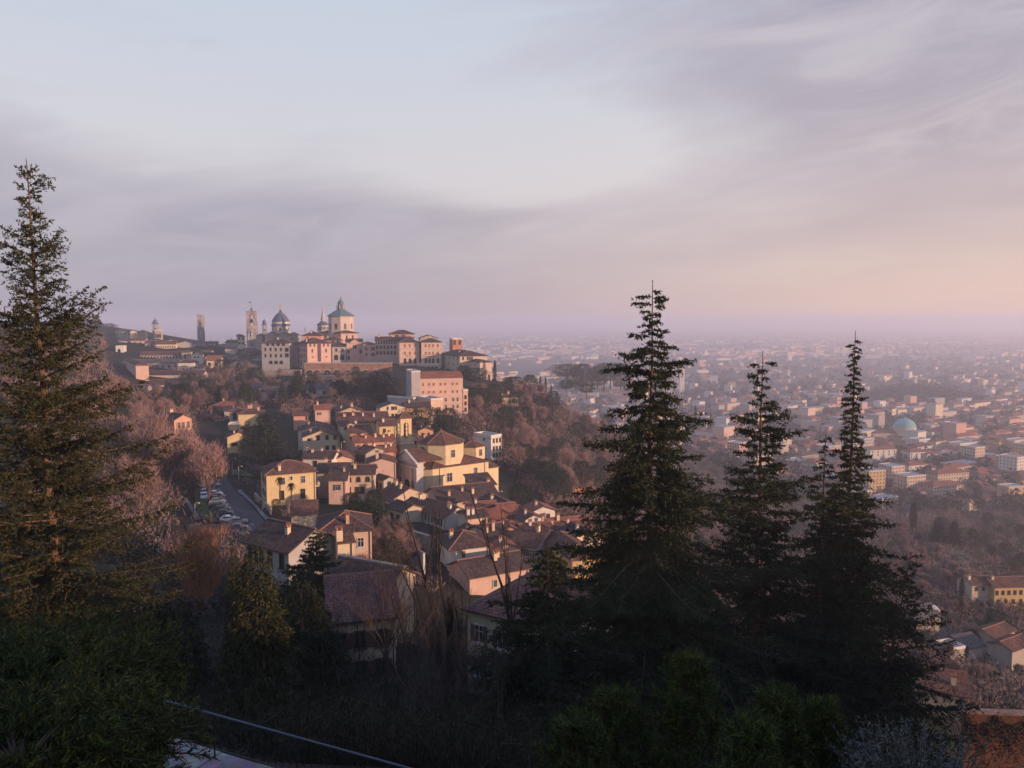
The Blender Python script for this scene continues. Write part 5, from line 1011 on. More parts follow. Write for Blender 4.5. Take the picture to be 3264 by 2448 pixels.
def grow(mb, base, dirv, length, rad, depth, tips, rs, spread=.55, up=.25, kids=(2, 4), shrink=.68, sides=5):
    """recursive limbs; collects (tip point, direction) of the outermost shoots"""
    pts = [Vector(base)]; d = Vector(dirv).normalized(); n = 3 if depth > 1 else 2
    for k in range(n):
        d = (d + Vector((rs.uniform(-.16, .16), rs.uniform(-.16, .16), rs.uniform(-.05, .12) + up * .12))).normalized(); pts.append(pts[-1] + d * length / n)
    r1 = rad * .55; mb.tube(pts, [rad + (r1 - rad) * k / n for k in range(n + 1)], sides if depth > 1 else 3, cap=False)
    if depth == 0: tips.append((pts[-1], d)); tips.append((pts[1], d)); return
    for k in range(rs.randint(*kids)):
        t = rs.uniform(.45, 1.0); q = pts[0].lerp(pts[-1], t) if n < 3 else pts[min(n, int(t * n + .5))]
        az = rs.uniform(0, 2 * math.pi); o = Vector((math.cos(az), math.sin(az), 0)); nd = (d + o * spread * rs.uniform(.7, 1.4) + Vector((0, 0, up * .6))).normalized()
        grow(mb, q, nd, length * shrink * rs.uniform(.8, 1.15), r1 * .8, depth - 1, tips, rs, spread, up, kids, shrink, sides)
    grow(mb, pts[-1], d, length * shrink, r1, depth - 1, tips, rs, spread, up, kids, shrink, sides)
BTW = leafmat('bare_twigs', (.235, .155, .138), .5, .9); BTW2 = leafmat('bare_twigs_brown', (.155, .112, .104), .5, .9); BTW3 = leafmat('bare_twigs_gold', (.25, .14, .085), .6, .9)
EVG = leafmat('evergreen_leaf', (.022, .030, .016), .6); EVG2 = leafmat('conifer_needles', (.020, .028, .017), .6); CYP = leafmat('cypress_leaf', (.016, .024, .014), .5); OLV = leafmat('pale_leaf', (.075, .075, .04), .5)
def bare_tree(seed, h=11.0, spread=.55, up=.3, n=5600, tw=.05, mat=None):
    rs = random.Random(seed); mb = MB(); tips = []
    grow(mb, (0, 0, -.5), (0, 0, 1), h * .34, h * .022, 3, tips, rs, spread, up, (3, 4), .70)
    T = np.array([list(p) for p, d in tips]); Dd = np.array([list(d) for p, d in tips]); i = nrs.randint(0, len(T), n)
    d1 = unit(Dd[i] + nrs.normal(size=(n, 3)) * .55 + np.array([0, 0, .25])); P0 = T[i] - d1 * nrs.uniform(0, .6, (n, 1)) + nrs.normal(size=(n, 3)) * h * .035
    L = nrs.uniform(.5, 1.25, n) * h / 10
    V = tri_twigs(P0, d1, L, tw * nrs.uniform(.7, 1.6, n)); sc = h / max(V[..., 2].max(), .1)
    V *= sc
    for k in range(len(mb.v)): mb.v[k] = tuple(c * sc for c in mb.v[k])
    return mb.mesh('trunk', [BARK()]), trimesh('crown', V, [mat or BTW])
def ever_tree(seed, h=10.0, shape='round', n=5200, leaf=.34, mat=None):
    rs = np.random.RandomState(seed); mb = MB(); mb.tube([(0, 0, -.6), (.05, 0, h * .45), (0, .05, h * .85)], [h * .022, h * .016, h * .004], 6)
    t = rs.rand(n)
    if shape == 'cone': z = h * (.06 + .94 * (1 - np.sqrt(1 - t * .985))); R0 = .26 * h * (1 - z / h) ** .85 + .015 * h
    elif shape == 'cypress': z = h * (.03 + .96 * t); R0 = h * .085 * np.sin(np.pi * np.clip(.12 + .88 * z / h, 0, 1)) ** .7 + .02
    elif shape == 'flat': z = h * (.45 + .5 * t); R0 = h * (.18 + .38 * np.sin(np.pi * np.clip((z / h - .4) / .62, 0, 1)) ** .8)
    else: z = h * (.12 + .86 * t); R0 = h * .36 * np.sqrt(np.clip(1 - ((z / h - .52) / .5) ** 2, 0.03, 1))
    a = rs.rand(n) * 2 * np.pi
    lob = 1 + .20 * np.sin(a * 3 + seed) * np.sin(z / h * 9 + seed * 2) + .14 * np.sin(a * 7 + z * 1.7)
    if shape in ('cone', 'flat'): lob = lob * (.78 + .34 * (np.sin(z / h * (46 if shape == 'cone' else 26) + a * 2 + seed) > -.1))
    rr = R0 * lob * np.sqrt(.25 + .75 * rs.rand(n))
    C = np.stack([rr * np.cos(a), rr * np.sin(a), z - (.10 * rr if shape == 'cone' else 0)], 1) + rs.normal(size=(n, 3)) * leaf * .25
    return mb.mesh('trunk', [BARK()]), trimesh('crown', tri_leaves(C, leaf, .3, .55), [mat or EVG])
def fan_tree(seed, h, n):
    rs = np.random.RandomState(seed); mb = MB()
    for k in range(16):
        a = k * 2.4; o = Vector((math.cos(a), math.sin(a), 0)); b = o * .15; mb.tube([b, b + o * .5 + Vector((0, 0, h * .35)), b + o * (.9 + .5 * (k % 3)) + Vector((0, 0, h * (.62 + .06 * (k % 4))))], [.07, .045, .012], 4, cap=False)
    z = h * (.12 + .72 * rs.rand(n)); a = rs.rand(n) * 6.283; rr = h * (.07 + .2 * np.sin(np.clip(z / h * 1.05, 0, 1) * np.pi * .72)) * np.sqrt(rs.rand(n)) * (1 + .35 * np.sin(a * 3 + z * 1.3) + .2 * np.sin(a * 7))
    P0 = np.stack([rr * np.cos(a), rr * np.sin(a), z], 1); d1 = unit(np.stack([np.cos(a) * .25, np.sin(a) * .25, np.ones(n)], 1) + rs.normal(size=(n, 3)) * .22)
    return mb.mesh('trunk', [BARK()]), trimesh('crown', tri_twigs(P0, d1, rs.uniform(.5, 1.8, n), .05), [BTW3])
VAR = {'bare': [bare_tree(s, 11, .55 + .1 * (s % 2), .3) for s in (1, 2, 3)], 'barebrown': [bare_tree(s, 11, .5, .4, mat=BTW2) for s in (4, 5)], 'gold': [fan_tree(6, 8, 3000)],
       'round': [ever_tree(s, 10, 'round') for s in (1, 2, 3)], 'cone': [ever_tree(s, 12, 'cone', 6500, .32, EVG2) for s in (4, 5)], 'cypress': [ever_tree(s, 10, 'cypress', 3600, .24, CYP) for s in (6, 7)],
       'flat': [ever_tree(s, 11, 'flat', 5000, .36, EVG2) for s in (8, 9)], 'pale': [ever_tree(11, 6, 'round', 3000, .24, OLV)]}
VH = {'bare': 11, 'barebrown': 11, 'gold': 8, 'round': 10, 'cone': 12, 'cypress': 10, 'flat': 11, 'pale': 6}
TNAME = {'bare': 'bare_tree', 'barebrown': 'bare_tree', 'gold': 'bare_tree', 'round': 'evergreen_tree', 'cone': 'conifer', 'cypress': 'cypress', 'flat': 'umbrella_pine', 'pale': 'olive_tree'}
TWORD = {'bare': 'leafless pinkish-brown tree', 'barebrown': 'leafless brown tree', 'gold': 'leafless golden-lit tree', 'round': 'dark round evergreen tree', 'cone': 'dark conical conifer', 'cypress': 'slim dark cypress', 'flat': 'dark spreading pine', 'pale': 'pale grey-green olive tree'}
tr = random.Random(33)
def tree(kind, pos, h, label, group=None, var=None, fat=1.0):
    vs_ = VAR[kind]; tm, cm_ = vs_[tr.randrange(len(vs_)) if var is None else var]
    e = empty(TNAME[kind], pos, tr.uniform(0, 6.28)); s = h / VH[kind]; e.scale = (s * fat, s * fat, s)
    tag(e, label, 'tree', group); link('trunk', tm, e); link('crown', cm_, e); return e
ds_ = np.r_[np.arange(12, 300, 2.0), np.arange(300, 1500, 5.0)]
dc_ = np.r_[np.arange(12, 300, 4.0), np.arange(300, 1500, 12.0)]
def hit(u, v, ds_=ds_):
    """where the line of sight through a pixel meets the hillside"""
    q = P(u, v, 1.0); z = tz(ds_ * q.x, ds_); k = np.nonzero(z >= ds_ * q.z)[0]
    if len(k) == 0: return None
    d = ds_[k[0]]; return Vector((q.x * d, d, float(z[k[0]])))
def treepx(kind, u, vb, vt, d, label, group=None, fat=1.0, var=None):
    """one tree whose foot and top the photograph shows at rows vb and vt, d metres away"""
    p = P(u, vb, d); h = (vb - vt) * d / F * 1.02; return tree(kind, p, h, label, group, var, fat)
# single trees the photograph lets one pick out
treepx('cone', 848, 1475, 1300, 246, 'big dark yew between the yellow villa and the tall ochre house', fat=1.65)
treepx('cone', 790, 1440, 1330, 262, 'dark conifer at the left flank of the big yew')
treepx('round', 1215, 1300, 1185, 388, 'broad dark cedar left of the pink institute', fat=1.3); treepx('flat', 1165, 1290, 1200, 392, 'dark pine left of the broad dark cedar', fat=1.1)
treepx('cone', 950, 1275, 1168, 392, 'tall dark conifer splitting the low white wing', fat=1.2); treepx('cone', 900, 1290, 1215, 385, 'dark conifer in front of the low wing, left part')
treepx('flat', 1345, 1400, 1295, 312, 'dark pine just right of the bell tower belfry', fat=1.2); treepx('cone', 1398, 1395, 1285, 316, 'pointed conifer behind the church drum'); treepx('round', 1432, 1400, 1300, 318, 'round dark tree behind the church drum, below the institute')
treepx('round', 1500, 1325, 1232, 392, 'big round evergreen at the right end of the pink institute', fat=1.1); treepx('round', 1478, 1245, 1165, 470, 'dark evergreen in front of the convent end block'); treepx('flat', 1512, 1250, 1170, 468, 'dark spreading tree touching the blank sunlit convent wall')
treepx('cypress', 1577, 1222, 1150, 498, 'slim cypress at the right corner of the convent wall'); treepx('cypress', 1538, 1225, 1197, 480, 'short cypress in front of the blank convent wall')
treepx('cypress', 1722, 1262, 1200, 560, 'left one of two thin cypresses on the wooded crest', fat=.8); treepx('cypress', 1739, 1262, 1202, 562, 'right one of two thin cypresses on the wooded crest', fat=.8); treepx('cypress', 1757, 1265, 1228, 556, 'short thick cypress right of the two thin ones')
for k, (u, vb, vt, d, f) in enumerate(((1808, 1212, 1158, 860, 1.3), (1858, 1216, 1160, 870, 1.2), (1905, 1214, 1168, 880, 1.3), (1945, 1214, 1155, 890, 1.3), (1978, 1220, 1160, 880, 1.1), (1835, 1218, 1172, 850, 1.3), (1925, 1222, 1175, 860, 1.4))):
    treepx('round' if k % 3 else 'flat', u, vb + 22, vt, d, 'blue-hazed dark pine, %s of the crest row behind the wooded flank' % ('first', 'third', 'fifth', 'sixth', 'last', 'second', 'lower one')[k], 'umbrella pines on the crest', fat=f)
treepx('flat', 1805, 1262, 1210, 640, 'wide dark pine above the wooded flank'); treepx('flat', 1870, 1275, 1222, 640, 'leaning dark pine at the right end of the wooded crest'); treepx('round', 1640, 1270, 1200, 520, 'dark evergreen clump above the lone ochre villa', fat=1.4); treepx('round', 1600, 1265, 1215, 500, 'dark evergreen left above the lone ochre villa', fat=1.2); treepx('round', 1690, 1275, 1195, 540, 'dark evergreen left of the two thin cypresses')
treepx('cypress', 2216, 1345, 1292, 800, 'dark cypress in the lower town behind the tall cedar'); treepx('cypress', 2910, 1685, 1600, 400, 'tall dark cypress above the brown wooded spur', fat=1.6); treepx('cone', 2990, 1735, 1635, 380, 'broad dark conifer right of the tall dark cypress', fat=1.3); treepx('cone', 3040, 1740, 1650, 375, 'second dark conifer right of the tall dark cypress', fat=1.2)
treepx('cone', 3158, 2020, 1925, 222, 'pointed dark conifer on the terraces below the farmhouse', fat=1.2); treepx('cone', 3065, 1935, 1900, 245, 'small dark conifer below the farmhouse left wing'); treepx('cypress', 3065, 1900, 1840, 252, 'dark cypress at the left end of the farmhouse', fat=1.6)
treepx('round', 1700, 1560, 1460, 285, 'grey-green evergreen left of the red-brick house', fat=1.2); treepx('round', 1780, 1600, 1490, 272, 'dark evergreen below the red-brick house', fat=1.1); treepx('round', 1660, 1640, 1540, 240, 'dark evergreen beside the terraced village roofs', fat=1.2); treepx('cone', 1725, 1640, 1560, 236, 'dark conifer right of the village end')
treepx('round', 1180, 1800, 1590, 168, 'dark evergreen between the cream house and the loggia house', fat=.9); treepx('cone', 1225, 1730, 1600, 172, 'dark garden conifer left of the loggia house', fat=1.2); treepx('round', 1120, 1640, 1570, 195, 'dark garden trees in front of the beige arched-window house', fat=1.4); treepx('round', 1195, 1640, 1560, 192, 'dark round tree below the low dark-roofed house', fat=1.2)
treepx('round', 700, 1480, 1445, 285, 'dark hedge tree at the road bend', fat=1.4); treepx('round', 760, 1500, 1450, 262, 'dark shrub tree below the small yellow gabled house', fat=1.5); treepx('round', 880, 1625, 1590, 196, 'round dark bush at the villa corner', fat=1.3)
treepx('cone', 655, 1330, 1235, 420, 'tall dark conifer above the red-roofed low house', fat=1.3); treepx('cone', 700, 1330, 1215, 430, 'tallest dark conifer of the grove under the upper town', fat=1.2); treepx('cone', 735, 1320, 1205, 440, 'dark conifer below the civic tower', fat=1.4); treepx('cone', 625, 1320, 1240, 425, 'left dark conifer of the grove under the upper town', fat=1.4)
treepx('cypress', 310, 1062, 1005, 900, 'hazy cypress on the left skyline', fat=1.6); treepx('cone', 318, 1060, 1012, 905, 'hazy conifer beside the skyline cypress'); treepx('flat', 268, 1066, 1020, 900, 'hazy blue pine on the left skyline', fat=1.6); treepx('flat', 340, 1066, 1030, 905, 'low hazy pine right of the skyline cypress', fat=1.6)
# street trees along the road, pinkish and lit from the right
for k, (u, vb, vt, d) in enumerate(((655, 1600, 1395, 206), (612, 1580, 1390, 220), (560, 1580, 1330, 235), (520, 1600, 1340, 215), (470, 1580, 1290, 225), (535, 1500, 1330, 262), (430, 1540, 1300, 240), (400, 1440, 1270, 290), (480, 1420, 1265, 310), (560, 1400, 1255, 330), (350, 1450, 1280, 270), (640, 1560, 1420, 240), (300, 1480, 1300, 240), (250, 1420, 1250, 260), (380, 1620, 1430, 190), (450, 1660, 1450, 175))):
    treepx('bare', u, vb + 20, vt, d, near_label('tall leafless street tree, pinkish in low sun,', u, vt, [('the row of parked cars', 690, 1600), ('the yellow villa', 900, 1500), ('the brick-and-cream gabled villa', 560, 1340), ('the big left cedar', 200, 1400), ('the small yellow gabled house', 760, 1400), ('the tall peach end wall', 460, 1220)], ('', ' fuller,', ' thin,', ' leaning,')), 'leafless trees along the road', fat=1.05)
# woods: right flank, under the terraces, far left hill, right-hand slopes
TM = [('the lone ochre villa', 1620, 1290), ('the white flat-roofed house', 1555, 1420), ('the red-brick house', 1815, 1580), ('the wooded crest', 1750, 1240), ('the tall right cedar', 2040, 1400), ('the church drum', 1450, 1430), ('the arcaded retaining wall', 1080, 1180), ('the low white wing', 950, 1240), ('the grey-green palace', 870, 1150), ('the farmhouse', 3150, 1870), ('the round chapel', 2960, 2000), ('the brown wooded spur', 2870, 1720), ('the middle cedar', 2430, 1600), ('the balconied apartments', 2830, 1580), ('the left skyline', 200, 1040), ('the big left cedar', 150, 1200), ('the peach end wall', 450, 1200), ('the right edge of the view', 3240, 2100), ('the tall ochre house', 800, 1290), ('the convent end block', 1560, 1180), ('the yellow villa', 920, 1560), ('the loggia house', 1380, 1660)]
def wood(poly, n, kinds, hs, group):
    us = [p[0] for p in poly]; vs2 = [p[1] for p in poly]; c = 0
    for _ in range(n * 6):
        if c >= n: break
        u, v = tr.uniform(min(us), max(us)), tr.uniform(min(vs2), max(vs2)); ins = False
        for k in range(len(poly)):
            (x0, y0), (x1, y1) = poly[k], poly[k - 1]
            if (y0 > v) != (y1 > v) and u < (x1 - x0) * (v - y0) / (y1 - y0) + x0: ins = not ins
        if not ins: continue
        p = hit(u, v, dc_)
        if p is None or p.z < PLAIN_Z - 1: continue
        kind = tr.choices(*kinds)[0]; h = tr.uniform(*hs) * (.8 if kind == 'pale' else 1)
        tree(kind, p, h, near_label(TWORD[kind] + ',', u, v, TM, ('', ' tall,', ' short,', ' broad,', ' thin,', ' crooked,', ' dense,')), group, fat=tr.uniform(.9, 1.25)); c += 1
wood([(1530, 1275), (1700, 1255), (1900, 1300), (1960, 1420), (1960, 1600), (1760, 1620), (1620, 1480), (1610, 1350), (1480, 1400)], 90, (['bare', 'barebrown', 'round', 'pale'], [5, 3, 2, .3]), (8, 13), 'trees of the wooded flank')
wood([(800, 1200), (1250, 1195), (1250, 1290), (800, 1300)], 30, (['barebrown', 'round', 'bare', 'cone'], [4, 2, 2, .8]), (5, 9), 'trees under the terraces')
wood([(580, 1190), (820, 1180), (820, 1330), (560, 1330)], 34, (['barebrown', 'cone', 'round'], [3, 2, 2]), (8, 13), 'grove under the upper town')
wood([(0, 1060), (330, 1080), (330, 1180), (0, 1250)], 34, (['barebrown', 'bare', 'round'], [4, 2, 1.5]), (9, 14), 'trees of the left hill')
wood([(180, 1260), (640, 1270), (620, 1340), (420, 1400), (180, 1420)], 26, (['bare', 'barebrown', 'round'], [5, 1, .8]), (8, 12), 'trees left of the road')
wood([(1960, 1400), (2300, 1480), (2700, 1560), (2800, 1700), (2700, 1950), (2300, 1900), (1960, 1800)], 56, (['bare', 'barebrown', 'round', 'pale'], [3, 3, 3, 1.5]), (7, 12), 'trees of the lower right slope')
wood([(2780, 1640), (2870, 1650), (2960, 1760), (3080, 1860), (2980, 1930), (2800, 1900)], 36, (['bare', 'barebrown'], [4, 2]), (5, 8), 'saplings of the brown wooded spur')
wood([(2780, 1900), (3000, 1930), (3264, 1950), (3264, 2230), (3050, 2260), (2850, 2150)], 46, (['barebrown', 'bare', 'round', 'pale', 'cone'], [3, 3, 2, 2, .5]), (4, 8), 'trees of the terraces')
wood([(3000, 1660), (3264, 1640), (3264, 1850), (3120, 1840)], 34, (['pale', 'barebrown', 'round', 'bare'], [3, 1, 3, 1]), (4, 8), 'trees above the farmhouse')
wood([(930, 1420), (1060, 1430), (1040, 1470), (940, 1470)], 6, (['barebrown', 'round'], [2, 2]), (3, 5), 'garden trees of the village')
wood([(1200, 1700), (1330, 1800), (1330, 1860), (1190, 1860)], 12, (['barebrown', 'round', 'bare'], [2, 3, 1]), (5, 9), 'garden trees below the loggia house')
# green among the lower town: the nearer trees one by one, the rest as one mass
LV = []; nt = 0
for k in range(2600):
    u = lr.uniform(1750, 3290); v = 1110 + 540 * lr.random(); d = plain_d(v); p = P(u, v, d)
    if v > 1410 and u < 2020 or v > 1300 and u < 1850: continue
    z = PLAIN_Z
    if d < 1400 and p.x < 710:
        z = ground(p.x, p.y)
        if z > PLAIN_Z + 26: continue
    if any((p.x - a) ** 2 + (p.y - b) ** 2 < (.5 * c + 2) ** 2 for a, b, c in placed[:700]): continue
    hh = lr.uniform(7, 15)
    if d < 1300 and nt < 150:
        nt += 1; kind = lr.choices(['round', 'barebrown', 'cone', 'cypress', 'flat'], [6, .8, 2, 1, 1.5])[0]
        tree(kind, (p.x, p.y, z), hh, near_label(TWORD[kind] + ' of the lower town,', u, v, LMARK, ('', ' tall,', ' small,')), 'trees among the lower town', fat=1.2)
    else:
        n = 60; C = nrs.normal(size=(n, 3)) * np.array([hh * .32, hh * .32, hh * .25]) + np.array([p.x, p.y, z + hh * .5]); LV.append(tri_leaves(C, hh * .3, .2, .8))
for k in range(260):   # the dark wooded hill
    u = lr.uniform(2765, 3105); v = 1276 - 34 * math.sin((u - 2765) / 340 * math.pi) * lr.random(); d = plain_d(1276); p = P(u, v, d); n = 70
    C = nrs.normal(size=(n, 3)) * np.array([6, 6, 4]) + np.array([p.x, p.y + lr.uniform(-30, 60), p.z + 3]); LV.append(tri_leaves(C, 4.0, .2, .8))
for k in range(700):   # far tree lines
    v = 1050 + 70 * lr.random(); d = plain_d(v); u = lr.uniform(200, 3290); p = P(u, v, d); n = 40; L = d * .02
    C = nrs.normal(size=(n, 3)) * np.array([L, L * .5, 4]) + np.array([p.x, p.y, PLAIN_Z + 6]); LV.append(tri_leaves(C, max(8, d * .0022), .2, .8))
tag(link('distant_trees', trimesh('distant_trees', np.concatenate(LV), [EVG])), 'dark masses of distant trees between the hazy buildings of the plain', 'trees', kind='stuff')
# ================================================================ ROAD, CARS, STREET FURNITURE
ASPH = flat('asphalt', (.055, .053, .058), .9, var=.3, scale=.6); PAVE = flat('pavement', (.15, .145, .15), .9, var=.25, scale=.8); GRASS = leafmat('grass_green', (.055, .085, .025), .4, .9)
def ribbon(name, pts, mats, lift, sub=14, jit=0):
    """strip between two picture-traced edges, laid on the hillside; pts = [(uL, vL, uR, vR)] far to near"""
    mb = MB(); rows = []
    for k in range(len(pts) - 1):
        for j in range(sub):
            t = j / sub; uL, vL, uR, vR = [a + (b - a) * t for a, b in zip(pts[k], pts[k + 1])]
            rows.append((uL, vL, uR, vR))
    rows.append(pts[-1]); out = []
    for (uL, vL, uR, vR) in rows:
        a, b = hit(uL, vL), hit(uR, vR)
        if a and b: out.append((Vector((a.x, a.y, ground(a.x, a.y) + lift)), Vector((b.x, b.y, ground(b.x, b.y) + lift))))
    for (a, b), (c, d) in zip(out[:-1], out[1:]):
        n = 4
        for j in range(n): mb.face([a.lerp(b, j / n), a.lerp(b, (j + 1) / n), c.lerp(d, (j + 1) / n), c.lerp(d, j / n)])
    return tag(mb.build(name, mats), kind='structure')
z8 = lambda x, y: (ux('Z8', x), vy('Z8', y))
def rb(*q): return [(*z8(a, b), *z8(c, d)) for a, b, c, d in q]
ribbon('road', rb((760, 120, 900, 110), (1000, 420, 1200, 380), (1080, 700, 1420, 700), (1350, 1150, 1750, 1000), (1560, 1500, 2000, 1300), (1750, 1700, 2250, 1600)), ASPH, .55)
ribbon('pavement', rb((1440, 690, 1560, 690), (1770, 990, 1860, 980), (2020, 1290, 2110, 1270), (2270, 1590, 2350, 1560)), PAVE, .68)
ribbon('parking_strip', rb((600, 500, 1000, 440), (620, 760, 1090, 720), (800, 1080, 1340, 1150), (1050, 1420, 1550, 1500), (1300, 1720, 1740, 1700)), PAVE, .58)
ribbon('footpath', rb((190, 850, 260, 830), (330, 1100, 430, 1090), (470, 1360, 600, 1350)), PAVE, .5)
ribbon('grass_bank', [(ux('R3', 590), vy('R3', 925), ux('R3', 615), vy('R3', 915)), (ux('R3', 610), vy('R3', 1010), ux('R3', 840), vy('R3', 1030))], GRASS, .6)
ribbon('verge', rb((430, 640, 600, 620), (480, 1000, 760, 1050), (620, 1360, 1000, 1400)), GRASS, .5)
def wall_run(label, a, b, h, t, mat, name='garden_wall', cat='wall', down=3, cop=True):
    a, b = Vector(a), Vector(b); L = (b - a).length; e = empty(name, a, math.atan2(b.y - a.y, b.x - a.x)); tag(e, label, cat)
    sl_ = (b.z - a.z); hx = math.hypot(b.x - a.x, b.y - a.y)
    mb = MB(); c = [Vector((x, y, sl_ * x / hx + z)) for z in (-down, h) for y in (0, t) for x in (0, hx)]
    for f in ((0, 1, 5, 4), (1, 3, 7, 5), (3, 2, 6, 7), (2, 0, 4, 6), (4, 5, 7, 6)): mb.face([c[k] for k in f])
    mb.build('wall', mat, e)
    if cop:
        mb = MB(); c = [Vector((x, y, sl_ * x / hx + z)) for z in (h + .003, h + .14) for y in (-.08, t + .08) for x in (-.1, hx + .1)]
        for f in ((0, 1, 5, 4), (1, 3, 7, 5), (3, 2, 6, 7), (2, 0, 4, 6), (4, 5, 7, 6), (0, 2, 3, 1)): mb.face([c[k] for k in f])
        mb.build('coping', plaster(WC['stone']), e)
    return e
def onhill(reg, x, y, lift=.5): p = hit(ux(reg, x), vy(reg, y)); return Vector((p.x, p.y, ground(p.x, p.y) + lift))
wall_run('low rendered wall with pale coping between the road and the yellow villa', onhill('Z8', 1850, 830), onhill('Z8', 2230, 1230), 1.1, .35, plaster(WC['beige']))
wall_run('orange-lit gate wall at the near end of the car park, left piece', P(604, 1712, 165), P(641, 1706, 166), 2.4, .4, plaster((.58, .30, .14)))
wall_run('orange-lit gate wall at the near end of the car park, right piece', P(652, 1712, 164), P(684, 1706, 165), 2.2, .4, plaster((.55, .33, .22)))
wall_run('dark stone retaining wall below the arched loggia house', P(ux('Z6', 330), vy('Z6', 1000), 178), P(ux('Z6', 980), vy('Z6', 1230), 158), 4.2, .6, STONEW())
wall_run('thin white-coped garden wall running down towards the bare trees', P(ux('Z6', 370), vy('Z6', 935), 170), P(ux('Z6', 890), vy('Z6', 1265), 140), .9, .35, plaster(WC['white']))
wall_run('pale retaining wall among the terraces on the right slope', onhill('S4', 1690, 380, 0), onhill('S4', 1880, 540, 0), .8, .4, plaster(WC['stone']), down=1.5)
wall_run('long low terrace wall at the right edge', onhill('S4', 1960, 330, 0), onhill('S4', 2230, 400, 0), .8, .4, plaster(WC['stone']), down=1.5)
house('small red-roofed gatehouse behind the orange-lit gate wall', 'R3', 330, 1600, 560, None, 20, 150, 2.6, 'gx', 'peach', 'red', [], [], D=5, pitch=.4, pipe=False)
ribbon('meadow', [(2940, 1735, 3060, 1742), (3020, 1795, 3140, 1812), (3075, 1850, 3190, 1856)], leafmat('meadow_grass', (.085, .085, .04), .4, .9), .5)
ribbon('meadow', [(3120, 2030, 3262, 2000), (3150, 2080, 3262, 2060)], leafmat('meadow_grass', (.085, .085, .04), .4, .9), .5)
# cars
CARC = {'white': (.75, .74, .72), 'black': (.012, .012, .014), 'grey': (.16, .17, .18), 'silver': (.42, .43, .45), 'red': (.35, .02, .02), 'blue': (.03, .06, .14), 'dark blue': (.015, .02, .045)}
def carpaint(c):
    k = 'car_paint_' + c.replace(' ', '_')
    if k not in MAT:
        m, gg, b = newmat(k); b.inputs['Base Color'].default_value = (*CARC[c], 1); b.inputs['Roughness'].default_value = .42; b.inputs['Coat Weight'].default_value = .15; b.inputs['Metallic'].default_value = 0; MAT[k] = m
    return MAT[k]
PROF = [(-2.05, .28), (-2.1, .62), (-1.98, .88), (-1.62, 1.02), (-1.35, 1.42), (-.8, 1.5), (.25, 1.48), (.95, 1.0), (1.75, .86), (2.05, .66), (2.08, .3)]
def car_meshes(c):
    k = 'carm' + c
    if k in CHM: return CHM[k]
    mb = MB(); n = len(PROF); hw = lambda z: .86 if z < .95 else .86 - (z - .95) * .34
    for s in (-1, 1): mb.face([(x, s * hw(z), z) for x, z in (PROF if s < 0 else PROF[::-1])])
    for k2 in range(n): (x0, z0), (x1, z1) = PROF[k2], PROF[(k2 + 1) % n]; mb.face([(x0, -hw(z0), z0), (x1, -hw(z1), z1), (x1, hw(z1), z1), (x0, hw(z0), z0)])
    body = mb.mesh('body', [carpaint(c)])
    gl = []
    for s in (-1, 1): mb = MB(); yy = lambda z: s * (hw(z) + .012); mb.face([(x, yy(z), z) for x, z in ((-1.4, 1.03), (-1.22, 1.36), (-.78, 1.42), (.2, 1.4), (.8, 1.03))]); gl.append(mb.mesh('side_window', [GLASS()]))
    mb = MB(); mb.face([(.30, -.64, 1.46), (.30, .64, 1.46), (.94, .78, 1.03), (.94, -.78, 1.03)]); gl.append(mb.mesh('windscreen', [GLASS()]))
    mb = MB(); mb.face([(-1.385, -.66, 1.4), (-1.385, .66, 1.4), (-1.64, .76, 1.06), (-1.64, -.76, 1.06)]); gl.append(mb.mesh('rear_window', [GLASS()]))
    wh = MB(); rg = [[Vector((r * math.cos(2 * math.pi * j / 14), y, r * math.sin(2 * math.pi * j / 14))) for j in range(14)] for r, y in ((.2, -.12), (.32, -.11), (.33, .1))]
    for a in range(2):
        for j in range(14): wh.face([rg[a][j], rg[a][(j + 1) % 14], rg[a + 1][(j + 1) % 14], rg[a + 1][j]])
    wh.face(rg[0], 1); wh.face(rg[2], 0)
    hl = MB(); hl.box(2.0, -.22, .62, 2.1, .22, .78)
    CHM[k] = (body, gl, wh.mesh('wheel', [flat('tyre', (.015, .015, .016)), flat('rim', (.35, .35, .36), .4, metal=.6)]), hl.mesh('headlight', [flat('lamp_glass', (.6, .6, .58), .2)])); return CHM[k]
def car(p, rz, c, label):
    body, gl, wh, hl = car_meshes(c); e = empty('parked_car', p, rz); tag(e, label, 'car', 'cars parked beside the road'); link('body', body, e)
    for m_ in gl: link(m_.name.split('.')[0], m_, e)
    for x in (-1.3, 1.3):
        for y in (-.8, .8): link('wheel', wh, e, (x, y, .33), 0 if y < 0 else math.pi)
    for y in (-.58, .58): link('headlight', hl, e, (0, y, 0))
    return e
CARS = [(1250, 1400, 'white', 'white hatchback, nearest of the parked row'), (1140, 1270, 'dark blue', 'dark car with pale glossy roof just behind the white hatchback'), (1080, 1165, 'black', 'black car, third in the parked row'), (1010, 1075, 'black', 'black car with bright roof edge, fourth in the parked row'), (985, 985, 'grey', 'dark grey car, fifth in the parked row'), (950, 910, 'black', 'black car just in front of the red car'), (990, 860, 'red', 'small red car in the parked row'), (930, 790, 'white', 'white car just behind the red car'), (670, 870, 'white', 'white car parked apart on the left, nearer one'), (670, 760, 'white', 'white van-like car parked apart on the left, farther one'), (880, 590, 'grey', 'grey car far back under the street trees'), (1480, 1490, 'grey', 'grey car nearest the barn roof'), (1470, 1600, 'blue', 'bluish car hidden behind the gate wall')]
for (x, y, c, lab) in CARS:
    p = onhill('Z8', x, y, .60); car(p, R(12) if x not in (670, 800) else R(-70), c, lab)
for (x, y, c, lab) in ((1430, 245, 'white', 'white car parked below the institute'),): car(onhill('Z5', 1200, 200, .6), R(60), c, lab)
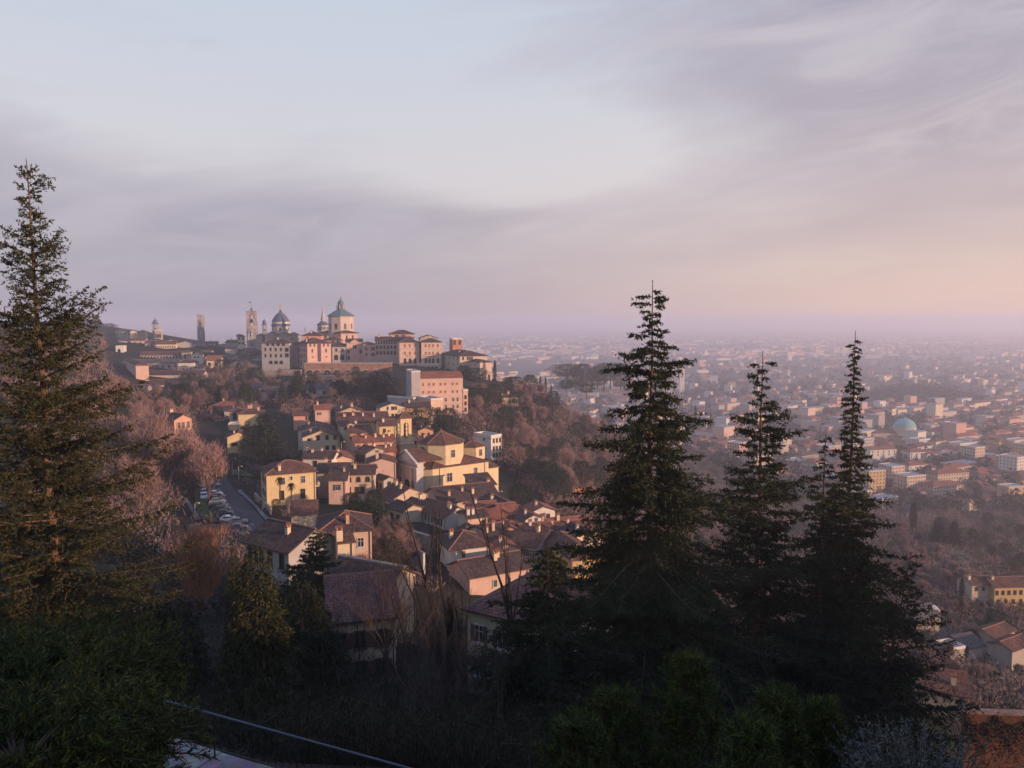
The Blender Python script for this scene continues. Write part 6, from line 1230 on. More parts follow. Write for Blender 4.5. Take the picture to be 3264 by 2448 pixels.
for k, (x, c) in enumerate(((1225, 'silver'), (1250, 'white'), (1420, 'silver'), (1450, 'white'), (1480, 'grey'))): car(onhill('R4', x, 232 - k * 4, .6), R(20), c, '%s car on the hillside car park below the lone villa, %s from the left' % (c, ('first', 'second', 'third', 'fourth', 'fifth')[k]))
car(onhill('S4', 1735, 235, .3), R(20), 'silver', 'silver car beside the greenhouse on the right slope'); car(onhill('S4', 2110, 310, .3), R(-10), 'white', 'white car low at the right edge')
def lamp(p, h, lab):
    e = empty('street_lamp', p); tag(e, lab, 'street lamp'); mb = MB(); mb.tube([(0, 0, -.5), (0, 0, h * .5), (0, 0, h)], [.11, .09, .06], 6); mb.build('pole', flat('pole_grey', (.48, .46, .43), .6), e)
    mb = MB(); mb.tube([(0, 0, h), (.25, 0, h + .25), (.9, 0, h + .3)], .05, 5); mb.build('arm', MAT['pole_grey'], e); mb = MB(); mb.lathe([(.1, h + .32), (.28, h + .22), (.22, h + .12), (.02, h + .08)], 8, c=(1.0, 0)); mb.build('lamp_head', flat('lamp_white', (.7, .7, .68), .4), e)
lamp(onhill('R3', 605, 1005), 5.3, 'taller pale street lamp at the grass bank'); lamp(onhill('R3', 668, 1045), 3.6, 'shorter pale street lamp right of the taller one'); lamp(onhill('Z8', 460, 1190), 2.2, 'short post lamp on the footpath beside the cars')
for k, (reg, x, y) in enumerate((('Z4', 988, 790), ('R3', 460, 225), ('R3', 1100, 290), ('R1', 1250, 1115), ('R4', 1215, 880))): lamp(PR(reg, x, y, (258, 385, 370, 420, 235)[k]) - Vector((0, 0, 4)), 4.0, 'small street lamp with white head ' + ('in the village street', 'at the dark grove left of the yew', 'below the low white wing', 'in the grove under the upper town', 'beside the salmon gable house')[k])
# palms before the villa
FRD = leafmat('palm_frond', (.035, .045, .018), .5)
for (x, y0, y1, d, lab) in ((1082, 1200, 1035, 193, 'palm with thin crown before the yellow villa, left of the pair'), (1197, 1300, 1095, 189, 'fuller palm before the yellow villa, right of the pair')):
    b, t = PR('R3', x, y0, d), PR('R3', x, y1, d); h = t.z - b.z; e = empty('palm_tree', b); tag(e, lab, 'palm', 'palms before the villa'); mb = MB(); mb.tube([(0, 0, -2), (.06, 0, h * .5), (0, 0, h)], [.2, .15, .17], 7); mb.build('trunk', BARK(), e); T = []
    for k in range(46):
        a = k * 2.4; el = R(70 - (k % 23) * 6.0); L = rnd.uniform(.9, 1.35); o = Vector((math.cos(a) * math.cos(el), math.sin(a) * math.cos(el), math.sin(el))); s_ = Vector((-math.sin(a), math.cos(a), 0)); st = Vector((0, 0, h)); pp = [st + o * L * t2 + Vector((0, 0, -.55 * L * t2 * t2)) for t2 in (0, .35, .7, 1)]
        for j in range(3):
            for m2 in range(5): t2 = m2 / 5; c = pp[j].lerp(pp[j + 1], t2); [T.append([c, c + o * .1, c + s_ * sg * .24 + o * .12 + Vector((0, 0, -.1))]) for sg in (-1, 1)]
    link('crown', trimesh('crown', np.array([[list(q) for q in t3] for t3 in T]), [FRD]), e)

# ================================================================ FOREGROUND CEDARS
NEEDLE = leafmat('cedar_needles', (.024, .032, .012), .55); NEEDLE2 = leafmat('cedar_needles_olive', (.052, .043, .012), .5); CBARK = flat('cedar_bark', (.14, .085, .050), .95, .1, var=.5, scale=2.5)  # olive needles carry a sunlit tint in their colour
def cedar(label, top, base, prof, nb, elev, droop, seed, mats, tuft=.10, dens=1.0, lean=(0, 0), twig=.30, side_top=None):
    """deodar: straight leader, tiers of long boughs with side sprays set with needle tufts"""
    rs = np.random.RandomState(seed); top, base = Vector(top), Vector(base); H = top.z - base.z
    e = empty('cedar_tree', base); tag(e, label, 'tree', 'cedars in the foreground'); ax = top - base
    mb = MB(); N = 14; pts = [ax * (k / N) + Vector((math.sin(k * 1.3 + seed) * .05, math.cos(k * 1.7) * .05, 0)) * (1 if 0 < k < N else 0) for k in range(N + 1)]
    mb.tube(pts, [max(.02, .30 * (H / 30) * (1 - k / N) ** .9 + .012) for k in range(N + 1)], 8); mb.build('trunk', CBARK, e)
    T = []; limb = MB()
    for i in range(nb):
        s = .02 + .96 * ((i + rs.rand() * .9) / nb) ** .82; L = prof(s) * rs.uniform(.42, 1.08)
        if rs.rand() < .14: L = prof(s) * rs.uniform(1.12, 1.38)
        az = i * 2.39996 + rs.uniform(-.5, .5); el = R(elev(s) + rs.uniform(-9, 9)); o = np.array([math.cos(az), math.sin(az), 0.]); st = np.array(ax * (1 - s))
        K = 9; t = np.linspace(0, 1, K); bend = rs.uniform(-.18, .18); sd = np.array([-o[1], o[0], 0])
        pts = st + np.outer(L * t * math.cos(el), o) + np.outer(L * bend * t ** 2, sd); pts[:, 2] += L * (t * math.sin(el) - droop * t ** 2 + .10 * t ** 5)
        r0 = .012 + .011 * L; limb.tube([Vector(p) for p in pts], [r0 * (1 - .85 * k / (K - 1)) for k in range(K)], 4, cap=False)
        # side sprays
        nt = int(max(6, L / .105) * dens); tt = np.sort(rs.uniform(.10, 1.0, nt)); q = np.stack([np.interp(tt, t, pts[:, c]) for c in range(3)], 1)
        tan = unit(np.stack([np.interp(np.minimum(tt + .03, 1), t, pts[:, c]) - np.interp(np.maximum(tt - .03, 0), t, pts[:, c]) for c in range(3)], 1))
        sg = np.where(rs.rand(nt) < .5, -1, 1)[:, None]; lat = unit(np.cross(tan, np.array([0, 0, 1.]))) * sg
        td = unit(tan * rs.uniform(.45, 1.0, (nt, 1)) + lat * rs.uniform(.6, 1.1, (nt, 1)) + np.array([0, 0, -.22]) * rs.uniform(0, 1.6, (nt, 1)))
        tl = (twig * L * (1 - tt) * .8 + .24 + .2 * rs.rand(nt)) * rs.uniform(.6, 1.25, nt)
        T.append(tri_twigs(q, td, tl, .012 + .01 * tl))
        cnt = np.maximum(3, (tl / .085 * dens).astype(int)); idx = np.repeat(np.arange(nt), cnt); f = rs.rand(len(idx)); droop2 = np.zeros((len(idx), 3)); droop2[:, 2] = -.12 * (f ** 2) * tl[idx] * 2.2
        c = q[idx] + td[idx] * (f * tl[idx])[:, None] + droop2
        cb = pts[rs.randint(2, K, int(L / .06 * dens))] ; cb = np.stack([np.interp(rs.uniform(.2, 1, int(L / .05 * dens)), t, pts[:, cc]) for cc in range(3)], 1)
        allc = np.concatenate([c, cb]); dirs = np.concatenate([td[idx], np.repeat(o[None], len(cb), 0)])
        for rep in range(2):
            dn = unit(dirs * .55 + rs.normal(size=allc.shape) * .8 + np.array([0, 0, .12])); T.append(tri_twigs(allc, dn, tuft * rs.uniform(.6, 1.35, len(allc)), tuft * .5))
    # the bare-ish leader
    m = 60; f = rs.rand(m); c = np.array(ax)[None] * (1 - .05 * f[:, None]); T.append(tri_twigs(c, unit(rs.normal(size=(m, 3)) + np.array([0, 0, .4])), .16 * np.ones(m), .02))
    T = np.concatenate(T); mi = (rs.rand(len(T)) < .35).astype(int) if len(mats) > 1 else None
    limb.build('boughs', BARK(), e); link('needles', trimesh('needles', T, mats, mi), e); return e
def gz(x, y): return ground(x, y) - .3
tA = P(84, 508, 45); tb = P(150, 1500, 45); bA = Vector((tb.x - .0, 45.6, gz(tb.x, 45)))
cedar('big open cedar at the left edge, trunk orange in the sun', tA, bA, lambda s: (.35 + 9.6 * s ** .85) * (.86 + (.26 * math.sin(s * 41) if s < .45 else .05)), 235, lambda s: 40 - 34 * s, .15, 3, [NEEDLE, NEEDLE2], .165, .92, twig=.32)
tB = P(2080, 893, 50); cedar('tallest dark cedar right of the village', tB, Vector((tB.x, 50, gz(tB.x, 50))), lambda s: (.25 + 11.6 * s ** .95) * (.88 + .24 * math.sin(s * 47)), 300, lambda s: 10 - 12 * s, .22, 5, [NEEDLE], .20, 1.0, twig=.38)
tC = P(2432, 1118, 57); cedar('middle cedar with bare lit trunk, upswept lower boughs', tC, Vector((tC.x, 57, gz(tC.x, 57))), lambda s: (.3 + 10.6 * s ** .85) * (.82 + .34 * math.sin(s * 38 + 1)), 205, lambda s: 14 - 10 * s, .16, 8, [NEEDLE], .20, .95, twig=.36)
tD = P(2727, 1055, 60); cedar('slender dense cedar with long thin top at the right', tD, Vector((tD.x, 60, gz(tD.x, 60))), lambda s: (.18 + 4.2 * s + 7.5 * max(0, s - .25) ** 1.15) * (.9 + .2 * math.sin(s * 52)), 310, lambda s: 8 - 6 * s, .18, 12, [NEEDLE, NEEDLE2], .20, 1.0, twig=.38)
tE = P(2633, 1365, 58); cedar('short slim cedar growing close left of the slender dense one', tE, Vector((tE.x, 58, gz(tE.x, 58))), lambda s: .15 + 6.0 * s ** 1.0, 165, lambda s: 6 - 4 * s, .18, 14, [NEEDLE], .20, .9, twig=.36)
tG = P(1745, 1730, 44); cedar('low broad young cedar in front of the village, left of the tallest one', tG, Vector((tG.x, 44, gz(tG.x, 44) - 1)), lambda s: .3 + 7.0 * s ** .7, 170, lambda s: 8 - 12 * s, .20, 17, [NEEDLE], .20, 1.0, twig=.4)
tH_ = P(2905, 1760, 50); cedar('spreading cedar with upswept boughs at the right end of the cedars', tH_, Vector((tH_.x - 1.5, 52, gz(tH_.x, 52))), lambda s: .3 + 6.0 * s ** .8, 120, lambda s: 30 - 20 * s, .12, 19, [NEEDLE, NEEDLE2], .16, .9)
tI = P(1012, 1692, 90); cedar('leaning dark cedar sapling against the lit cream wing', tI, Vector((tI.x - 2.2, 90, tI.z - 12)), lambda s: .3 + 6.2 * s ** .85, 150, lambda s: 16 - 14 * s, .18, 23, [NEEDLE], .24, .9)

# ================================================================ NEAR SLOPE
def conifer_near(label, u, vt, d, rad, seed, n, leaf, mats, name='thuja_tree', h=None):
    t = P(u, vt, d); zb = gz(t.x, d); h = h or (t.z - zb); rs = np.random.RandomState(seed); e = empty(name, (t.x, d, t.z - h)); tag(e, label, 'tree', 'dark conifers on the near slope')
    mb = MB(); mb.tube([(0, 0, -1), (0, 0, h * .9)], [.16, .03], 6); mb.build('trunk', BARK(), e)
    z = h * rs.rand(n) ** .8 ; z = h - (h - .0) * np.sqrt(rs.rand(n)); a = rs.rand(n) * 2 * np.pi; R0 = rad * (1 - z / h) ** .6 + .04
    lob = .72 + .45 * np.abs(np.sin(a * 4 + z * 2.3)) * np.abs(np.sin(z * 3.1 + a * 3)); rr = R0 * lob * np.sqrt(.35 + .65 * rs.rand(n))
    C = np.stack([rr * np.cos(a), rr * np.sin(a), z], 1) + rs.normal(size=(n, 3)) * .05
    D = unit(np.stack([np.cos(a) * .5, np.sin(a) * .5, np.full(n, -.55)], 1) + rs.normal(size=(n, 3)) * .4); V = tri_twigs(C, D, leaf * rs.uniform(.6, 1.5, n), leaf * .42)
    link('crown', trimesh('crown', V, mats, (rs.rand(n) < .3).astype(int)), e); return e
TH1 = leafmat('thuja_green', (.020, .026, .012), .6); TH2 = leafmat('thuja_gold', (.060, .055, .015), .5)
conifer_near('dark golden-tipped thuja on the near slope, left of centre', 812, 1722, 32, 2.0, 2, 26000, .16, [TH1, TH2])
conifer_near('narrow golden-tipped thuja left of the larger one', 742, 1700, 52, .9, 4, 9000, .16, [TH1, TH2])
conifer_near('rounded dark conifer right of the golden-tipped thuja', 960, 1840, 40, 3.2, 6, 24000, .2, [TH1, TH1])
conifer_near('dark bushy conifer hiding the foot of the barn gable', 965, 1790, 84, 2.6, 11, 9000, .26, [TH1, TH1], h=9); conifer_near('dark conifer at the foot of the golden leafless tree', 560, 1880, 50, 2.6, 12, 14000, .2, [TH1, TH1]); conifer_near('broad dark conifer behind the lowest left cedar boughs', 430, 1830, 56, 3.4, 13, 16000, .22, [TH1, TH1]); conifer_near('dark conifer under the barn-like house', 890, 1850, 62, 3.0, 7, 14000, .22, [TH1, TH1]); conifer_near('low dark conifer in front of the cream house wing', 1010, 1900, 70, 3.2, 8, 12000, .24, [TH1, TH1])
conifer_near('low clipped golden conifer behind the railing', 590, 2205, 16, .55, 9, 7000, .08, [TH2, TH1], h=1.9); conifer_near('second clipped golden conifer behind the railing', 520, 2225, 16.5, .5, 10, 7000, .08, [TH2, TH1], h=1.8)
DKT = leafmat('dark_twigs', (.055, .042, .037), .5, .9); IVY = leafmat('ivy_leaf', (.018, .024, .010), .6)
def near_bare(label, u, vt, d, seed, spread, up, depth=4, tw=.012, n=2600, ivy=0.0, kids=(2, 3), mat=None, lean=0.0):
    t = P(u, vt, d); zb = gz(t.x, d) - .5; h = t.z - zb; rs = random.Random(seed); mb = MB(); tips = []
    grow(mb, (0, 0, 0), (lean, 0, 1), 3.4, .17, depth, tips, rs, spread, up, kids, .72); zz = max(v[2] for v in mb.v); sc = h / zz
    mb.v = [(v[0] * (sc * .7 + .3), v[1] * (sc * .7 + .3), v[2] * sc) for v in mb.v]; k3 = np.array([sc * .7 + .3, sc * .7 + .3, sc])
    T = np.array([list(p) for p, d2 in tips]) * k3; Dd = np.array([list(d2) for p, d2 in tips]); i = nrs.randint(0, len(T), n); d1 = unit(Dd[i] + nrs.normal(size=(n, 3)) * .5)
    e = empty('bare_tree', (t.x, d, zb)); tag(e, label, 'tree', 'bare trees on the near slope'); mb.build('trunk', flat('bark_grey', (.055, .042, .036), .95, .1, var=.5, scale=4), e)
    link('crown', trimesh('crown', tri_twigs(T[i], d1, nrs.uniform(.2, .8, n), tw), [mat or DKT]), e)
    if ivy:
        m = 7000; f = nrs.rand(m) * ivy; a = nrs.rand(m) * 6.283; r = .26 * (1 - .4 * f / ivy) * nrs.uniform(.6, 1.25, m); C = np.stack([r * np.cos(a), r * np.sin(a), f * h], 1); link('ivy', trimesh('ivy', tri_leaves(C, .11, 0, .9), [IVY]), e)
    return e
near_bare('slim bare tree with ivy-wrapped trunk, upper stem glowing in the sun', 1432, 1570, 42, 3, .5, .6, depth=3, ivy=.62, n=260, kids=(1, 3)); near_bare('thin straight bare tree right of the ivy-wrapped one', 1512, 1600, 45, 7, .35, .8, depth=3, kids=(1, 2), n=160); near_bare('thin dark bare stem in front of the pale green house', 1690, 1560, 44, 12, .3, .8, depth=3, kids=(1, 2), n=120)
near_bare('spreading dark bare tree in front of the rusty-roofed house', 1235, 1830, 40, 21, .6, .4, kids=(2, 3), n=1500); near_bare('leaning bare tree with crooked limbs at the centre of the near slope', 1330, 1800, 34, 25, .65, .35, n=1300); near_bare('bare tangled tree left of the spreading dark one', 1120, 1900, 46, 27, .55, .45, n=1300); near_bare('low tangled bare tree at the foot of the ivy-wrapped one', 1400, 2000, 28, 29, .65, .3, n=1500); near_bare('bare bush-like tree before the pale green house', 1600, 1960, 36, 31, .6, .4, n=1200)
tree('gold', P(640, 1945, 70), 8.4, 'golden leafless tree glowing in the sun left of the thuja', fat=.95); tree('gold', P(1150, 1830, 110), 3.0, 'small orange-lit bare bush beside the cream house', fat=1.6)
# ================================================================ FOREGROUND SHRUBS, RAILING, UNDERGROWTH
JUN = leafmat('juniper_green', (.024, .038, .011), .7); JUN2 = leafmat('juniper_light', (.095, .10, .018), .6); PINE = leafmat('pine_needles', (.022, .034, .009), .7); PINE2 = leafmat('pine_needles_light', (.090, .112, .022), .6); OLS = leafmat('olive_silver', (.15, .175, .16), .5); BRD = leafmat('bramble_dark', (.016, .013, .011), .6, .9)
def juniper(label, p, r, seed, n_sh, up=.5, mats=None):
    """feathery spreading juniper: arching shoots with flat sprays of scale leaves"""
    rs = np.random.RandomState(seed); e = empty('juniper_shrub', p); tag(e, label, 'shrub', 'junipers in the foreground'); T = []; st = MB()
    for i in range(n_sh):
        az = rs.rand() * 6.283; el = R(rs.uniform(2, 62) * up * 1.4); L = r * rs.uniform(.6, 1.1); o = np.array([math.cos(az) * math.cos(el), math.sin(az) * math.cos(el), math.sin(el)]); t = np.linspace(0, 1, 6)
        pts = np.outer(L * t, o); pts[:, 2] += -.22 * L * t ** 2
        if i % 3 == 0: st.tube([Vector(q) for q in pts], [.018 * (1 - .8 * k / 5) for k in range(6)], 4, cap=False)
        m = 26; f = rs.uniform(.3, 1.02, m); q = np.stack([np.interp(f, t, pts[:, c]) for c in range(3)], 1); lat = unit(np.cross(np.repeat(o[None], m, 0), rs.normal(size=(m, 3)))); dd = unit(o * .9 + lat * .75); ll = r * rs.uniform(.09, .2, m) * (1.15 - f * .5)
        kk = 9; ff = np.tile(np.linspace(.1, 1, kk), m); ii = np.repeat(np.arange(m), kk); c = q[ii] + dd[ii] * (ll[ii] * ff)[:, None]; l2 = unit(dd[ii] * .8 + rs.normal(size=(m * kk, 3)) * .6)
        T.append(tri_twigs(c, l2, r * .062 * rs.uniform(.6, 1.4, m * kk), r * .013)); T.append(tri_twigs(q, dd, ll, r * .012))
    T = np.concatenate(T); st.build('stems', BARK(), e); link('foliage', trimesh('foliage', T, mats or [JUN, JUN2], (rs.rand(len(T)) < .3).astype(int)), e); return e
for k, (u, v, d, r, ns, lab) in enumerate(((120, 2230, 7.5, 1.15, 150, 'feathery juniper at the left edge, level with the railing'), (280, 2180, 8.6, 1.05, 140, 'broad juniper whose sprays hide the upper end of the railing'), (400, 2090, 9.4, .85, 110, 'juniper with long sprays reaching over the railing'), (60, 2420, 5.4, .95, 140, 'dark juniper in the lower left corner'), (260, 2400, 6.0, .9, 140, 'juniper just right of the lower left corner'), (330, 2340, 7.4, .7, 90, 'small juniper before the stone coping'), (170, 2070, 9.8, 1.0, 100, 'low juniper under the big left cedar'), (20, 2130, 8.4, .9, 100, 'ragged juniper against the left edge'), (470, 2470, 6.6, .4, 60, 'tiny juniper tuft spilling over the coping'))):
    juniper(lab, P(u, v + 40, d), r, 40 + k, ns)
def pine_shrub(label, u, vt, d, w, h, seed, n_sh, name='pine_shrub'):
    rs = np.random.RandomState(seed); t = P(u, vt, d); e = empty(name, (t.x, d, t.z - h)); tag(e, label, 'shrub', 'young pines in the foreground'); T = []; st = MB(); mb = MB(); mb.tube([(0, 0, -2.5), (0, 0, h * .8)], [.07, .02], 6); mb.build('trunk', BARK(), e)
    for i in range(n_sh):
        z = h * (1 - rs.rand() ** 1.3 * .95); rr = w * (1.02 - z / h) ** .55 * np.sqrt(rs.rand()); az = rs.rand() * 6.283; b = np.array([rr * math.cos(az), rr * math.sin(az), z]); o = unit(np.array([math.cos(az) * .5, math.sin(az) * .5, 1.0]) + rs.normal(size=3) * .25); L = rs.uniform(.13, .3)
        if i % 2 == 0: st.tube([Vector(b - o * L * .6), Vector(b + o * L)], [.012, .005], 4, cap=False)
        m = 64; f = rs.rand(m); q = b + np.outer(f * L, o); dd = unit(o * .75 + rs.normal(size=(m, 3)) * .65); T.append(tri_twigs(q, dd, .11 * rs.uniform(.7, 1.3, m), .011))
    T = np.concatenate(T); st.build('shoots', BARK(), e); link('needles', trimesh('needles', T, [PINE, PINE2], (rs.rand(len(T)) < .4).astype(int)), e); return e
pine_shrub('tall young pine, leftmost of the foreground pines', 2195, 2125, 11.5, .85, 2.6, 3, 420); pine_shrub('low broad pine left of the tall young pine', 1960, 2240, 11, 1.0, 1.7, 4, 360); pine_shrub('young pine with light tips right of the tall one', 2480, 2250, 9.5, .6, 1.7, 5, 300); pine_shrub('bright-tipped pine shoot cluster at the bottom edge', 2400, 2350, 8.2, .45, 1.2, 6, 200); pine_shrub('small pine beside the silver olive', 2620, 2275, 9.8, .45, 1.6, 7, 220); pine_shrub('half-hidden pine below the tallest cedar', 1840, 2330, 10, .8, 1.4, 8, 240)
# silvery olive shrub
rs = np.random.RandomState(5); t = P(2930, 2450, 9.0); e = empty('olive_shrub', t - Vector((0, 0, .6))); tag(e, 'silvery grey-green olive shrub at the lower right', 'shrub'); T = []; st = MB()
for i in range(230):
    az = rs.rand() * 6.283; b = np.array([math.cos(az), math.sin(az), 0]) * rs.rand() * .45; o = unit(np.array([math.cos(az) * .55, math.sin(az) * .55, 1.0]) + rs.normal(size=3) * .3); L = rs.uniform(.6, 1.15); st.tube([Vector(b), Vector(b + o * L)], [.012, .004], 4, cap=False)
    m = 56; f = rs.uniform(.1, 1, m); q = b + np.outer(f * L, o); dd = unit(o * .6 + rs.normal(size=(m, 3)) * .6); T.append(tri_twigs(q, dd, .055 * rs.uniform(.7, 1.3, m), .013))
st.build('stems', BARK(), e); link('foliage', trimesh('foliage', np.concatenate(T), [OLS]), e)
# railing and stone parapet of the lower terrace
A = P(110, 2118, 14.0); zr = A.z; B = P(1300, 2448, zr / P(1300, 2448, 1.0).z); A, B = A - (B - A) * .08, B + (B - A) * .12; dv = (B - A); L = dv.length; e = empty('railing', (A.x, A.y, zr - .66), math.atan2(dv.y, dv.x)); tag(e, 'slim blue-grey iron railing with round handrail along the lower terrace', 'railing')
IRON = flat('iron_paint', (.085, .095, .13), .6, .3, var=.2, scale=6)
mb = MB(); mb.tube([(0, 0, .66), (L, 0, .66)], .017, 8); mb.build('handrail', IRON, e); mb = MB(); mb.tube([(0, 0, .08), (L, 0, .08)], .014, 6); mb.build('bottom_rail', flat('iron_dark', (.022, .023, .026), .6), e)
mb = MB(); mb.tube([(0, 0, .08), (0, 0, .65)], .007, 5); bm_ = mb.mesh('baluster', [flat('iron_dark', (.022, .023, .026), .6)]); mb = MB(); mb.tube([(0, 0, -.1), (0, 0, .66)], .014, 6); pm = mb.mesh('post', [MAT['iron_dark']])
for k in range(1, int(L / .14)): link('post' if k % 12 == 0 else 'baluster', pm if k % 12 == 0 else bm_, e, (k * .14, 0, 0))
an = math.atan2(dv.y, dv.x); e = empty('stone_parapet', (A.x, A.y, zr - .70), an); tag(e, 'mossy pale stone parapet under the iron railing', 'parapet')
mb = MB(); mb.box(0, -.5, -2.0, L, .12, -.16); mb.build('wall', STONEW(), e); pr = random.Random(3); x = 0.0
while x < L:
    w = pr.uniform(.5, .95); mb = MB(); mb.box(x + .008, -.56, -.155, min(x + w, L) - .008, .18, pr.uniform(-.05, -.02)); mb.build('coping_stone', stone('coping_stone', (.40, .38, .36), 5.0), e); x += w
# reeds with pale seed heads, brambles and leaf litter on the near slope
T = []; rs = np.random.RandomState(8); n = 5200; U = rs.uniform(930, 1750, n); Vv = rs.uniform(2080, 2520, n); D = 13.2 + (2520 - Vv) / 440 * 12 + rs.uniform(0, 2, n)
X = (U - 1632) / F * D; G = tz(X, D); h = rs.uniform(.8, 2.2, n); p0 = np.stack([X, D, G - .1], 1); dd = unit(np.stack([rs.normal(size=n) * .16, rs.normal(size=n) * .16, np.ones(n)], 1)); T1 = tri_twigs(p0, dd, h, .012); T2 = tri_twigs(p0 + dd * h[:, None] * .9, dd, .09 * np.ones(n), .016)
tag(link('reeds', trimesh('reeds', np.concatenate([T1, T2]), [leafmat('dry_stem', (.026, .022, .014), .5), leafmat('seed_head', (.11, .092, .058), .4)], np.r_[np.zeros(n), np.ones(n)].astype(int))), 'dry reedy stems with pale seed heads filling the bottom centre', 'reeds', kind='stuff')
def scatter(n, x0, x1, y0, y1, hh, seed, keep=None):
    rs = np.random.RandomState(seed); Y = y0 + (y1 - y0) * rs.rand(n); X = rs.uniform(x0, x1, n) * (Y / y1 if x1 - x0 > 60 else 1); Z = tz(X, Y); C = np.stack([X, Y, Z], 1)
    if keep is not None: C = C[keep(C)]
    return C
C = scatter(2800, -46, 64, 8, 118, 1, 3, lambda c: (c[:, 1] > 14)); T = []
for c in C:
    m = 46; s = .9 + .012 * c[1]; b = c + nrs.normal(size=(m, 3)) * np.array([.9, .9, .5]) * s + np.array([0, 0, .5 * s]); T.append(tri_twigs(b, unit(nrs.normal(size=(m, 3)) + np.array([0, 0, .9])), nrs.uniform(.3, 1.2, m) * s, .012 + .0004 * c[1]))
T = np.concatenate(T); tag(link('brambles', trimesh('brambles', T, [BRD, IVY, TH1], nrs.randint(0, 3, len(T)))), 'dark tangle of brambles and ivy covering the near slope', 'undergrowth', kind='stuff')
# thickets that close the woods on the slopes
PT = []
def thick(poly, n, seed, s0=1.0):
    rs = random.Random(seed); us = [p[0] for p in poly]; vs2 = [p[1] for p in poly]; c = 0
    while c < n:
        u, v = rs.uniform(min(us), max(us)), rs.uniform(min(vs2), max(vs2)); ins = False
        for k in range(len(poly)):
            (x0, y0), (x1, y1) = poly[k], poly[k - 1]
            if (y0 > v) != (y1 > v) and u < (x1 - x0) * (v - y0) / (y1 - y0) + x0: ins = not ins
        c += 1
        if not ins: continue
        p = hit(u, v, dc_)
        if p is not None and p.z > PLAIN_Z - 1: PT.append((p, rs.uniform(1.2, 3.2) * s0, rs.random()))
thick([(1500, 1260), (1900, 1290), (2000, 1400), (2000, 1700), (1750, 1640), (1600, 1480), (1450, 1410)], 2200, 1, 1.3); thick([(800, 1190), (1250, 1190), (1250, 1290), (800, 1310)], 260, 2); thick([(560, 1180), (820, 1180), (820, 1340), (560, 1340)], 500, 3, 1.3); thick([(0, 1050), (340, 1070), (340, 1300), (0, 1300)], 800, 4, 1.5)
thick([(1950, 1380), (2800, 1540), (3264, 1620), (3264, 2300), (2700, 2200), (1950, 1900)], 5200, 5, 1.15); thick([(100, 1260), (640, 1270), (600, 1500), (520, 1640), (480, 1800), (100, 1800)], 1700, 6, 1.2); thick([(1180, 1650), (1350, 1780), (1400, 1900), (1150, 1900)], 120, 7, .7); thick([(740, 1440), (1000, 1440), (1000, 1640), (880, 1660), (780, 1600)], 120, 8, .7); thick([(900, 1270), (1250, 1270), (1250, 1330), (900, 1340)], 120, 9, .9); thick([(560, 1600), (760, 1700), (1250, 1900), (1250, 2000), (500, 2000)], 500, 10, .8)
T1, T2, T3 = [], [], []
for (p, s, r) in PT:
    if p.y < 130 and p.x < 60: m = 60; b = np.array(p) + nrs.normal(size=(m, 3)) * np.array([s * .5, s * .5, s * .36]) + np.array([0, 0, s * .4]); T3.append(tri_leaves(b, s * .2, .2, .5))
    elif r < .66: m = 60; b = np.array(p) + nrs.normal(size=(m, 3)) * np.array([s * .55, s * .55, s * .4]) + np.array([0, 0, s * .5]); T1.append(tri_twigs(b, unit(nrs.normal(size=(m, 3)) * .6 + np.array([0, 0, .9])), nrs.uniform(.4, 1.1, m) * s * .7, .10 + .0003 * p.y))
    else: m = 70; b = np.array(p) + nrs.normal(size=(m, 3)) * np.array([s * .5, s * .5, s * .36]) + np.array([0, 0, s * .5]); T2.append(tri_leaves(b, s * .26, .2, .7))
A_, B_, C_ = np.concatenate(T1), np.concatenate(T2), np.concatenate(T3); h_ = nrs.randint(0, 2, len(A_))
tag(link('thicket', trimesh('thicket', np.concatenate([A_, B_, C_]), [BTW, BTW2, EVG, BRD], np.r_[h_, np.full(len(B_), 2), np.full(len(C_), 3)].astype(int))), 'leafless thicket and low evergreen scrub covering the wooded slopes', 'thicket', kind='stuff')
# clay tiles of the two nearest roofs, laid one by one
def claymat():
    m, gg, b = newmat('clay_tile'); t = gg.add('ShaderNodeTexCoord').outputs['Object']; gm = gg.add('ShaderNodeNewGeometry'); oi = gg.add('ShaderNodeObjectInfo').outputs['Random']
    n = gg.noise(gm.outputs['Position'], 1.7, 4, .7); n2 = gg.noise(gm.outputs['Position'], .35, 3, .6); k = gg.m('ADD', gg.m('MULTIPLY', gg.m('ADD', gg.m('MULTIPLY', oi, .5), n), .95), .25)
    c = gg.mix(gg.ss(n2, .4, .65), (.215, .105, .085), (.135, .078, .066)); gg.l.new(gg.vm('MULTIPLY', c, gg.comb(k, k, k)), b.inputs['Base Color']); b.inputs['Roughness'].default_value = .95; b.inputs['Specular IOR Level'].default_value = .1; return m
CLAY = claymat()
def tile_mesh(w, l):
    mb = MB(); xs = [-.5, -.3, 0, .3, .5]; zs = [.0, .045, .07, .045, .0]
    for k in range(4): mb.face([(xs[k] * w, 0, zs[k] + .05), (xs[k + 1] * w, 0, zs[k + 1] + .05), (xs[k + 1] * w, l, zs[k + 1] + .0), (xs[k] * w, l, zs[k] + .0)]); mb.face([(xs[k] * w, 0, 0), (xs[k + 1] * w, 0, 0), (xs[k + 1] * w, 0, zs[k + 1] + .05), (xs[k] * w, 0, zs[k] + .05)])
    return mb
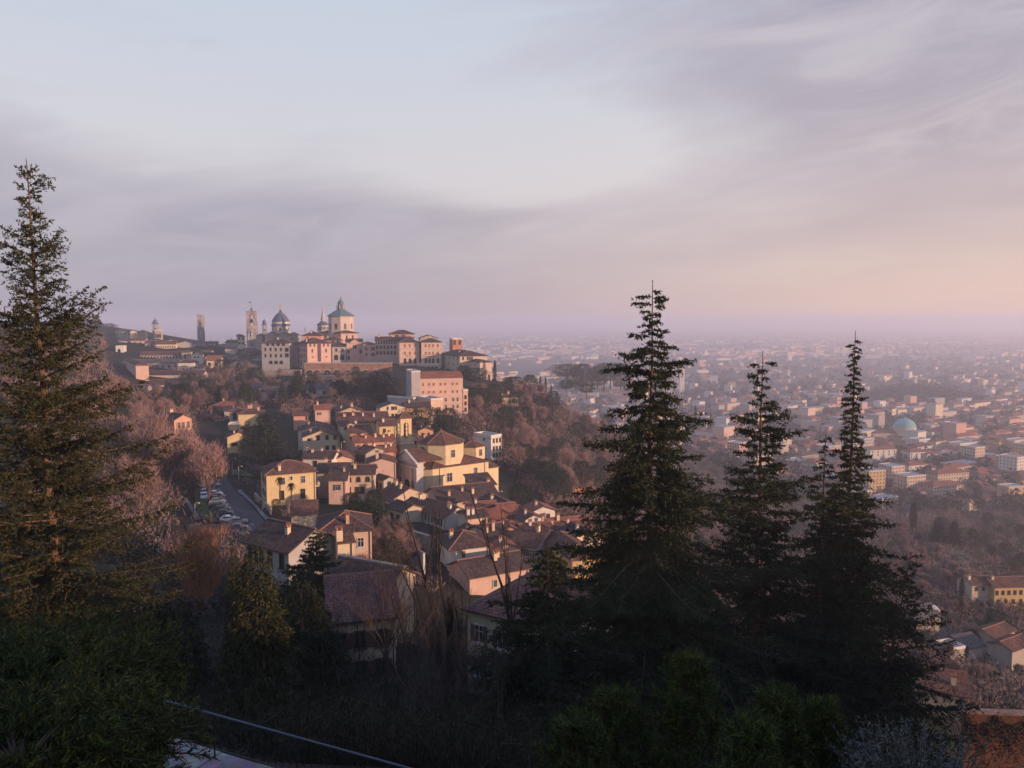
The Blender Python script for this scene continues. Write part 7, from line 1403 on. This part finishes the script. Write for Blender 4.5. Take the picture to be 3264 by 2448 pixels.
def lay_tiles(house_e, roof, poly, w=.36, row=.36, seed=1):
    rs = random.Random(seed); a, b = Vector(poly[0]), Vector(poly[1]); ex = (b - a).normalized(); nz = ex.cross(Vector(poly[-1]) - a).normalized(); nz = nz if nz.z > 0 else -nz; ey = nz.cross(ex); flat2 = [((Vector(p) - a).dot(ex), (Vector(p) - a).dot(ey)) for p in poly]
    if flat2[-1][1] < 0: ey = -ey; flat2 = [(x, -y) for x, y in flat2]
    H2 = max(p[1] for p in flat2); L2 = max(p[0] for p in flat2); tm = tile_mesh(w * .98, row * 1.12); me_ = tm.mesh('tile', [CLAY]); items = []
    M0 = Matrix((ex, ey, nz)).transposed().to_4x4(); Wm = Matrix.Translation(house_e.location) @ Matrix.Rotation(house_e.rotation_euler[2], 4, 'Z')
    for r in range(int(H2 / row)):
        y = r * row - .04; yy = y + row * .6
        lo, hi = 1e9, -1e9
        for k in range(len(flat2)):
            (x0, y0), (x1, y1) = flat2[k], flat2[k - 1]
            if (y0 > yy) != (y1 > yy): x = (x1 - x0) * (yy - y0) / (y1 - y0) + x0; lo, hi = min(lo, x), max(hi, x)
        x = lo + w * .5
        while x < hi - w * .3:
            M4 = Matrix.Translation(a + ex * (x + rs.uniform(-.012, .012)) + ey * (y + rs.uniform(-.02, .02)) + nz * .012) @ M0 @ Matrix.Rotation(rs.uniform(-.03, .03), 4, 'Z') @ Matrix.Rotation(rs.uniform(-.012, .02), 4, 'X'); items.append(((Wm @ M4.translation).length, M4)); x += w
    items.sort(key=lambda q: q[0]); rest = MB()
    for k, (d, M4) in enumerate(items):
        if k < 300: o = link('tile', me_, roof); o.matrix_local = M4
        else:
            for f in tm.f: rest.face([M4 @ Vector(tm.v[i]) for i in f])
    if rest.f: tag(rest.build('roof_tiles', CLAY, roof), kind='stuff')
for (e, w_, d_), H_, side, pt in ((N2, 12.0, 'hipL', .5), (N1, 8.5, 'gxR', .5)):
    roof = next(o for o in bpy.data.objects if o.parent == e and o.name.startswith('roof')); P4, rs_, f_ = roof_polys('hip' if side == 'hipL' else 'gx', w_, d_, .55, pt); pick = P4[0] if side == 'gxR' else P4[3]
    lay_tiles(e, roof, [Vector(p) + Vector((0, 0, H_ + .065)) for p in pick], seed=H_ > 10)
